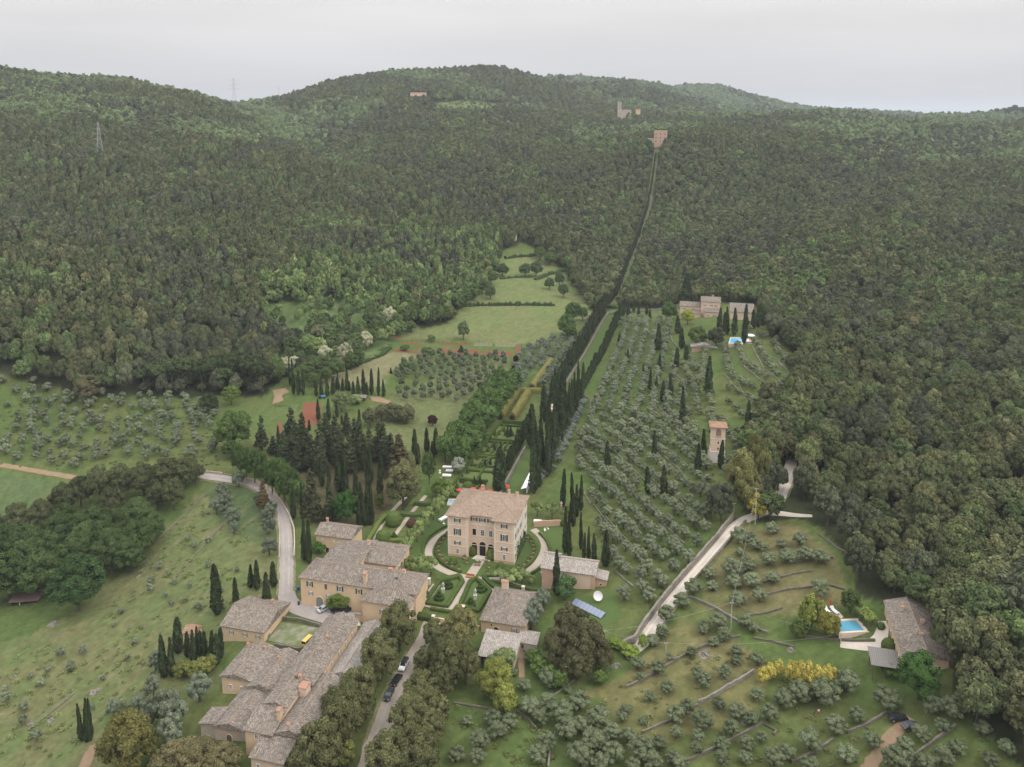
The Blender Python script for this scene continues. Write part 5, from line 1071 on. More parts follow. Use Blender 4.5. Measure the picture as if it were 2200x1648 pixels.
# ---------------------------------------------------------------- cypresses: u, foot row, top row, width in pixels
def cyp(label, group):
    return lambda u, b, t, w=None: plant('cypress', 'cypress', label, 'tree', u, b, t, w or max(6, (b - t) * .19), CYP_, group)
many('1329,737,713 1414,751,696,13 1349,778,748 1452.7,796,748,11 1475,772,742,11 1416.7,799,759 1383,816,783 1396,837,795 1409,842,807 1441,850,802 1422,863,817 1456,716,678,12 1464,748,704,11', cyp('slim dark cypress among the olive rows on the upper part of the big slope', 'cypresses on the upper olive slope'))
many('1466,917,831,13 1405,983,925,11 1304,1003,947,14 1392,1059,1002,12 1426,1062,1000,15 1511,980,922,11 1498,1016,952,13', cyp('slim dark cypress among olives on the middle of the big slope', 'cypresses on the middle olive slope'))
plant('cypress', 'cypress', 'dark cypress standing right in front of the dovecote tower', 'tree', 1547.5, 1007, 945, 12, CYP_)
many('1606,942,862,12 1596,969,916,12 1610,965,927,9', cyp('dark cypress between the dovecote tower and the wood', 'cypresses right of the dovecote tower')); plant('cypress', 'cypress', 'cypress at the wood edge below the curving olive rows', 'tree', 1673, 886, 845, 13, CYP_)
plant('cypress', 'cypress', 'double tall dark cypress below the brick shed', 'tree', 1521, 850, 765, 17, CYP_)
many('1545,706,661,11 1556,712,671,8 1562,718,659,10 1577.5,720,661,12 1598,738,654,11 1606,706,680,8 1618,706,664,10 1629,703,658,10 1638,699,662,9 1646,697,664,9', cyp('tall thin cypress in the row in front of the upper houses and pool', 'cypresses by the upper pool'))
plant('cypress', 'cypress', 'very tall broad dark cypress behind the upper house', 'tree', 1473, 660, 588, 24, CYP_)
many('1396,688,664 1372,679,649 1389,676,648 1350,684,644 1277,664,638 1362,672,640', cyp('short broad cypress under the wood at the top of the olive grove', 'cypresses at the top of the grove'))
many('1209,1088,1008,11 1231,1104,1018,9 1248,1097,1022,9 1227,1123,1074,10 1239.5,1110,1039,10 1232,1131,1061,9', cyp('tall slender cypress at the left edge of the olive slope beside the lime trees', 'cypresses beside the garden wall'))
many('1214,1188,1090,11 1223,1198,1108,11 1248,1180,1102,9', cyp('tall cypress in the pair of rows between the villa lawn and the olives', 'cypresses right of the villa lawn'))
many('1254,1202,1143,8 1264,1205,1131,8 1277,1207,1147,11', cyp('cypress in the short row behind the chapel roof', 'cypresses behind the chapel')); plant('cypress', 'cypress', 'plump lone cypress standing off the right end of the chapel roof', 'tree', 1300, 1217, 1139, 16, CYP_)
plant('cypress', 'cypress', 'tall cypress in front of the chapel wall', 'tree', 1196, 1278, 1182, 15, CYP_)
many('1072,1057,960,24 1147,1059,935,19', cyp('enormous broad cypress just behind the villa roof, beside the long lawn', 'giant cypresses behind the villa'))
many('1162,1020,901,17 1176,1024,885,17 1194,955,868,18 1208,930,835,19 1144,962,869,22 1168,905,829,16 1186,985,880,14 1154,990,905,14 1178,930,850,14', cyp('giant dark cypress in the clump across the middle of the long lawn', 'giant cypresses of the middle clump'))
many('1214,905,840,11 1222,900,822,10 1229,895,815,10 1236,885,800,10 1243,872,778,9 1249,866,781,9 1212,870,795,10 1204,880,800,10 1196,890,808,10 1188,897,815,11', cyp('tall narrow cypress at the start of the far avenue', 'cypresses at the start of the far avenue'))
rng2 = np.random.default_rng(17)
def row(p0, q0, p1, q1, step, h0, h1, w, label, group):
    n = int((q1 - q0) / step)
    for i in range(n + 1):
        f = i / max(n, 1); x, y = E(p0 + (p1 - p0) * f + rng2.normal() * .25, q0 + (q1 - q0) * f + rng2.normal() * .3); z = float(ground(x, y))
        t = thing('cypress', label, 'tree', (x, y, z - .1), rng2.uniform(0, 6.28), group); h = (h0 + (h1 - h0) * f) * rng2.uniform(.85, 1.15)
        c = obj('crown', CY_N[int(rng2.integers(0, 5))], t, scale=(w / .17, w / .17, h)); c['tint'] = [float(q) for q in np.array(CYP_) * rng2.uniform(.9, 1.15)]
        obj('trunk', TR_C, t, scale=(h * .4, h * .4, h))
row(-7.6, 58, -8.2, 112, 2.1, 7.5, 9.5, 1.9, 'close-set cypress in the dark row between parterre and long lawn', 'cypress row of the parterre')
row(-6.0, 150, -2.6, 334, 3.4, 11.5, 15, 2.4, 'cypress in the left row of the far avenue, against the wall', 'left cypress row of the far avenue')
row(8.6, 150, 12.4, 334, 4.4, 7.0, 13, 2.0, 'cypress in the right row of the far avenue, beside the olives', 'right cypress row of the far avenue')
row(9.0, 52, 9.4, 146, 4.6, 7.5, 8, 1.9, 'small cypress in the right row beside the near lawn, under the giants', 'right cypress row of the near lawn')
row(-4.6, 352, -4.4, 850, 8.5, 10, 7.5, 2.3, 'dark cypress along the straight cutting up the wooded hill', 'cypresses of the hill cutting')
many('631,847,791,7 641,849,796,8 652,849,793,7 623,828,767,5 629,828,770,5', cyp('dark cypress in the clump at the left end of the field', 'cypresses left of the field')); plant('cypress', 'cypress', 'lone cypress at the corner of the olive plantation', 'tree', 840, 802, 789, 5, CYP_)
many('679.5,851,815,7 691,852,810,8 703,852,810,8 715,847,808,9 725,836,810,10 736,840,813,7 745,838,793,8 751,840,819,6 759,850,819,7 770,850,809,9 782,849,794,9 788,850,821,7 798.5,848,792,8 813,850,790,6 824.6,852,815,7', cyp('pointed cypress in the long row along the near edge of the hay field', 'cypress row of the hay field'))
many('891,976,923,11 898,997,953,10 917,972,920,11 936,976,919,12 929,984,948,9', cyp('dark cypress in the group left of the green lime avenue', 'cypresses left of the lime avenue'))
many('652,923,885 665,925,902 684,902,857 706,904,857 725,897,861 735,912,891 772,934,880 599,955,914', cyp('cypress tip rising from the dark conifer plantation', 'cypresses among the dark conifers'))
many('679,1016,976,9 692,1045,989,11 707,1037,996,8 731,1056,976,20 743,1058,955,12 707,1071,1024,10 744,1066,1009,12 764,1063,992,11 764,1064,1035,9 791,1037,958,11 797,1039,960,11 816,1062,1003,13 818,1026,965,12', cyp('slim cypress on the bare ground in front of the dark conifers', 'cypresses in front of the conifers'))
many('790,1128,1023,13 798,1128,1032,12 772,1130,1067,11 782,1130,1058,12 776,1080,1036,10 630,1114,1040,11 650,1113,1039,9', cyp('tall cypress close above the cottage', 'cypresses above the cottage')); many('664,1210,1116,13 654,1204,1117,13', cyp('twin tall cypress between the asphalt road and the cottage', 'twin cypresses by the cottage'))
plant('cypress', 'cypress', 'stout lone cypress on the open left slope above the barn', 'tree', 468, 1320, 1214, 22, CYP_); many('507,1302,1240,12 538,1262,1212,12 552,1266,1205,13 573,1305,1232,17 588,1260,1207,14', cyp('cypress by the track above the barn roof', 'cypresses above the barn'))
many('383,1402,1327,19 353,1456,1367,16 369,1453,1370,16 403,1411,1356,12 416,1422,1354,13 424,1405,1347,11 430,1408,1356,11 440,1408,1356,12 457,1422,1356,14 467,1428,1362,13 474,1414,1350,13', cyp('tall cypress in the tight clump left of the barn', 'cypress clump left of the barn'))
many('176,1592,1513,11 187,1594,1501,13 196,1590,1503,9', cyp('pencil cypress in the trio low on the left slope', 'trio of pencil cypresses'))

# ---------------------------------------------------------------- other trees by name
def grp(kind, name, label, cat, group, tint): return lambda u, b, t, w: plant(kind, name, label, cat, u, b, t, w, tint, group)
many('626,945,874,36 632,978,910,38 652,998,921,34 688,994,902,40 707,988,904,34 730,998,912,40 745,935,885,28 762,966,897,32 781,1008,930,38 824,988,908,44 815,977,905,38 588,976,936,30 669,1008,931,38 752,1015,925,40 563,968,891,30 650,960,888,34 700,955,885,32 720,960,892,34 795,990,915,36 610,990,925,34 640,1012,945,34 775,985,905,34 840,1005,930,40 690,1020,938,34', grp('conifer', 'conifer', 'dark conifer in the dense plantation left of the villa garden', 'tree', 'conifers of the dark plantation', FIR))
plant('conifer', 'conifer', 'brown-green conifer at the right end of the dark plantation', 'tree', 858, 1022, 932, 58, (.07, .062, .035)); plant('conifer', 'conifer', 'great dark conifer with drooping boughs behind the cottage', 'tree', 670, 1122, 1004, 50, (.075, .078, .045)); plant('conifer', 'conifer', 'brownish conifer just above the cottage roof', 'tree', 712, 1118, 1047, 44, FIR); plant('conifer', 'conifer', 'rusty brown conifer beside the asphalt road bend', 'tree', 567, 1096, 1028, 30, (.13, .095, .05)); plant('conifer', 'conifer', 'small dark fir beside the red vegetable beds', 'tree', 991, 757, 741, 14, DRK)
many('497,985,948,42 515,1022,955,38 530,1030,962,40 548,1038,968,40 563,1046,972,40 600,1068,983,50 585,1062,990,44 628,1082,1008,46 612,1078,1012,44 640,1092,1030,40', grp('leafy', 'lime_tree', 'rounded fresh green tree in the row above the road bend', 'tree', 'green trees above the road bend', GRN))
plant('leafy', 'lime_tree', 'bright green round tree alone at the wood edge, left', 'tree', 498, 870, 828, 42, BRI); plant('leafy', 'broadleaf_tree', 'broad light green tree at the right end of the left grove', 'tree', 503, 968, 885, 84, (.12, .18, .06)); plant('leafy', 'oak_tree', 'tall brownish oak alone in the left olive grove', 'tree', 190, 862, 806, 58, (.16, .15, .085)); plant('leafy', 'broadleaf_tree', 'dark round tree in the left olive grove near the wood', 'tree', 450, 890, 845, 44, DRK)
for k in range(10):                                     # the double avenue of green limes
    f = k / 9
    for pq, lab in (((-27.5, 0), 'lush green lime in the right-hand row of the dense lime avenue'), ((-35.5, 0), 'lush green lime in the left-hand row of the dense lime avenue')):
        x, y = E(pq[0] - 2.5 * f + rng2.normal() * .6, 66 + 100 * f + rng2.normal()); p = np.array((x, y, float(ground(x, y)))); cr, tk = pick('leafy')
        tree('lime_tree', lab, 'tree', 'limes of the dense avenue', p, rng2.uniform(9.5, 12), rng2.uniform(11, 13.5), cr, tk, np.array((.085, .138, .044)) * rng2.uniform(.9, 1.1))
for i, (u, b, t, w) in enumerate(((835, 1222, 1196, 30), (858, 1208, 1180, 28), (872, 1192, 1163, 28), (884, 1176, 1148, 27), (896, 1160, 1132, 26), (908, 1145, 1116, 26), (920, 1128, 1100, 25), (931, 1113, 1085, 24), (942, 1100, 1072, 24), (952, 1086, 1060, 22), (962, 1074, 1048, 22))):
    plant('pollard', 'pollard_lime', 'pollarded pale green lime in the slanting row left of the villa', 'tree', u, b + 4, t - 4, w + 4, LIM, 'pollarded limes left of the villa')
many('862,1232,1196,34 884,1238,1198,36 905,1238,1196,36 926,1236,1196,34 850,1240,1205,30', grp('pollard', 'pollard_lime', 'pollarded pale green lime behind the farmhouse roof', 'tree', 'pollarded limes behind the farmhouse', LIM))
many('1075,1252,1226,34 1100,1258,1226,38 1122,1256,1228,36 1138,1254,1234,26', grp('pollard', 'pollard_lime', 'pollarded pale green lime behind the lodge chimney', 'tree', 'pollarded limes behind the lodge', LIM))
many('1154,1110,1079,28 1186,1117,1083,30 1214,1122,1090,24', grp('pollard', 'pollard_lime', 'pollarded pale green lime against the brick garden wall', 'tree', 'pollarded limes by the garden wall', LIM))
plant('leafy', 'walnut_tree', 'big olive-green tree with bare top twigs in the garden left of the villa', 'tree', 868, 1095, 994, 86, (.17, .18, .085)); plant('leafy', 'broadleaf_tree', 'upright mid green tree left of the white tables', 'tree', 922, 1040, 973, 34, GRN); plant('leafy', 'broadleaf_tree', 'spreading bright green tree behind the cottage and cypresses', 'tree', 745, 1128, 1056, 60, (.055, .12, .036)); plant('leafy', 'bush_tree', 'yellow-green bushy tree by the white tables behind the villa', 'tree', 948, 1068, 1030, 48, BRI); plant('leafy', 'silver_tree', 'pale silver-grey tree beside the white tables', 'tree', 985, 1018, 982, 34, (.34, .37, .31))
plant('bush', 'orange_tree', 'young round tree on bare ground left of the garden', 'tree', 815, 1092, 1060, 22, (.13, .16, .05)); plant('leafy', 'purple_tree', 'round dark purple tree on the lawn below the plantation', 'tree', 929, 915, 891, 23, PUR); many('1108,782,763,13 1103,798,785,9 1095,812,798,10', grp('leafy', 'plum_tree', 'dark purple plum in the little group beside the plantation', 'tree', 'purple plums', PUR))
many('787,752,712,34 742,788,737,38 700,780,743,34 615,805,768,36 632,800,765,34 838,700,660,36', grp('leafy', 'acacia', 'cream-white blossoming acacia at the edge of the scrub', 'tree', 'blossoming acacias', WHT))
many('725,812,770,36 755,795,755,34 770,788,752,32 660,815,778,40 690,800,765,36 800,745,708,34 815,730,690,38 820,715,680,34 850,708,672,34 865,700,660,36 885,697,655,36 905,692,655,34 930,688,650,32 955,690,662,34 970,684,662,30 985,666,630,32 1000,655,620,32 1018,645,610,32 1036,632,598,30 1055,612,580,30 1062,592,560,28 1070,562,536,24 880,680,640,36 910,668,630,34 940,655,618,34 640,828,790,36 600,822,785,30 675,830,800,34 700,822,790,32', grp('leafy', 'broadleaf_tree', 'fresh green broadleaf along the left edge of the meadows', 'tree', 'broadleaf trees along the meadows', (.10, .145, .054)))
many('1080,594,566,30 1128,595,565,30 1152,594,562,32 1180,622,597,25 1202,616,584,24 1210,639,610,26 1054,643,614,25', grp('leafy', 'meadow_tree', 'round tree standing free on the upper meadow', 'tree', 'free-standing trees of the upper meadow', (.085, .125, .055))); plant('leafy', 'poplar_tree', 'airy pale tree standing alone on the lower meadow', 'tree', 996, 730, 690, 28, (.17, .22, .11))
many('1232,692,650,40 1218,722,675,42 1224,728,698,34 1252,688,660,26', grp('leafy', 'meadow_tree', 'leafy tree in the clump between meadow and cypress avenue', 'tree', 'trees between meadow and avenue', (.10, .155, .055)))
many('920,768,745,28 870,754,741,24 927,734,718,18 1182,570,542,30 1160,560,530,28 1215,575,552,28 870,802,777,28', grp('leafy', 'garden_tree', 'small leafy tree by the kitchen garden or meadow end', 'tree', 'small trees at the field edges', (.11, .16, .055)))
many('735,885,842,46 765,868,848,30', grp('leafy', 'willow_bush', 'pale feathery tree behind the red soil plot', 'tree', 'pale trees by the red soil plot', (.19, .24, .11))); many('795,915,878,40 820,905,870,36 855,905,872,44 873,910,875,42 840,895,866,34 875,898,870,30', grp('leafy', 'holm_oak', 'rounded holm oak in the clump beside the lawn, above the conifers', 'tree', 'holm oaks above the conifers', (.12, .125, .07)))
many('310,838,790,50 340,842,780,54 370,838,772,56 405,836,768,58 435,842,775,50 460,838,765,60 500,836,762,60 540,838,765,58 565,842,775,48 480,848,790,50 330,828,775,46 520,826,760,50', grp('pine', 'umbrella_pine', 'flat-topped umbrella pine at the foot of the left hill', 'tree', 'umbrella pines', (.058, .078, .036)))
many('1632,1040,965,52 1655,1002,930,56 1690,990,930,56 1740,1005,930,60', grp('leafy', 'holm_oak', 'holm oak overhanging the sunken part of the hill road', 'tree', 'oaks over the hill road', (.12, .12, .062)))
many('1437,690,650,38', grp('leafy', 'broadleaf_tree', 'wide round green tree at the top of the grove, left of the upper house', 'tree', None, (.10, .165, .06))); plant('leafy', 'acacia_tree', 'glowing yellow-green tree in front of the upper house', 'tree', 1477, 698, 664, 32, (.26, .29, .06)); plant('leafy', 'broadleaf_tree', 'broad mid green tree above the brick shed', 'tree', 1498, 744, 702, 46, (.13, .18, .06)); plant('leafy', 'holm_oak', 'dark bushy oak between brick shed and upper pool', 'tree', 1538, 745, 705, 40, (.075, .085, .05))
# along the ilex drive at the bottom
many('858,1398,1300,86 832,1408,1342,54 818,1462,1362,90 802,1474,1408,56 772,1540,1440,96 775,1560,1485,70 735,1612,1495,104 690,1672,1555,112 655,1680,1600,70 800,1480,1420,50 720,1560,1480,60 640,1662,1610,60', grp('leafy', 'holm_oak', 'holm oak on the left side of the drive with parked cars', 'tree', 'holm oaks left of the drive', OKT))
many('935,1392,1335,58 965,1478,1372,92 1000,1470,1395,70 912,1450,1392,52 908,1538,1452,92 955,1500,1430,62 878,1592,1500,100 925,1600,1530,70 836,1690,1585,112 905,1690,1575,96 870,1660,1560,80 985,1440,1370,66 940,1560,1490,56', grp('leafy', 'holm_oak', 'holm oak on the right side of the drive with parked cars', 'tree', 'holm oaks right of the drive', OKT))
plant('leafy', 'holm_oak', 'yellowish spring-leaved oak at the top of the drive, beside the lodge', 'tree', 988, 1395, 1308, 84, (.21, .205, .09)); plant('leafy', 'holm_oak', 'yellow-green young oak overhanging the lower drive', 'tree', 745, 1650, 1595, 44, (.2, .22, .07))
many('1228,1400,1302,92 1200,1432,1350,76 1258,1440,1338,96 1290,1440,1380,62 1240,1462,1395,80 1270,1420,1360,70', grp('leafy', 'holm_oak', 'massive dark holm oak in the clump below the chapel', 'tree', 'great ilex clump below the chapel', (.105, .105, .056)))
plant('leafy', 'linden_tree', 'bright green vine-like tree against the farmhouse wall over parked cars', 'tree', 729, 1308, 1272, 62, BRI)
many('40,1160,1085,70 90,1150,1075,60 135,1110,1040,60 175,1090,1025,60 215,1080,1005,64 260,1075,1000,70 310,1065,995,72 360,1060,985,74 400,1050,985,60 420,1040,990,44 240,1120,1050,64 340,1095,1040,50 375,1098,1030,50', grp('leafy', 'oak_tree', 'brown-green oak along the upper edge of the left valley wood', 'tree', 'oaks of the left valley wood', (.098, .112, .054)))
many('0,1210,1120,100 60,1215,1130,90 130,1190,1110,90 200,1170,1090,86 250,1180,1095,84 300,1150,1075,80 20,1290,1190,110 90,1285,1190,100 160,1250,1160,96 240,1230,1140,90 300,1200,1120,76 -30,1180,1100,90 -20,1300,1200,90 180,1215,1130,80 110,1240,1150,80 60,1255,1165,90 280,1230,1165,70 230,1205,1120,70 140,1160,1085,70 330,1165,1105,54', grp('leafy', 'broadleaf_tree', 'fresh green broadleaf in the left valley wood', 'tree', 'green trees of the left valley wood', (.075, .110, .042)))
plant('leafy', 'broadleaf_tree', 'great dark green spreading tree right of the field shed', 'tree', 168, 1312, 1200, 126, (.06, .105, .042)); plant('leafy', 'oak_tree', 'round yellow-olive tree beside the track, bottom left', 'tree', 278, 1660, 1538, 132, (.17, .165, .06)); plant('olive', 'willow_tree', 'soft grey round willow on the lawn left of the farm', 'tree', 430, 1508, 1445, 58, (.2, .235, .16))
many('330,1500,1450,40 325,1560,1500,50 360,1565,1480,70 300,1530,1490,40 370,1600,1530,60 385,1560,1505,50 245,1545,1500,34 335,1440,1400,36', grp('olive', 'olive_tree', 'large soft grey olive above the farm lawn, bottom left', 'tree', 'large olives by the farm lawn', (.17, .195, .13)))
many('395,1452,1420,44 420,1455,1418,40 440,1450,1415,40 455,1440,1405,30', grp('bush', 'laurel_bush', 'yellow-green laurel at the feet of the cypress clump', 'bush', 'laurels under the cypress clump', (.17, .185, .06)))
many('375,1660,1600,90 430,1665,1595,100 480,1670,1605,90 350,1662,1615,60 410,1625,1588,50', grp('leafy', 'shrub_oak', 'brownish shrub crown along the bottom edge left of the farm', 'bush', 'shrubs along the bottom edge', (.18, .165, .085)))
plant('willow', 'weeping_willow', 'lime yellow weeping willow left of the lower pool', 'tree', 1742, 1352, 1284, 62, (.24, .28, .075)); plant('leafy', 'round_tree', 'golden green dome-shaped tree by the lower pool', 'tree', 1778, 1366, 1318, 56, (.22, .215, .055)); plant('bush', 'round_bush', 'dark green bush left of the golden dome tree', 'bush', 1716, 1368, 1335, 44, (.08, .11, .035)); plant('leafy', 'broadleaf_tree', 'round green tree behind the lower pool loungers', 'tree', 1826, 1318, 1270, 44, (.08, .115, .045)); plant('leafy', 'leafy_tree', 'bright leafy green tree hiding the corner of the pool farmhouse', 'tree', 1972, 1502, 1408, 92, (.066, .128, .038))
many('1640,1468,1432,26 1655,1462,1424,24 1672,1455,1418,26 1700,1472,1420,30 1715,1476,1418,32 1735,1478,1420,34 1755,1482,1430,32 1775,1475,1428,28 1790,1470,1435,24', grp('bush', 'broom_bush', 'brilliant yellow flowering broom on the lower right terraces', 'bush', 'yellow broom bushes', YEL))
plant('leafy', 'yellow_tree', 'yellowish open-crowned tree at the road fork', 'tree', 1628, 1116, 1062, 54, (.33, .30, .06)); many('1590,1075,965,70 1608,1100,1010,70 1620,1060,940,60', grp('leafy', 'evergreen_oak', 'tall golden green oak left of the road fork', 'tree', 'golden oaks at the road fork', (.185, .185, .075))); plant('leafy', 'cedar_tree', 'grey-green dark tree above the bend of the hill road', 'tree', 1548, 1120, 1040, 62, (.085, .095, .065))
many('1065,1500,1420,80 1085,1530,1470,60 1042,1495,1440,50', grp('leafy', 'bushy_tree', 'rambling yellow-green bushy tree below the cart shed', 'tree', 'bushy trees below the cart shed', (.2, .22, .06))); many('1085,1435,1395,52 1060,1440,1410,40', grp('leafy', 'broadleaf_tree', 'light green loose tree in front of the cart shed', 'tree', 'light trees in front of the cart shed', (.19, .235, .10))); plant('leafy', 'laurel_tree', 'dense mid green round tree against the chapel wall', 'tree', 1215, 1290, 1236, 50, (.08, .135, .055))
many('1165,1310,1262,36 1150,1330,1282,44 1140,1352,1305,42 1170,1300,1270,30', grp('olive', 'olive_tree', 'soft grey olive in the line between lodge and chapel', 'tree', 'olives between lodge and chapel', (.17, .195, .14)))
many('1160,1450,1412,44 1178,1470,1430,40 1200,1480,1440,44 1150,1430,1395,34 1290,1470,1440,30', grp('bush', 'green_bush', 'fresh green bush at the foot of the great ilex clump', 'bush', 'bushes below the ilex clump', (.11, .165, .05)))
many('1355,1408,1388,40 1335,1396,1378,30 1380,1395,1362,22 1320,1390,1372,26', grp('bush', 'ivy_bush', 'bright green bush on the wall at the end of the hill road', 'bush', 'bushes at the end of the hill road', (.17, .23, .05)))
# ---------------------------------------------------------------- olive groves
OV = []                                                 # x, y, width, height, zone, tint
def ov_px(ox, oy, s, rows, zone, tint=OLV):
    for r in rows.split():
        x, y, d = (float(q) for q in r.split(',')); u, v, d = ox + x / s, oy + y / s, d / s
        p = place(u, min(v + .42 * d, 1700))
        if p is None: continue
        w = d * fwd(p) / FPX; OV.append((p[0], p[1], w * 1.2, w * rng.uniform(.95, 1.15), zone, tint))
Z_LOW, Z_TER, Z_POOL, Z_FORK = 0, 1, 2, 3
DKO = (.145, .168, .095)
ov_px(900, 1350, 5.5, '865,1070,190 1075,1110,180 925,1220,200 720,1330,220 570,1090,120 450,1500,190 690,1530,180 1240,670,150 1310,920,220 1520,880,180 1680,1000,250 1440,1060,170 1900,870,230 1760,1210,260 1920,1150,180 1510,1350,200 1410,1480,210 2060,1340,260 2120,1080,250 1900,1500,280 2130,1600,200 1530,600,220 1310,340,140 1770,730,90 1130,520,80', Z_LOW, DKO)
ov_px(1280, 1350, 5.5, '190,1230,190 30,1380,180 200,1480,230 550,1430,270 380,1280,170 340,970,110 400,950,90 310,1050,120 555,1085,100 490,420,150 530,570,100 735,470,160 640,800,130 845,700,150 875,350,90 1130,280,120 1265,30,120 1205,540,140 1290,620,160 1520,520,160 1665,390,120 1660,270,120 1900,370,150 1390,160,120 1520,90,140 680,150,130 790,60,130 935,1040,190 1070,940,160 1270,1080,220 1440,890,140 1660,970,180 1840,1080,160 1900,780,150 2045,1010,190 2170,850,130 950,1240,140 1210,1270,140 1600,1190,180 750,1370,160 1190,1420,140 910,1520,160 1490,1360,160 1790,1370,160 1960,1290,130 1760,1530,150 1500,1540,170 670,1580,200 440,1610,160 1000,1600,170 2110,1530,220', Z_TER, DKO)
ov_px(1550, 1180, 3.3846, '575,1040,150 750,1050,180 460,1095,130 905,970,160 1200,1085,170 980,1210,110 830,1280,140 1530,1145,130 1690,1160,150 1600,1280,100 1450,1340,120 1090,1400,110 900,1500,150 640,1410,150 480,1480,110 640,1560,120 1330,1420,110 1260,1530,170 1710,1450,120 1900,1310,110 1600,1520,140 2070,1450,110 1960,1540,110 1480,1560,120 1380,1530,100', Z_POOL, DKO)
ov_px(1550, 1180, 3.3846, '190,100,90 330,80,90 475,60,110 610,40,110 725,60,110 80,150,130 225,230,110 370,215,90 85,240,100 275,345,100 120,370,110 720,290,120', Z_FORK)
ov_px(1250, 1040, 4.577, '1540,520,150 1870,440,120 1780,620,90 1960,590,100 2140,550,130 1555,670,90 1825,750,130 2015,720,150 1480,840,180 1630,800,130 1245,880,120 1490,960,140 1680,950,140 1880,920,120 1100,1020,160 980,1150,150 830,1290,150 1200,1400,110 1345,1360,150 1600,1360,120 1690,1420,100 1400,1470,120 690,1540,120 790,1440,110 1280,1000,100 1660,520,90 1700,590,110', Z_FORK)
OV_FIX = len(OV)
def taken(x, y, d): return any((x - o[0]) ** 2 + (y - o[1]) ** 2 < d * d for o in OV)
def ov_rows(poly, ang, row_gap, gap, w, zone, tint=OLV, jit=.16, keep=1.0, var=.18):
    """planting rows along bearing ang (degrees clockwise from away) clipped to the pixel polygon"""
    P = np.array(world_poly(poly)); a = np.array((math.sin(R(ang)), math.cos(R(ang)))); b = np.array((a[1], -a[0])); L_, M_ = P @ a, P @ b
    for m in np.arange(M_.min(), M_.max(), row_gap):
        off = rng.random() * gap
        for l in np.arange(L_.min() + off, L_.max(), gap):
            x, y = a * (l + rng.normal() * jit * gap) + b * (m + rng.normal() * jit * row_gap * .6)
            if rng.random() > keep: continue
            u, v = (float(q) for q in proj(x, y, ground(x, y)))
            if not pip([u], [v], poly)[0] or taken(x, y, 2.6): continue
            s = w * rng.uniform(1 - var, 1 + var); OV.append((x, y, s, s * rng.uniform(1.05, 1.32) * (1.2 if zone == 8 else 1), zone, tint))
pw = np.array(world_poly(P_('1240,978 1438,1144'))); BR_W = math.degrees(math.atan2(*(pw[1] - pw[0])))
ov_rows(P_('1240,955 1262,905 1330,885 1480,895 1500,930 1525,1000 1530,1060 1545,1100 1500,1190 1440,1260 1390,1330 1340,1330 1310,1230 1290,1140 1262,1060 1240,1000'), BR_W, 6.4, 5.3, 4.2, 4, (.195, .22, .138))
ov_rows(P_('1335,688 1440,692 1452,780 1475,830 1480,880 1440,890 1330,890 1268,900 1280,850'), 14.0, 7.0, 5.0, 4.2, 5, (.185, .21, .135), .14)
ov_rows(P_('1158,1040 1180,1030 1250,900 1262,860 1255,850 1205,940'), 14.0, 4.0, 4.2, 3.6, 6, (.18, .2, .16))
for px in ('1584,746 1597,778 1617,800 1644,818 1671,838', '1624,738 1638,764 1653,791 1671,809 1686,826', '1664,735 1671,760 1686,779 1700,798 1708,815', '1697,738 1717,764 1735,782', '1555,751 1558,773 1562,797 1573,815 1591,824', '1604,829 1617,839 1635,851 1650,855', '1566,837 1586,848 1602,859 1622,870', '1562,870 1580,884 1595,899', '1514,745 1513,773 1510,782 1507,818', '1524,851 1524,873 1526,891 1530,925 1534,950', '1610,712 1630,722 1640,730', '1480,770 1490,790 1500,810', '1470,790 1480,815 1490,840', '1540,905 1560,930 1580,960', '1500,800 1495,850 1500,890', '1585,935 1575,985 1560,1020'):
    for p in densify([np.array(q) for q in world_poly(P_(px))], 5.4):
        if not taken(p[0], p[1], 3.0): OV.append((p[0] + rng.normal() * .4, p[1] + rng.normal() * .4, rng.uniform(3.8, 4.8), rng.uniform(3.8, 5.0), 7, OLV))
ov_rows(P_('842,805 870,775 910,764 1000,765 1085,768 1090,800 1075,830 1030,850 985,868 940,862 870,868 848,850'), 32, 7.2, 7.2, 3.9, 8, (.132, .155, .098), .07, .97, .1)
ov_rows(P_('1112,775 1140,740 1195,730 1240,718 1262,690 1270,700 1230,790 1180,860 1160,840 1190,785 1140,800 1115,840 1100,850 1095,810'), 14, 6.5, 5.5, 4.2, 9, (.165, .19, .14), .18)
ov_rows(P_('-60,815 0,812 60,820 200,845 300,850 420,855 470,880 480,930 470,975 440,1000 400,985 330,990 250,985 160,1010 100,1005 0,985 -60,970'), 60, 7.6, 7.0, 4.4, 10, (.17, .195, .12), .22, .93, .25)
ov_rows(P_('440,1060 520,1040 555,1060 590,1110 600,1190 560,1200 500,1170'), 40, 9, 8, 5.0, 11, (.15, .175, .12), .4, .75, .3)
ov_rows(P_('340,1200 420,1120 500,1180 520,1240 470,1330 330,1420 250,1560 60,1600 -30,1640 -40,1500 100,1420 200,1340 280,1290'), 60, 8, 7, 2.3, 12, (.19, .215, .14), .35, .62, .35)
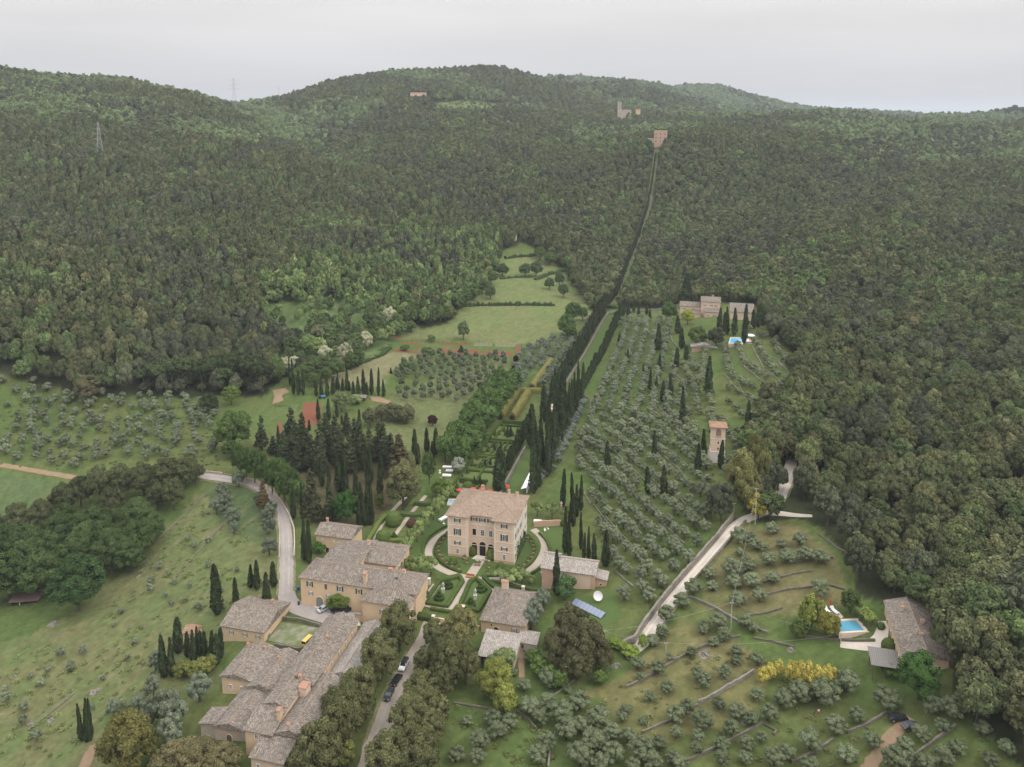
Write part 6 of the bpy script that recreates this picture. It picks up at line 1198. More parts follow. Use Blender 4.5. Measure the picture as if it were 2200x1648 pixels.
ZONES = {0: ('dark grey-green olive in the dense grove along the bottom edge', 'olives of the dense bottom grove'), 1: ('round grey-green olive on the dry stepped terraces at the lower right', 'olives of the dry terraces'),
         2: ('bushy olive on the lawns below the pool farmhouse', 'olives below the pool farmhouse'), 3: ('olive on the small terraces between hill road and lower pool', 'olives of the small terraces by the hill road'),
         4: ('round olive in the oblique rows of the large central slope', 'olives of the large central slope'), 5: ('olive in the straight rows at the top of the large slope', 'olives of the upper straight rows'), 6: ('pale olive in the single line along the cypress avenue', 'olives along the cypress avenue'),
         7: ('olive in the curving rows below the upper pool', 'olives of the curving rows'), 8: ('dark egg-shaped olive in the square plantation behind the gardens', 'olives of the square plantation'), 9: ('pale olive between tunnel hedges and meadow', 'olives between tunnels and meadow'),
         10: ('grey olive in the wide left-hand grove below the wood', 'olives of the left grove'), 11: ('olive beside the asphalt road bend', 'olives by the road bend'), 12: ('thin wispy young olive on the open left slope', 'young olives of the left slope')}
ox = np.array([o[0] for o in OV]); oy = np.array([o[1] for o in OV]); ow = np.array([o[2] for o in OV]); oh = np.array([o[3] for o in OV]); oz = ground(ox, oy)
ou, ovv = proj(ox, oy, oz + oh / 2); size = ow * oh / (ox ** 2 + oy ** 2); size[(ou < -20) | (ou > 2220) | (ovv > 1680)] = 0
big = set(np.argsort(-size)[:296].tolist()); rest = np.array([i for i in range(len(OV)) if i not in big])
for i in sorted(big):
    lab, gr = ZONES[OV[i][4]]
    tree('olive_tree', lab, 'tree', gr, (ox[i], oy[i], oz[i]), ow[i] * 1.1, oh[i], *pick('olive'), np.array(OV[i][5]) * rng.uniform(.88, 1.12), None, .15)
scatter('distant_olives', np.stack([ox, oy, oz - .15], -1)[rest], np.stack([ow * 1.12, ow * 1.12, oh], -1)[rest], rng.uniform(0, 6.28, len(rest)), rng.integers(0, 5, len(rest)), (np.array([o[5] for o in OV]) * rng.uniform(.88, 1.12, (len(OV), 1)))[rest], OL_F)
print('olives', len(OV), {z: sum(o[4] == z for o in OV) for z in ZONES})
# ---------------------------------------------------------------- hedges, topiary, pots
def leafy_skin(name, V, F, n, size, tint, m=None):
    """closed shape clad with small leaf faces"""
    me0 = mesh_np('tmp', V, F, LEAF); me0.update(); A = np.array([p.area for p in me0.polygons]); Nn = np.array([p.normal[:] for p in me0.polygons]); vs = np.array([v.co[:] for v in me0.vertices]); pol = [list(p.vertices) for p in me0.polygons]; bpy.data.meshes.remove(me0)
    g = rng; k = g.choice(len(A), n, p=A / A.sum()); W3 = g.dirichlet((1, 1, 1, 1), n); P = np.zeros((n, 3))
    for q in range(4): P += W3[:, q:q + 1] * vs[[pol[i][q % len(pol[i])] for i in k]]
    N2 = unit(Nn[k] + g.normal(size=(n, 3)) * .55); P = P + N2 * g.uniform(-.02, .07, (n, 1))
    Vq, Fq = quads(P, N2, g.uniform(.7, 1.3, n) * size, g)
    FF = [tuple(f) for f in F] + [tuple(len(V) + q for q in f) for f in Fq.tolist()]
    return mesh_np(name, np.concatenate([np.array(V, float), Vq]), FF, m or LEAF, attr=np.concatenate([np.full(len(V), .25), np.repeat(np.clip(g.normal(.55, .25, n), 0, 1), 4)]))
def hedge(P, h, w, tint, label, group=None, name='hedge', closed=False, size=.16, dens=9, arch=False):
    P = densify([np.array(p[:2]) for p in P], 1.3, closed)
    if closed: P.append(P[0])
    o_ = P[0].copy(); z0 = float(ground(*o_)); V = []; n = len(P)
    prof = [(-1, -.2), (-1, .8), (-.8, 1), (.8, 1), (1, .8), (1, -.2)] if not arch else [(math.cos(math.pi * (1 - k / 7)), -.1 if k in (0, 7) else math.sin(math.pi * k / 7) ** .7) for k in range(8)]
    for i in range(n):
        d = P[min(i + 1, n - 1)] - P[max(i - 1, 0)]; d = d / (np.hypot(*d) + 1e-9); q = np.array((-d[1], d[0])) * w / 2; z = float(ground(*P[i])); j = rng.uniform(.93, 1.07) if name != 'hedgerow' else rng.uniform(.45, 1.35)
        for s, zz in prof: p = P[i] + q * s * j - o_; V.append((p[0], p[1], z + zz * h * j - z0))
    k = len(prof); F = [(i * k + a, (i + 1) * k + a, (i + 1) * k + a + 1, i * k + a + 1) for i in range(n - 1) for a in range(k - 1)] + [tuple(range(k)), tuple((n - 1) * k + a for a in reversed(range(k)))]
    F = [tuple(reversed(f)) for f in F]
    L_ = sum(np.hypot(*(P[i + 1] - P[i])) for i in range(n - 1)); cnt = int(min(6000, max(60, L_ * (w + 2 * h) * dens)))
    o = obj(name, leafy_skin(name, V, F, cnt, size, tint), None, (o_[0], o_[1], z0)); o['tint'] = [float(q) for q in np.array(tint) * rng.uniform(.92, 1.08)]
    return tag(o, label, 'hedge', group)
def ringpq(f, a0, a1, n=40): return [E(.7 + (19.6 * f) * math.sin(t), 3.0 + (18.6 * f) * math.cos(t)) for t in np.linspace(a0, a1, n)]
hedge(ringpq(.90, .75, 2.95), .75, .8, BOX, 'low box hedge inside the oval drive, right half', 'oval drive hedges'); hedge(ringpq(.90, 3.35, 5.5), .75, .8, BOX, 'low box hedge inside the oval drive, left half', 'oval drive hedges')
hedge(ringpq(1.12, .8, 2.55), .8, .8, BOX, 'low box hedge outside the oval drive, right side', 'oval drive hedges'); hedge(ringpq(1.12, 4.2, 5.5), .7, .7, BOX, 'low box hedge outside the oval drive, left side', 'oval drive hedges')
pt = 'box hedge edging the left statue parterre'; pr = 'box hedge edging the right statue parterre'
for px, lab in (('944,1251 988,1241 994,1252 961,1305 913,1297', pt), ('1010,1252 1023,1245 1053,1272 1027,1315 988,1303', pr)):
    structure(patch('parterre_bed', world_poly(P_(px)), LAWN, .07, 16)); hedge(world_poly(P_(px)), 1.0, 1.3, BOX, lab, None, closed=True)
hedge(world_poly(P_('875,1322 905,1328 930,1334')), 1.5, 2.2, BOX, 'thick clipped hedge at the head of the ilex drive'); hedge(world_poly(P_('925,1310 960,1316 1000,1322')), .9, 1.0, BOX, 'box hedge along the front cross path')
hedge(world_poly(P_('1040,1243 1060,1262 1120,1280 1175,1290')), 1.1, 1.6, (.06, .105, .03), 'dark clipped hedge between lodge and villa lawn'); hedge(world_poly(P_('1055,1250 1110,1262 1172,1273')), .8, 1.0, BOX, 'low hedge along the path to the chapel'); hedge(world_poly(P_('940,1250 965,1243 988,1238')), .9, 1.3, BOX, 'short hedge behind the left statue parterre')
hedge(world_poly(P_('795,1172 830,1166 880,1166')), 1.5, 1.6, (.16, .2, .055), 'yellow-green hedge across the left garden, far side'); hedge(world_poly(P_('775,1195 812,1130 830,1112')), 1.4, 1.5, (.14, .19, .055), 'slanting yellow-green hedge bounding the left garden'); hedge(world_poly(P_('795,1200 830,1203 870,1206')), 1.4, 1.6, (.17, .21, .06), 'yellow-green hedge behind the farmhouse')
hedge(world_poly(P_('862,1108 890,1110 922,1112')), 1.5, 1.8, (.10, .14, .06), 'long grey-green hedge across the left garden'); hedge(world_poly(P_('890,1085 915,1087 940,1086')), 1.5, 1.6, (.09, .13, .055), 'upper grey-green hedge across the left garden'); hedge(world_poly(P_('868,1090 885,1068')), 1.4, 1.4, BOX, 'short slanting hedge beside the big garden tree')
# parterre behind the villa: terraces of clipped box
gp = 'clipped box hedge in the pattern of the long parterre'; gg = 'hedges of the long parterre'
for q in (37, 42, 50, 52.5, 61, 66, 75, 77, 92, 95, 113, 116.5): hedge([E(-24.5 + .012 * q, q), E(-12.6, q)], 1.0 if q not in (50, 116.5) else 2.0, 1.0, BOX, gp, gg)
for p0, q0, p1, q1 in ((-26.0, 36, -24, 117), (-17.8, 36, -17.2, 50), (-15.0, 36, -15, 50), (-17.6, 53, -17.4, 75), (-18.6, 78, -18.4, 92), (-16.6, 78, -16.2, 92), (-21.5, 96, -21, 112), (-14.0, 78, -14, 92), (-21.5, 61, -18, 75), (-22, 79, -20, 91)): hedge([E(p0, q0), E(p1, q1)], .9, .8, BOX, gp, gg)
def shape_thing(name, label, cat, p, prof, tint, group=None, n=300, size=.14, box=False):
    k = 12; V = [(r * math.cos(2 * math.pi * j / k), r * math.sin(2 * math.pi * j / k), z) for r, z in prof for j in range(k)]; m_ = len(prof)
    F = [(i * k + j, i * k + (j + 1) % k, (i + 1) * k + (j + 1) % k, (i + 1) * k + j) for i in range(m_ - 1) for j in range(k)] + [tuple(range((m_ - 1) * k, m_ * k))]
    key = (name, tuple(prof)); me = SHP.get(key) or SHP.setdefault(key, leafy_skin(name, V, F, n, size, tint))
    o = tag(obj(name, me, None, tuple(p), rng.uniform(0, 6.28)), label, cat, group); o['tint'] = [float(q) for q in np.array(tint) * rng.uniform(.9, 1.1)]; return o
SHP = {}
def dome(r, h): return [(r * .8, -.1), (r, h * .25), (r * .95, h * .55), (r * .7, h * .85), (r * .3, h * .98), (.02, h)]
def conep(r, h): return [(r, -.1), (r * .95, h * .15), (r * .62, h * .5), (r * .3, h * .8), (.03, h)]
for u, v, r, h, lab in ((1016, 1191, 1.7, 3.4, 'big globe shrub left of the villa entrance arches'), (1055, 1200, 1.7, 3.4, 'big globe shrub right of the villa entrance arches'), (974, 1211, 1.4, 2.7, 'green dome shrub on the lawn at the left wing of the villa'), (1076, 1224, 1.4, 2.7, 'green dome shrub on the lawn at the right wing of the villa'),
                        (846, 1127, 3.1, 5.2, 'large clipped laurel dome in the left garden, upper one'), (823, 1164, 2.7, 4.4, 'large clipped laurel dome near the cottage'), (885, 1130, 2.0, 2.6, 'low reddish dome shrub in the left garden'), (1212, 1128, 1.5, 2.4, 'dark egg-shaped shrub at the brick garden wall'), (1893, 1350, 1.0, 1.7, 'dark clipped ball by the pool farmhouse door'), (1910, 1396, 2.0, 3.0, 'bright rounded shrub at the long side of the pool farmhouse'), (1005, 1050, 2.2, 3.0, 'shaggy dome shrub near the parterre')):
    shape_thing('clipped_shrub', lab, 'shrub', place(u, v), dome(r, h), (.10, .055, .04) if 'reddish' in lab else BOX if 'globe' not in lab else (.12, .15, .04))
for u, v, lab in ((963, 1262, 'dark stepped topiary behind the left statue'), (944, 1288, 'dark stepped topiary in front of the left statue'), (1033, 1270, 'dark stepped topiary behind the right statue'), (1011, 1302, 'dark stepped topiary in front of the right statue'), (847, 1160, 'small spiral topiary in a ring of box, left garden')):
    shape_thing('topiary', lab, 'topiary', place(u, v), [(1.5, -.1), (1.6, .7), (1.5, 1.1), (.8, 1.15), (1.0, 1.5), (.8, 2.1), (.35, 2.3), (.5, 2.6), (.1, 3.0)], (.055, .085, .028))
for i, (p, q) in enumerate([(-21 + 1.6 * k, 102 + (k % 2) * 4) for k in range(6)] + [(-23.5 + .1 * k, 38 + 7 * k) for k in range(10)] + [(-20.5, 82), (-20, 87), (-19.6, 70), (-19.4, 65), (-13.6, 70), (-13.4, 84)]):
    x, y = E(p, q); shape_thing('topiary_cone', 'small clipped cone in the long parterre behind the villa', 'topiary', (x, y, float(ground(x, y))), conep(.9, 2.6), BOX, 'topiary cones of the parterre')
for k, (u, b, t, w) in enumerate(((1019, 1043, 1022, 5), (1031, 1043, 1022, 5), (1043, 1004, 985, 6), (1054, 1002, 984, 6), (1063, 968, 950, 5), (1076, 965, 948, 5), (1090, 940, 912, 6), (1096, 938, 914, 6))): plant('cypress', 'cypress', 'thin young cypress pillar among the parterre hedges', 'tree', u, b, t, w, CYP_, 'young cypresses of the parterre')
tl = {0: 'yellow-green vaulted hedge tunnel, left of the two near ones', 1: 'yellow-green vaulted hedge tunnel with a dark arched mouth, near right', 2: 'far yellow-green vaulted hedge tunnel', 3: 'yellow-green hedge bar joining the tunnels crosswise'}
for k, (a, b_) in enumerate((((-25.6, 121), (-26.4, 159)), ((-19.4, 121), (-19.8, 158)), ((-19.6, 166.5), (-19.2, 217)), ((-26.4, 161.5), (-13.6, 162)))):
    o = hedge([E(*a), E(*b_)], 4.2 if k < 3 else 3.2, 4.2 if k < 3 else 2.2, TUN, tl[k], None, 'hedge_tunnel', size=.22, dens=7, arch=True)
    if k < 3:
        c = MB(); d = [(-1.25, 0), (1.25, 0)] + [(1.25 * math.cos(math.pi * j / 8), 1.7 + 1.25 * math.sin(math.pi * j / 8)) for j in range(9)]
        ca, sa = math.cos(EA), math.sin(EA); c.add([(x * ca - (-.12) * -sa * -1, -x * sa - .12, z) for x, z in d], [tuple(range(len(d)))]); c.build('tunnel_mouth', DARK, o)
# meadow hedgerows
for px, lab, h in (('985,659 1030,657 1080,656 1140,656 1192,657', 'dark hedgerow dividing the two meadows', 2.4), ('1150,602 1180,590 1215,582', 'low hedgerow at the end of the upper meadow', 2.2), ('1085,556 1110,552 1155,549', 'low hedgerow across the top of the valley meadows', 2.2), ('1075,600 1100,597 1145,596', 'short hedge between clumps on the upper meadow', 1.6), ('700,808 760,790 820,765 838,750', 'dark strip of growth along the hay field', 1.6), ('1328,664 1300,660', 'clipped green hedge behind the end of the long lawn', 2.5)):
    hedge(world_poly(P_(px)), h, h * 1.3, (.065, .10, .04), lab, None, 'hedgerow', size=.4, dens=2)
fence = MB(); FP = densify([np.array(q) for q in world_poly(P_('845,733 905,735 1000,740 1090,742 1140,744'))], 3.0)
for p in FP: z = float(ground(*p)); fence.box(p[0] - .08, p[0] + .08, p[1] - .08, p[1] + .08, z - .3, z + 1.3)
for a in (.5, 1.1): fence.tube([(p[0], p[1], float(ground(*p)) + a) for p in FP], .03, 4)
tag(fence.build('field_fence', WOOD), 'long thin post and wire fence between kitchen garden and meadow', 'fence')
# potted lemons round the drive and steps
POT = MB().lathe([(.28, 0), (.42, .55), (.48, .6), (.44, .64)], 10).mesh('pot', TERRA); g = np.random.default_rng(77); C, RR = dome_clumps(8, g, rx=.3, rz=.3, cz=.6, r0=.18, r1=.26); LEM = crown_mesh('lemon_leaves', C, RR, 160, .09, LEAF, 5)
for i, t_a in enumerate(np.concatenate([np.linspace(.85, 2.85, 13), np.linspace(3.45, 5.4, 12)])):
    x, y = ringpq(.85, t_a, t_a + .01, 2)[0]; t = thing('potted_lemon', 'small lemon bush in a terracotta pot beside the oval drive hedge', 'potted plant', (x, y, float(ground(x, y)) + .05), 0, 'potted lemons round the oval drive')
    obj('pot', POT, t); c = obj('bush', LEM, t, (0, 0, .5), 0, 1.3); c['tint'] = [.11, .16, .05]
for k, (u, v) in enumerate(((1003, 1212), (1022, 1216), (1030, 1216), (1050, 1222), (1046, 1207), (998, 1203))): p = place(u, v); t = thing('potted_lemon', 'small lemon bush in a terracotta pot by the villa steps', 'potted plant', tuple(p), 0, 'potted lemons by the villa steps'); obj('pot', POT, t); c = obj('bush', LEM, t, (0, 0, .5), 0, 1.3); c['tint'] = [.12, .17, .05]
# rough growth on the open slopes: tufts nobody could count
g = np.random.default_rng(12); TUF = []
for s in range(3): n = 60; P = g.normal(size=(n, 3)) * np.array([.3, .3, .08]) + np.array([0, 0, .22]); Vq, Fq = quads(P, unit(g.normal(size=(n, 3)) + np.array([0, 0, .8])), np.full(n, .14), g); TUF.append(mesh_np('tuft', Vq, Fq, LEAF, attr=np.repeat(g.random(n), 4)))
S_P, S_T = [], []
for poly, cnt, T_ in ((P_('-60,1500 60,1370 180,1310 330,1170 420,1060 540,1050 590,1130 590,1260 480,1330 470,1400 330,1560 220,1660 -60,1660'), 900, (.17, .205, .085)), (P_('1240,960 1330,700 1440,700 1530,900 1540,1080 1450,1250 1380,1340 1300,1240'), 500, (.10, .145, .05)), (P_('1180,1500 1460,1330 1640,1400 1900,1560 2100,1560 2180,1650 1180,1650'), 150, (.17, .18, .08)), (P_('-60,830 470,870 480,1000 -60,990'), 600, (.10, .14, .05)), (P_('900,1520 1180,1500 1180,1650 930,1650'), 100, (.14, .16, .06)), (P_('840,735 1060,600 1250,640 1240,730'), 0, (.2, .22, .11))):
    W2 = np.array(world_poly(poly)); lo, hi = W2.min(0), W2.max(0); X = g.uniform(lo[0], hi[0], cnt * 3); Y = g.uniform(lo[1], hi[1], cnt * 3); k = pip(X, Y, [tuple(q) for q in W2]); X, Y = X[k][:cnt], Y[k][:cnt]
    cl = vnoise(X, Y, 11, 61) > .42; X, Y = X[cl], Y[cl]; S_P.append(np.stack([X, Y, ground(X, Y)], -1)); S_T.append(np.tile(T_, (len(X), 1)) * 1.0 * g.uniform(.75, 1.2, (len(X), 1)))
S_P = np.concatenate(S_P); S_T = np.concatenate(S_T); n = len(S_P); sc_ = g.uniform(.6, 1.5, (n, 1)) * np.array([[1, 1, .8]])
scatter('grass_tufts', S_P, sc_, g.uniform(0, 6.28, n), g.integers(0, 3, n), S_T, TUF)
# ---------------------------------------------------------------- vehicles
TYRE = mat('tyre_rubber', (.025, .025, .025), .8); RIM = mat('alloy_rim', (.45, .45, .46), .35, .8); LAMP = mat('lamp_glass', (.75, .75, .75), .15); TAIL = mat('tail_lamp', (.35, .02, .02), .3); CARGL = mat('car_glass', (.02, .025, .03), .08, 0, .6)
PROF = {'saloon': [(-2.2, .35), (-2.22, .8), (-2.0, .92), (-1.1, .98), (1.0, 1.0), (2.05, .86), (2.25, .7), (2.25, .35)], 'suv': [(-2.3, .4), (-2.35, .95), (-2.25, 1.1), (-1.2, 1.12), (1.05, 1.12), (2.1, 1.0), (2.35, .8), (2.35, .4)], 'van': [(-2.5, .4), (-2.5, 1.2), (-2.4, 1.25), (-1.2, 1.25), (1.4, 1.25), (2.2, 1.05), (2.5, .85), (2.5, .4)]}
CABN = {'saloon': ((-1.75, -1.0), (1.15, .35), .98, 1.45), 'suv': ((-2.2, -1.9), (1.25, .5), 1.1, 1.72), 'van': ((-2.42, -2.3), (1.75, 1.0), 1.22, 2.05)}
def car(name, label, cat, px0, px1, kind, col, roof=None, dz=.0):
    """px0 tail, px1 nose: both on the ground"""
    a, b = place(*px0), place(*px1); c = (a + b) / 2; d = b - a; c[2] = float(ground(c[0], c[1]))
    t = thing(name, label, cat, (c[0], c[1], c[2] + .12 + dz), math.atan2(d[1], d[0])); pm = mat('car_paint', col, .25, .1, .5); hw = .9 if kind != 'van' else .95; P = PROF[kind]; V = []; n = len(P)
    V = [(x * .985, -hw * .94, z) for x, z in P] + [(x, -hw * .7, z + .02) for x, z in P] + [(x, hw * .7, z + .02) for x, z in P] + [(x * .985, hw * .94, z) for x, z in P]
    F = [(j * n + i, (j + 1) * n + i, (j + 1) * n + (i + 1) % n, j * n + (i + 1) % n) for j in range(3) for i in range(n)] + [tuple(range(n)), tuple(3 * n + i for i in reversed(range(n)))]
    m = MB().add(V, F); me = m.mesh('body', pm, False); bm = bmesh.new(); bm.from_mesh(me); bmesh.ops.recalc_face_normals(bm, faces=bm.faces); bm.to_mesh(me); bm.free(); obj('body', me, t)
    (x0, x0t), (x1, x1t), z0, z1 = CABN[kind]; w0, w1 = hw * .9, hw * .72
    MB().add([(x0, -w0, z0), (x1, -w0, z0), (x1, w0, z0), (x0, w0, z0), (x0t, -w1, z1), (x1t, -w1, z1), (x1t, w1, z1), (x0t, w1, z1)], [(0, 1, 5, 4), (1, 2, 6, 5), (2, 3, 7, 6), (3, 0, 4, 7), (4, 5, 6, 7)]).build('windows', CARGL, t)
    MB().box(x0t - .03, x1t + .03, -w1 - .03, w1 + .03, z1 + .003, z1 + .05).build('roof_panel', mat('roof_paint', roof, .2) if roof else pm, t)
    p = MB()
    for s in (-1, 1):
        for xb, xt in ((x0, x0t), (x1, x1t), ((x0 + x1) / 2, (x0t + x1t) / 2)): p.tube([(xb, s * (w0 + .01), z0), (xt, s * (w1 + .01), z1)], .05, 4)
    p.build('pillars', pm, t); xr = 1.38 if kind != 'van' else 1.6
    for sx in (-1, 1):
        for s in (-1, 1):
            w = MB().lathe([(.33, -.1), (.34, -.08), (.34, .08), (.33, .1)], 14).mesh('tyre', TYRE); o = obj('wheel', w, t, (sx * xr, s * hw * .87, .33)); o.rotation_euler = (math.pi / 2, 0, 0); obj('rim', MB().lathe([(.2, -.11), (.22, .11)], 10).mesh('rim', RIM), o)
    zl = P[-2][1]
    for s in (-1, 1):
        MB().box(P[-2][0] - .12, P[-2][0] + .02, s * hw * .62 - .17, s * hw * .62 + .17, zl - .13, zl + .02).build('headlight', LAMP, t); MB().box(P[1][0] - .02, P[1][0] + .1, s * hw * .68 - .14, s * hw * .68 + .14, P[1][1] - .15, P[1][1] + .02).build('tail_light', TAIL, t)
        MB().box(.62, .82, s * (hw + .02) - .08, s * (hw + .02) + .08, z0 + .02, z0 + .16).build('wing_mirror', pm, t)
    return t
car('parked_car', 'silver saloon car parked on the gravel in front of the farmhouse gate', 'car', (687, 1317), (707, 1306), 'saloon', (.50, .52, .54)); car('parked_car', 'black car half under the bright vine tree at the farmhouse wall', 'car', (715, 1318), (736, 1306), 'saloon', (.02, .022, .03)); car('parked_car', 'dark blue car beside the farmhouse, rightmost under the vine tree', 'car', (736, 1320), (757, 1308), 'saloon', (.02, .025, .045))
car('delivery_van', 'yellow van parked in the grassy yard behind the long low building', 'van', (656, 1391), (671, 1375), 'van', (.52, .38, .08)); car('parked_car', 'white car with a black roof parked on the ilex drive', 'car', (874, 1421), (862, 1446), 'suv', (.72, .72, .71), (.03, .03, .03)); car('parked_car', 'black car parked behind the white one on the ilex drive', 'car', (859, 1455), (845, 1477), 'saloon', (.02, .02, .022)); car('parked_car', 'dark grey car parked lowest on the ilex drive', 'car', (842, 1484), (830, 1509), 'saloon', (.05, .055, .06))
car('white_van', 'white van mostly hidden under the oaks right of the drive', 'van', (940, 1412), (926, 1440), 'van', (.75, .77, .8)); car('parked_car', 'black estate car on the red earth track at the lower right', 'car', (1912, 1552), (1946, 1543), 'saloon', (.018, .019, .024)); car('parked_car', 'dark grey car half behind an olive on the red earth track', 'car', (1942, 1572), (1972, 1558), 'saloon', (.06, .062, .07))
p = place(690, 856); tr = thing('tractor', 'small blue tractor at the row of cypresses by the red soil plot', 'tractor', (p[0], p[1], p[2]), .3); BL = mat('blue_paint', (.08, .25, .48), .4)
MB().box(-.2, 2.2, -.45, .45, .7, 1.5).box(-1.0, -.2, -.6, .6, .6, 1.1).build('body', BL, tr); MB().box(-.9, -.4, -.3, .3, 1.1, 1.6).build('seat', TYRE, tr); MB().tube([(-1, -.55, 1.1), (-1, -.55, 2.4), (-1, .55, 2.4), (-1, .55, 1.1)], .06).build('roll_bar', TERRA, tr)
for x, r_ in ((-.6, .8), (1.6, .5)):
    for s in (-1, 1): o = obj('wheel', MB().lathe([(r_ * .95, -.2), (r_, -.12), (r_, .12), (r_ * .95, .2)], 14).mesh('wheel', TYRE), tr, (x, s * .85, r_)); o.rotation_euler = (math.pi / 2, 0, 0)
p = place(770, 862); fs = thing('log_shed', 'small dark open shed with a mossy roof behind the red soil plot', 'shed', tuple(p), R(-8)); MB().box(-3.5, 3.5, 2.4, 2.6, -.5, 2.2).box(-3.5, -3.3, 0, 2.4, -.5, 2.1).box(3.3, 3.5, 0, 2.4, -.5, 2.1).build('wall', WOOD, fs); roof_uv(MB().add(*roof_shape('sf', -4, 4, -.6, 3, 2.1, .5, .1)[:2]).build('roof', T_OLD, fs).data)

# ---------------------------------------------------------------- pools and their furniture
WATER = mat('pool_water', (.10, .29, .40), .12, 0, .5); WATER2 = mat('bright_pool_water', (.12, .40, .62), .15, 0, .5); COPING = noisy('pool_coping', (.52, .42, .33), (.58, .48, .40), 1.2)
def pool(name, label, px, water, lift=.25, skirt=1.6):
    P = [place(u, v) for u, v in px]; z = max(q[2] for q in P) * .5 + sum(q[2] for q in P) / 8 + lift; P = [np.array(atz(u, v, z)[:2]) for u, v in px]; c = sum(P) / 4
    t = thing(name, label, 'swimming pool', (c[0], c[1], z)); ins = [(p - c) for p in P]; m = MB()
    ou_ = [p * (1 + 1.1 / np.hypot(*p)) for p in ins]
    for i in range(4):
        a, b, A, B = ins[i], ins[(i + 1) % 4], ou_[i], ou_[(i + 1) % 4]
        m.add([(*a, .0), (*b, .0), (*B, .0), (*A, .0), (*a, -.5), (*b, -.5), (*B, -skirt), (*A, -skirt)], [(0, 1, 2, 3), (0, 4, 5, 1), (3, 2, 6, 7)])
    o = m.build('coping', COPING, t); bm = bmesh.new(); bm.from_mesh(o.data); bmesh.ops.recalc_face_normals(bm, faces=bm.faces); bm.to_mesh(o.data); bm.free()
    MB().add([(*p, -.22) for p in ins], [(0, 1, 2, 3)]).build('water', water, t); return t
pool('swimming_pool', 'turquoise rectangular swimming pool with pink stone edge, lower right', P_('1801,1334 1839,1332 1858,1354 1808,1357'), WATER, .5); pool('swimming_pool', 'bright blue swimming pool below the upper house and cypresses', P_('1571,726 1596,725 1594,737 1567,737'), WATER2, .6, 2.5)
pool('garden_basin', 'small blue water basin left of the villa roof', P_('966,1074 978,1074 977,1082 964,1082'), WATER2, .5, .8)
structure(patch('pool_terrace', world_poly(P_('1752,1318 1800,1312 1812,1326 1798,1336 1770,1335')), COPING, .08, 10)); structure(patch('upper_pool_terrace', world_poly(P_('1594,726 1612,726 1616,738 1594,739')), COPING, .08, 10))
LOUN = (MB().box(-.35, .35, -.9, .35, .28, .36).mesh('lounger_bed', WHITE), MB().add([(-.35, .35, .3), (.35, .35, .3), (.35, .95, .75), (-.35, .95, .75), (-.35, .38, .22), (.35, .38, .22), (.35, .98, .67), (-.35, .98, .67)], [(0, 1, 2, 3), (7, 6, 5, 4), (0, 4, 5, 1), (2, 6, 7, 3), (1, 5, 6, 2), (3, 7, 4, 0)]).mesh('lounger_back', WHITE), MB().box(-.33, -.28, -.85, -.8, 0, .28).box(.28, .33, -.85, -.8, 0, .28).box(-.33, -.28, .3, .35, 0, .28).box(.28, .33, .3, .35, 0, .28).mesh('lounger_legs', WOOD))
def lounger(u, v, rz, label, group=None, s=1.5):
    p = place(u, v); t = thing('sun_lounger', label, 'sun lounger', (p[0], p[1], p[2] + .1), rz, group, s); obj('bed', LOUN[0], t); obj('back', LOUN[1], t); obj('legs', LOUN[2], t)
lounger(1765, 1318, .3, 'white sun lounger left of the other two by the lower pool'); lounger(1779, 1317, .3, 'white sun lounger in the middle of three by the lower pool'); lounger(1793, 1316, .3, 'white sun lounger nearest the round tree by the lower pool')
for u in (1600, 1606): lounger(u, 735, -.4, 'white sun lounger beside the upper pool', 'loungers of the upper pool', 1.8)
REDC = mat('red_canvas', (.42, .06, .04), .8); WHC = noisy('white_canvas', (.74, .73, .72), (.68, .67, .66), 2)
def parasol(u, v, label, m, open_=False, h=2.8, group=None, r=1.6):
    p = place(u, v); t = thing('parasol', label, 'parasol', tuple(p), 0, group); MB().tube([(0, 0, -.1), (0, 0, h)], .05).build('pole', WOOD, t); MB().lathe([(.3, -.05), (.3, .1)], 10).build('base', METAL, t)
    (MB().lathe([(r, h - .75), (r * .5, h - .3), (.05, h)], 8) if open_ else MB().lathe([(.12, h - 1.7), (.38, h - 1.5), (.22, h - .7), (.05, h)], 8)).build('canopy', m, t)
parasol(1764, 1309, 'closed red parasol left of the lower pool loungers, left one', REDC); parasol(1784, 1306, 'closed red parasol behind the lower pool loungers, right one', REDC)
parasol(1604, 728, 'open white parasol by the upper pool, left one', WHC, True, 3.2, None, 2.6); parasol(1612, 729, 'open white parasol by the upper pool, right one', WHC, True, 3.2, None, 2.6)
for u, v in ((996, 1056), (1016, 1052), (1036, 1052), (1052, 1056)): parasol(u, v + 8, 'open red parasol behind the villa roof', REDC, True, 2.7, 'red parasols behind the villa', 1.3)
parasol(1088, 1054, 'red parasol at the near end of the lawn wall', REDC, True, 2.6, None, 1.5); parasol(987, 1062, 'red-orange parasol left of the villa roof', REDC, True, 2.6, None, 1.3)
pg = thing('pergola', 'vine-covered pergola between lower pool and farmhouse', 'pergola', tuple(place(1846, 1322)), 0); a = np.array(place(1846, 1322)); b = np.array(place(1874, 1352)); d = (b - a); L_ = np.hypot(*d[:2]); d = d / L_; nx = np.array((-d[1], d[0]))
m = MB()
for k in range(4):
    for s in (-1, 1): q = d[:2] * L_ * k / 3 + nx * s * 1.3; z = float(ground(*(a[:2] + q))) - a[2]; m.box(q[0] - .08, q[0] + .08, q[1] - .08, q[1] + .08, z - .3, 2.6 + d[2] * L_ * k / 3)
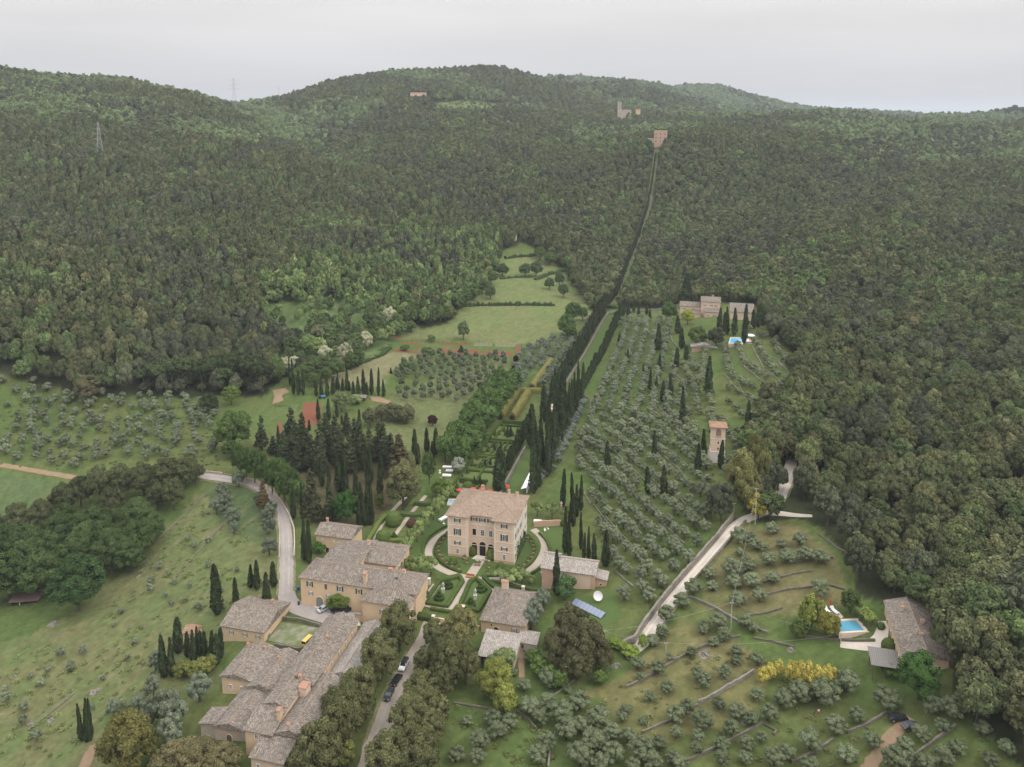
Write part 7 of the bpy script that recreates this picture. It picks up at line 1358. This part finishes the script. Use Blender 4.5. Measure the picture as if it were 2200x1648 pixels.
m.build('posts', WOOD, pg); n = 500; g = np.random.default_rng(6); f = g.random(n); w = g.uniform(-1.7, 1.7, n); P = np.stack([d[0] * L_ * f + nx[0] * w, d[1] * L_ * f + nx[1] * w, 2.7 + d[2] * L_ * f + g.random(n) * .35], -1); Vq, Fq = quads(P, unit(g.normal(size=(n, 3)) * .5 + np.array([0, 0, 1])), np.full(n, .3), g)
c = obj('vine', mesh_np('vine', Vq, Fq, LEAF, attr=np.repeat(g.random(n), 4)), pg); c['tint'] = [.19, .24, .07]
vn = plant('bush', 'climbing_vine', 'green vine over the doors of the cottage', 'plant', 686, 1186, 1163, 30, (.07, .14, .035)); plant('bush', 'climbing_vine', 'green climber on the front of the pool farmhouse porch', 'plant', 1918, 1452, 1425, 46, (.09, .14, .04)); plant('bush', 'climbing_vine', 'green creeper along the court side of the farmhouse', 'plant', 912, 1290, 1262, 22, (.10, .15, .07))

# ---------------------------------------------------------------- tables, benches, statues
def cloth_table(u, v, L_, W_, rz, label, group=None, h=.8, skirt=.55):
    p = place(u, v); t = thing('banquet_table', label, 'table', (p[0], p[1], p[2] + .05), rz, group); MB().box(-L_ / 2 - .03, L_ / 2 + .03, -W_ / 2 - .03, W_ / 2 + .03, h - skirt, h + .02).build('tablecloth', WHC, t)
    for sx in (-1, 1):
        for sy in (-1, 1): MB().box(sx * (L_ / 2 - .15) - .05, sx * (L_ / 2 - .15) + .05, sy * (W_ / 2 - .12) - .05, sy * (W_ / 2 - .12) + .05, 0, h - skirt).build('leg', WOOD, t)
cloth_table(961, 1006, 3.8, 1.4, -.1, 'long white-clothed table by the silver tree, farthest of three'); cloth_table(966, 1014, 3.0, 1.4, -.1, 'white-clothed table by the silver tree, middle of three'); cloth_table(960, 1024, 3.6, 1.5, -.1, 'long white-clothed table by the silver tree, nearest of three')
cloth_table(952, 1117, 3.6, 1.5, .9, 'long white-clothed table on grass beside the villa left wall'); cloth_table(1155, 1123, 2.8, 1.6, -.15, 'white-clothed table on the side lawn right of the villa')
for u, v, lab in ((945, 1016, 'upright white-draped cocktail table left of the long tables'), (948, 1032, 'white-draped cocktail table in front of the long tables')): p = place(u, v); t = thing('cocktail_table', lab, 'table', tuple(p)); MB().lathe([(.55, 0), (.25, .6), (.42, 1.1), (.42, 1.14)], 10).build('tablecloth', WHC, t); MB().lathe([(.3, 1.15), (.3, 1.2)], 10).build('top', WHITE, t)
CHR = (MB().box(-.25, .25, -.25, .25, .4, .46).mesh('seat', WHITE), MB().box(-.25, .25, .2, .25, .46, .95).mesh('backrest', WHITE), MB().box(-.03, .03, -.03, .03, 0, .4).mesh('leg', WHITE))
for u, v, rz, lab in ((1171, 1142, .5, 'white garden chair on the right side lawn, left of the pair'), (1177, 1139, 2.4, 'white garden chair on the right side lawn, right of the pair'), (954, 1128, 1.0, 'white chair at the clothed table left of the villa')):
    p = place(u, v); t = thing('garden_chair', lab, 'chair', tuple(p), rz); t.scale = (1.3, 1.3, 1.3); obj('seat', CHR[0], t); obj('backrest', CHR[1], t)
    for sx in (-1, 1):
        for sy in (-1, 1): obj('leg', CHR[2], t, (sx * .2, sy * .2, 0))
x, y = E(4.2, 53); aw = thing('long_awning', 'long white canvas awning on posts along the near lawn, just behind the villa', 'awning', (x, y, float(ground(x, y))), -EA); m = MB()
m.add([(-.9, -9, 2.2), (1.4, -9, 3.0), (1.4, 9, 3.0), (-.9, 9, 2.2), (-.9, -9, 2.15), (1.4, -9, 2.95), (1.4, 9, 2.95), (-.9, 9, 2.15)], [(0, 1, 2, 3), (7, 6, 5, 4), (0, 4, 5, 1), (2, 6, 7, 3), (3, 7, 4, 0)]).box(1.401, 1.46, -9, 9, .5, 3.0).build('canvas', WHC, aw)
for k in range(5):
    for xx, zz in ((-.8, 2.2), (1.3, 2.9)): MB().tube([(xx, -8.8 + k * 4.4, 0), (xx, -8.8 + k * 4.4, zz)], .06).build('post', WOOD, aw)
p = place(1010, 1242); bc = thing('wooden_bench', 'orange-brown wooden bench in the middle of the oval drive, facing the garden', 'bench', tuple(p), -EA); ORW = mat('orange_wood', (.34, .15, .06), .6); MB().box(-1.4, 1.4, -.35, .35, .5, .6).build('seat', ORW, bc); MB().box(-1.4, 1.4, .3, .4, .6, 1.35).build('backrest', ORW, bc)
for s in (-1, 1): MB().box(s * 1.3 - .08, s * 1.3 + .08, -.3, .35, 0, .5).build('leg', ORW, bc)
p = place(990, 1308); tb = thing('stone_table', 'pale slab table at the front end of the garden walk', 'table', tuple(p), -EA); MB().box(-1.3, 1.3, -.6, .6, .95, 1.1).build('table_top', noisy('pale_wood_top', (.55, .45, .30), (.5, .4, .27), 2), tb)
for s in (-1, 1): MB().box(s * .95 - .12, s * .95 + .12, -.4, .4, 0, .95).build('leg', PALEW, tb)
MARB = noisy('old_marble', (.46, .44, .40), (.34, .32, .29), 3)
for u, v, lab in ((952, 1273, 'pale stone statue on a pedestal in the left parterre'), (1021, 1287, 'pale stone statue on a pedestal in the right parterre'), (1165, 1238, 'small statue at the far end of the side lawn')):
    p = place(u, v); s_ = thing('statue', lab, 'statue', tuple(p)); MB().box(-.45, .45, -.45, .45, -.1, 1.3).box(-.55, .55, -.55, .55, 1.301, 1.45).build('pedestal', MARB, s_)
    b_ = MB().lathe([(.30, 1.45), (.26, 1.9), (.22, 2.3), (.28, 2.6), (.33, 2.95), (.26, 3.1), (.09, 3.2), (.08, 3.28), (.15, 3.36), (.16, 3.5), (.12, 3.62), (.02, 3.66)], 10).tube([(.3, 0, 3.02), (.45, -.1, 2.7), (.3, -.28, 2.5)], [.09, .07, .05]).tube([(-.3, 0, 3.02), (-.42, .05, 2.65), (-.36, -.1, 2.3)], [.09, .07, .05]); b_.build('figure', MARB, s_)
for (p_, q_), lab, h in (((.6, 121), 'left brick gate pier with an urn in the middle of the long lawn', 9.5), ((8.2, 126), 'right brick gate pier with an urn in the middle of the long lawn', 8.5)):
    x, y = E(p_, q_); s_ = thing('gate_pier', lab, 'gate pier', (x, y, float(ground(x, y))), -EA); MB().box(-.9, .9, -.9, .9, -.5, h * .72).build('shaft', noisy('pink_brick', (.42, .32, .26), (.5, .4, .33), 2), s_); MB().box(-1.2, 1.2, -1.2, 1.2, h * .72, h * .72 + .4).build('cornice', PALEW, s_); MB().lathe([(.5, h * .72 + .4), (.25, h * .78), (.7, h * .86), (.6, h * .92), (.1, h)], 10).build('urn', PALEW, s_); MB().add([(1.0, -.4, -.3), (2.6, -.4, -.3), (1.0, -.4, h * .5), (1.0, .4, -.3), (2.6, .4, -.3), (1.0, .4, h * .5)], [(0, 1, 2), (5, 4, 3), (0, 3, 4, 1), (1, 4, 5, 2)]).build('buttress', PALEW, s_)
for u, v, lab in ((931, 1337, 'low stone gate pier at the head of the ilex drive'), (922, 1256, 'pale stone pier behind the farmhouse, by the garden path'), (1124, 1273, 'small pale finial pier on the hedge in front of the chapel')):
    p = place(u, v); s_ = thing('gate_pier', lab, 'gate pier', tuple(p), -EA); MB().box(-.4, .4, -.4, .4, -.3, 2.0).build('shaft', PALEW, s_); MB().box(-.5, .5, -.5, .5, 2.0, 2.2).build('cap', PALEW, s_)
p = place(1206, 1098); s_ = thing('garden_urn', 'pale stone urn on top of the brick garden wall', 'urn', (p[0], p[1], p[2] + 1.5)); MB().box(-.35, .35, -.35, .35, -1.6, .9).build('pier', BRICKR, s_); MB().lathe([(.3, .9), (.15, 1.2), (.5, 1.7), (.2, 2.1), (.02, 2.6)], 10).build('urn', PALEW, s_)
p = place(642, 1300); s_ = thing('bin', 'dark bin at the corner of the farmhouse', 'bin', tuple(p)); MB().lathe([(.3, 0), (.38, 1.1), (.4, 1.12)], 10).build('body', mat('dark_plastic', (.03, .03, .03)), s_); MB().lathe([(.41, 1.13), (.3, 1.25)], 10).build('lid', mat('dark_plastic_lid', (.05, .05, .05)), s_)
p = place(641, 1267); s_ = thing('blue_barrel', 'blue barrel at the left gable of the farmhouse', 'barrel', tuple(p)); MB().lathe([(.38, 0), (.42, .5), (.38, 1.1), (.35, 1.12)], 10).build('body', mat('blue_plastic', (.02, .08, .35), .4), s_); MB().lathe([(.36, 1.13), (.2, 1.17)], 10).build('lid', mat('blue_plastic_lid', (.03, .1, .38), .4), s_)
# solar panels and the dish on the grass by the chapel
a, b = np.array(place(1228, 1298)), np.array(place(1292, 1330)); d = b - a; L_ = float(np.hypot(*d[:2])); so = thing('solar_array', 'row of tilted solar panels on the grass below the chapel', 'solar panels', tuple(a), math.atan2(d[1], d[0])); PVM = mat('solar_glass', (.20, .23, .30), .35, 0, .4)
for k in range(8):
    x0, x1 = L_ * k / 8 + .06, L_ * (k + 1) / 8 - .06; sl = d[2] * (k + .5) / 8
    o = MB().add([(x0, -.2, .3 + sl), (x1, -.2, .3 + sl), (x1, 1.9, 1.25 + sl), (x0, 1.9, 1.25 + sl)], [(0, 1, 2, 3)]).build('panel', PVM, so); MB().tube([(x0, -.2, .28 + sl), (x0, 1.9, 1.22 + sl), (x1, 1.9, 1.22 + sl), (x1, -.2, .28 + sl)], .05, 4).build('panel_frame', mat('frame_blue', (.10, .13, .2), .5), o); MB().box(x0, x0 + .08, 1.7, 1.8, -.4 + sl, 1.15 + sl).build('support', METAL, so)
p = place(1284, 1292); di = thing('satellite_dish', 'large white satellite dish beside the chapel annex', 'satellite dish', tuple(p)); MB().tube([(0, 0, -.2), (0, 0, 1.6)], .1).build('mast', METAL, di)
o = MB().lathe([(.1, -.12), (.9, .02), (1.42, .33), (1.44, .34), (1.4, .38), (.9, .1), (.05, -.02)], 24).build('reflector', mat('dish_paint', (.5, .5, .5), .6), di, (0, -.25, 1.9)); o.rotation_euler = (R(52), 0, R(6)); MB().tube([(0, -.3, .7), (.5, -.9, .3), (.9, -1.2, .2)], .07).build('feed_arm', REDC, di)

# ---------------------------------------------------------------- poles, cables, pylons, aerials
def pole(u, vb, vt, label, w=.13):
    p = place(u, vb); h = top_z(p, vt); t = thing('utility_pole', label, 'utility pole', tuple(p)); MB().tube([(0, 0, -.4), (0, 0, h)], [w, w * .7], 8).build('pole', noisy('concrete_pole', (.42, .40, .37), (.36, .34, .31), 3), t)
    MB().box(-.5, .5, -.05, .05, h - .45, h - .33).build('cross_arm', METAL, t)
    for s in (-.45, .45): MB().lathe([(.05, h - .33), (.07, h - .2), (.02, h - .12)], 6, (s, 0, 0)).build('insulator', WHITE, t)
    return Vector((p[0], p[1], p[2] + h - .1))
A1_ = pole(1570, 1353, 1293, 'tall pale utility pole on the terraces right of the hill road'); A2_ = pole(1297, 1384, 1354, 'short utility pole beside the great ilex clump'); A3_ = pole(1576, 1112, 1080, 'utility pole at the bend of the hill road under the cedar'); A4_ = pole(1430, 1416, 1380, 'thin utility pole on the round dry terrace'); A5_ = pole(1622, 1128, 1048, 'utility pole hidden by the yellowish tree at the road fork')
A6_ = pole(1612, 908, 882, 'utility pole at the edge of the wood behind the dovecote'); A7_ = pole(1545, 716, 702, 'utility pole beside the upper house garden'); A8_ = pole(1806, 1383, 1362, 'utility pole by the lower pool wall')
CAB = mat('cable', (.30, .30, .30), .6)
def cable(a, b, sag, label, r=.022):
    pts = [a.lerp(b, k / 14) - Vector((0, 0, sag * 4 * (k / 14) * (1 - k / 14))) for k in range(15)]; m = MB(); m.tube([p - a for p in pts], r, 5); tag(m.build('overhead_cable', CAB, None, a), label, 'cable')
cable(A1_, A2_, 1.2, 'white cable sagging across the hill road to the ilex clump', .028); cable(A1_, A5_, 1.6, 'white cable climbing from the terraces to the road fork', .025); cable(A5_, A6_, 1.5, 'cable from the road fork up along the wood edge'); cable(A6_, A7_, 2.0, 'long pale cable running up across the curving olive rows', .04); cable(A1_, A8_, 1.2, 'thin cable from the tall pole to the lower pool', .02); cable(A2_, A4_, .8, 'thin cable crossing the end of the hill road', .022); cable(A4_, A8_, 1.4, 'thin cable over the dry terraces to the lower pool', .02)
LAT = mat('galvanised_steel', (.34, .34, .33), .7, .1)
def pylon(u, vb, vt, label, wb=7.0, r=.11, p=None):
    p = place(u, vb) if p is None else p; h = top_z(p, vt); t = thing('pylon', label, 'pylon', (p[0], p[1], p[2]), .3); m = MB(); n = 9
    def ring(k): f = k / n; w = wb / 2 * (1 - f) ** 1.15 + .5; return [Vector((sx * w, sy * w, h * f)) for sx, sy in ((-1, -1), (1, -1), (1, 1), (-1, 1))]
    for k in range(n):
        a, b = ring(k), ring(k + 1)
        for j in range(4): m.tube([a[j], b[j]], r, 4).tube([a[j], b[(j + 1) % 4]], r * .6, 4).tube([a[(j + 1) % 4], b[j]], r * .6, 4).tube([b[j], b[(j + 1) % 4]], r * .6, 4)
    m.build('lattice', LAT, t)
    for f, s in ((.72, .16), (.83, .13), (.94, .1)):
        c = MB().tube([(-h * s, 0, h * f), (0, 0, h * f + h * .02), (h * s, 0, h * f)], r * .8, 4).tube([(-h * s, 0, h * f), (0, 0, h * f - h * .02), (h * s, 0, h * f)], r * .6, 4); c.build('cross_arm', LAT, t)
pylon(217, 352, 262, 'tall steel lattice pylon rising from the wooded slope, upper left'); p = np.array((*aty(503, 206, 1560)[:2], 0)); p[2] = float(ground(p[0], p[1])); pylon(503, 0, 168, 'distant lattice pylon on the saddle of the skyline', 8, .2, p)
for u, vt, y, lab in ((599, 186, 1760, 'thin mast on the skyline right of the saddle'), (1861, 231, 1690, 'thin mast on the flat right-hand skyline, left one'), (1948, 234, 1690, 'thin mast on the flat right-hand skyline, right one')):
    x, _, z1 = aty(u, vt, y); z0 = float(ground(x, y)); t = thing('mast', lab, 'mast', (x, y, z0)); MB().tube([(0, 0, 0), (0, 0, z1 - z0)], [.5, .25], 5).build('mast', LAT, t); MB().tube([(-2, 0, (z1 - z0) * .9), (2, 0, (z1 - z0) * .9)], .2, 4).build('cross_arm', LAT, t)
# knoll of umbrella-shaped trees on the far right horizon
for u, vt, w in ((2128, 236, 14), (2145, 233, 18), (2160, 230, 20), (2178, 226, 24), (2197, 228, 22), (2212, 232, 20)):
    y = 2280; x, _, z1 = aty(u, vt, y); z0 = float(ground(x, y)); tree('umbrella_pine', 'tall dark tree on the knoll at the far right of the skyline', 'tree', 'trees on the far right knoll', (x, y, z0 - 1), w * y / FPX * 1.2, max(6, z1 - z0), *pick('leafy'), (.05, .07, .035))
# stone heaps and odd pale things in the grass
HEAP = []
for s in range(3):
    m = MB(); g = np.random.default_rng(600 + s)
    for k in range(40): c = g.normal(size=2) * .8 * np.array([.7, .45]); h = max(.08, .5 - np.hypot(*c) * .35); r_ = g.uniform(.12, .28); V = ICO1[0] * r_ * g.uniform(.7, 1.2, 3) + np.array([c[0], c[1], h * g.random()]); m.add(V, ICO1[1].tolist())
    m.lathe([(1.3, -.15), (.9, .05), (.3, .1)], 9); HEAP.append(m.mesh('stone_heap', DRYP))
for u, v, s in ((207, 1486, 1.5), (113, 1545, 1.0), (68, 1552, .9), (32, 1453, .9), (220, 1453, .8), (115, 1341, 1.6), (135, 1364, .6), (188, 1398, .6), (300, 1238, .9), (455, 1103, .6), (1517, 1406, 1.6), (1600, 1552, .9), (1560, 1458, .8), (1325, 1430, 1.2), (1255, 1060, .8), (1270, 1078, 1.0), (1700, 1395, 1.0)):
    p = place(u, v); tag(obj('stone_heap', HEAP[int(rng.integers(0, 3))], None, (p[0], p[1], p[2] - .05), rng.uniform(0, 6.28), s), 'small heap of pale stones in the grass', 'stones', 'stone heaps')
p = place(601, 872); BRU = MB(); g = np.random.default_rng(44)
for k in range(60): c = g.normal(size=2) * np.array([2.2, 1.2]); a = g.uniform(0, 6.28); BRU.tube([(c[0], c[1], .1), (c[0] + math.cos(a) * 1.2, c[1] + math.sin(a) * 1.2, g.uniform(.2, 1.1))], .05, 4)
tag(BRU.build('brushwood_pile', WOOD, None, tuple(p)), 'pile of grey brushwood on bare red earth, left of the soil plot', 'brushwood')
# the small figure on the terrace below the yellow broom
p = place(1758, 1536); pe = thing('person', 'person in a pale blue top and red trousers standing on the lower right terrace', 'person', tuple(p), .4)
def skinned(name, pts, edges, rad, m, parent):
    me = bpy.data.meshes.new(name); me.from_pydata(pts, edges, []); me.materials.append(m); o = obj(name, me, parent); o.modifiers.new('skin', 'SKIN')
    for i, r_ in enumerate(rad): me.skin_vertices[0].data[i].radius = (r_, r_)
    me.skin_vertices[0].data[0].use_root = True; o.modifiers.new('sub', 'SUBSURF').levels = 1; return o
J = [(0, 0, .95), (0, 0, 1.2), (0, 0, 1.42), (0, 0, 1.5), (0, -.01, 1.62), (0, 0, 1.72), (.19, 0, 1.4), (.26, -.02, 1.15), (.24, -.15, .95), (.23, -.2, .86), (-.19, 0, 1.4), (-.27, .02, 1.15), (-.25, -.02, .9), (-.25, -.05, .82), (.1, 0, .88), (.11, -.03, .48), (.11, .02, .08), (.11, -.14, .03), (-.1, 0, .88), (-.12, .02, .48), (-.12, .06, .08), (-.12, -.1, .03)]
ED = [(0, 1), (1, 2), (2, 3), (3, 4), (4, 5), (2, 6), (6, 7), (7, 8), (8, 9), (2, 10), (10, 11), (11, 12), (12, 13), (0, 14), (14, 15), (15, 16), (16, 17), (0, 18), (18, 19), (19, 20), (20, 21)]
skinned('body', J, ED, [.14, .13, .14, .055, .095, .07, .06, .045, .035, .03, .06, .045, .035, .03, .09, .06, .045, .035, .09, .06, .045, .035], mat('skin', (.45, .29, .2), .6), pe)
skinned('trousers', [J[i] for i in (0, 14, 15, 16, 18, 19, 20)], [(0, 1), (1, 2), (2, 3), (0, 4), (4, 5), (5, 6)], [.155, .105, .078, .065, .105, .078, .065], mat('red_cloth', (.42, .05, .05)), pe); skinned('shirt', [J[i] for i in (0, 1, 2, 6, 7, 10, 11)], [(0, 1), (1, 2), (2, 3), (3, 4), (2, 5), (5, 6)], [.155, .15, .155, .08, .062, .08, .062], mat('pale_blue_cloth', (.5, .6, .7)), pe); MB().lathe([(.10, 1.64), (.105, 1.7), (.07, 1.77), (.02, 1.79)], 10).build('hair', mat('dark_hair', (.05, .035, .025)), pe)
# ---------------------------------------------------------------- haze
HM = bpy.data.materials.new('haze'); HM.use_nodes = True; t = HM.node_tree; t.nodes.clear()
o_ = t.nodes.new('ShaderNodeOutputMaterial'); pv = t.nodes.new('ShaderNodeVolumePrincipled')
pv.inputs['Color'].default_value = (.80, .86, .93, 1); pv.inputs['Density'].default_value = .00008; pv.inputs['Anisotropy'].default_value = .2
t.links.new(pv.outputs[0], o_.inputs['Volume'])
hz = MB().box(-47400, 47400, -300, 45100, float(HZ.min()) - 1.5, 330).build('haze', HM)
structure(hz, 'stuff')
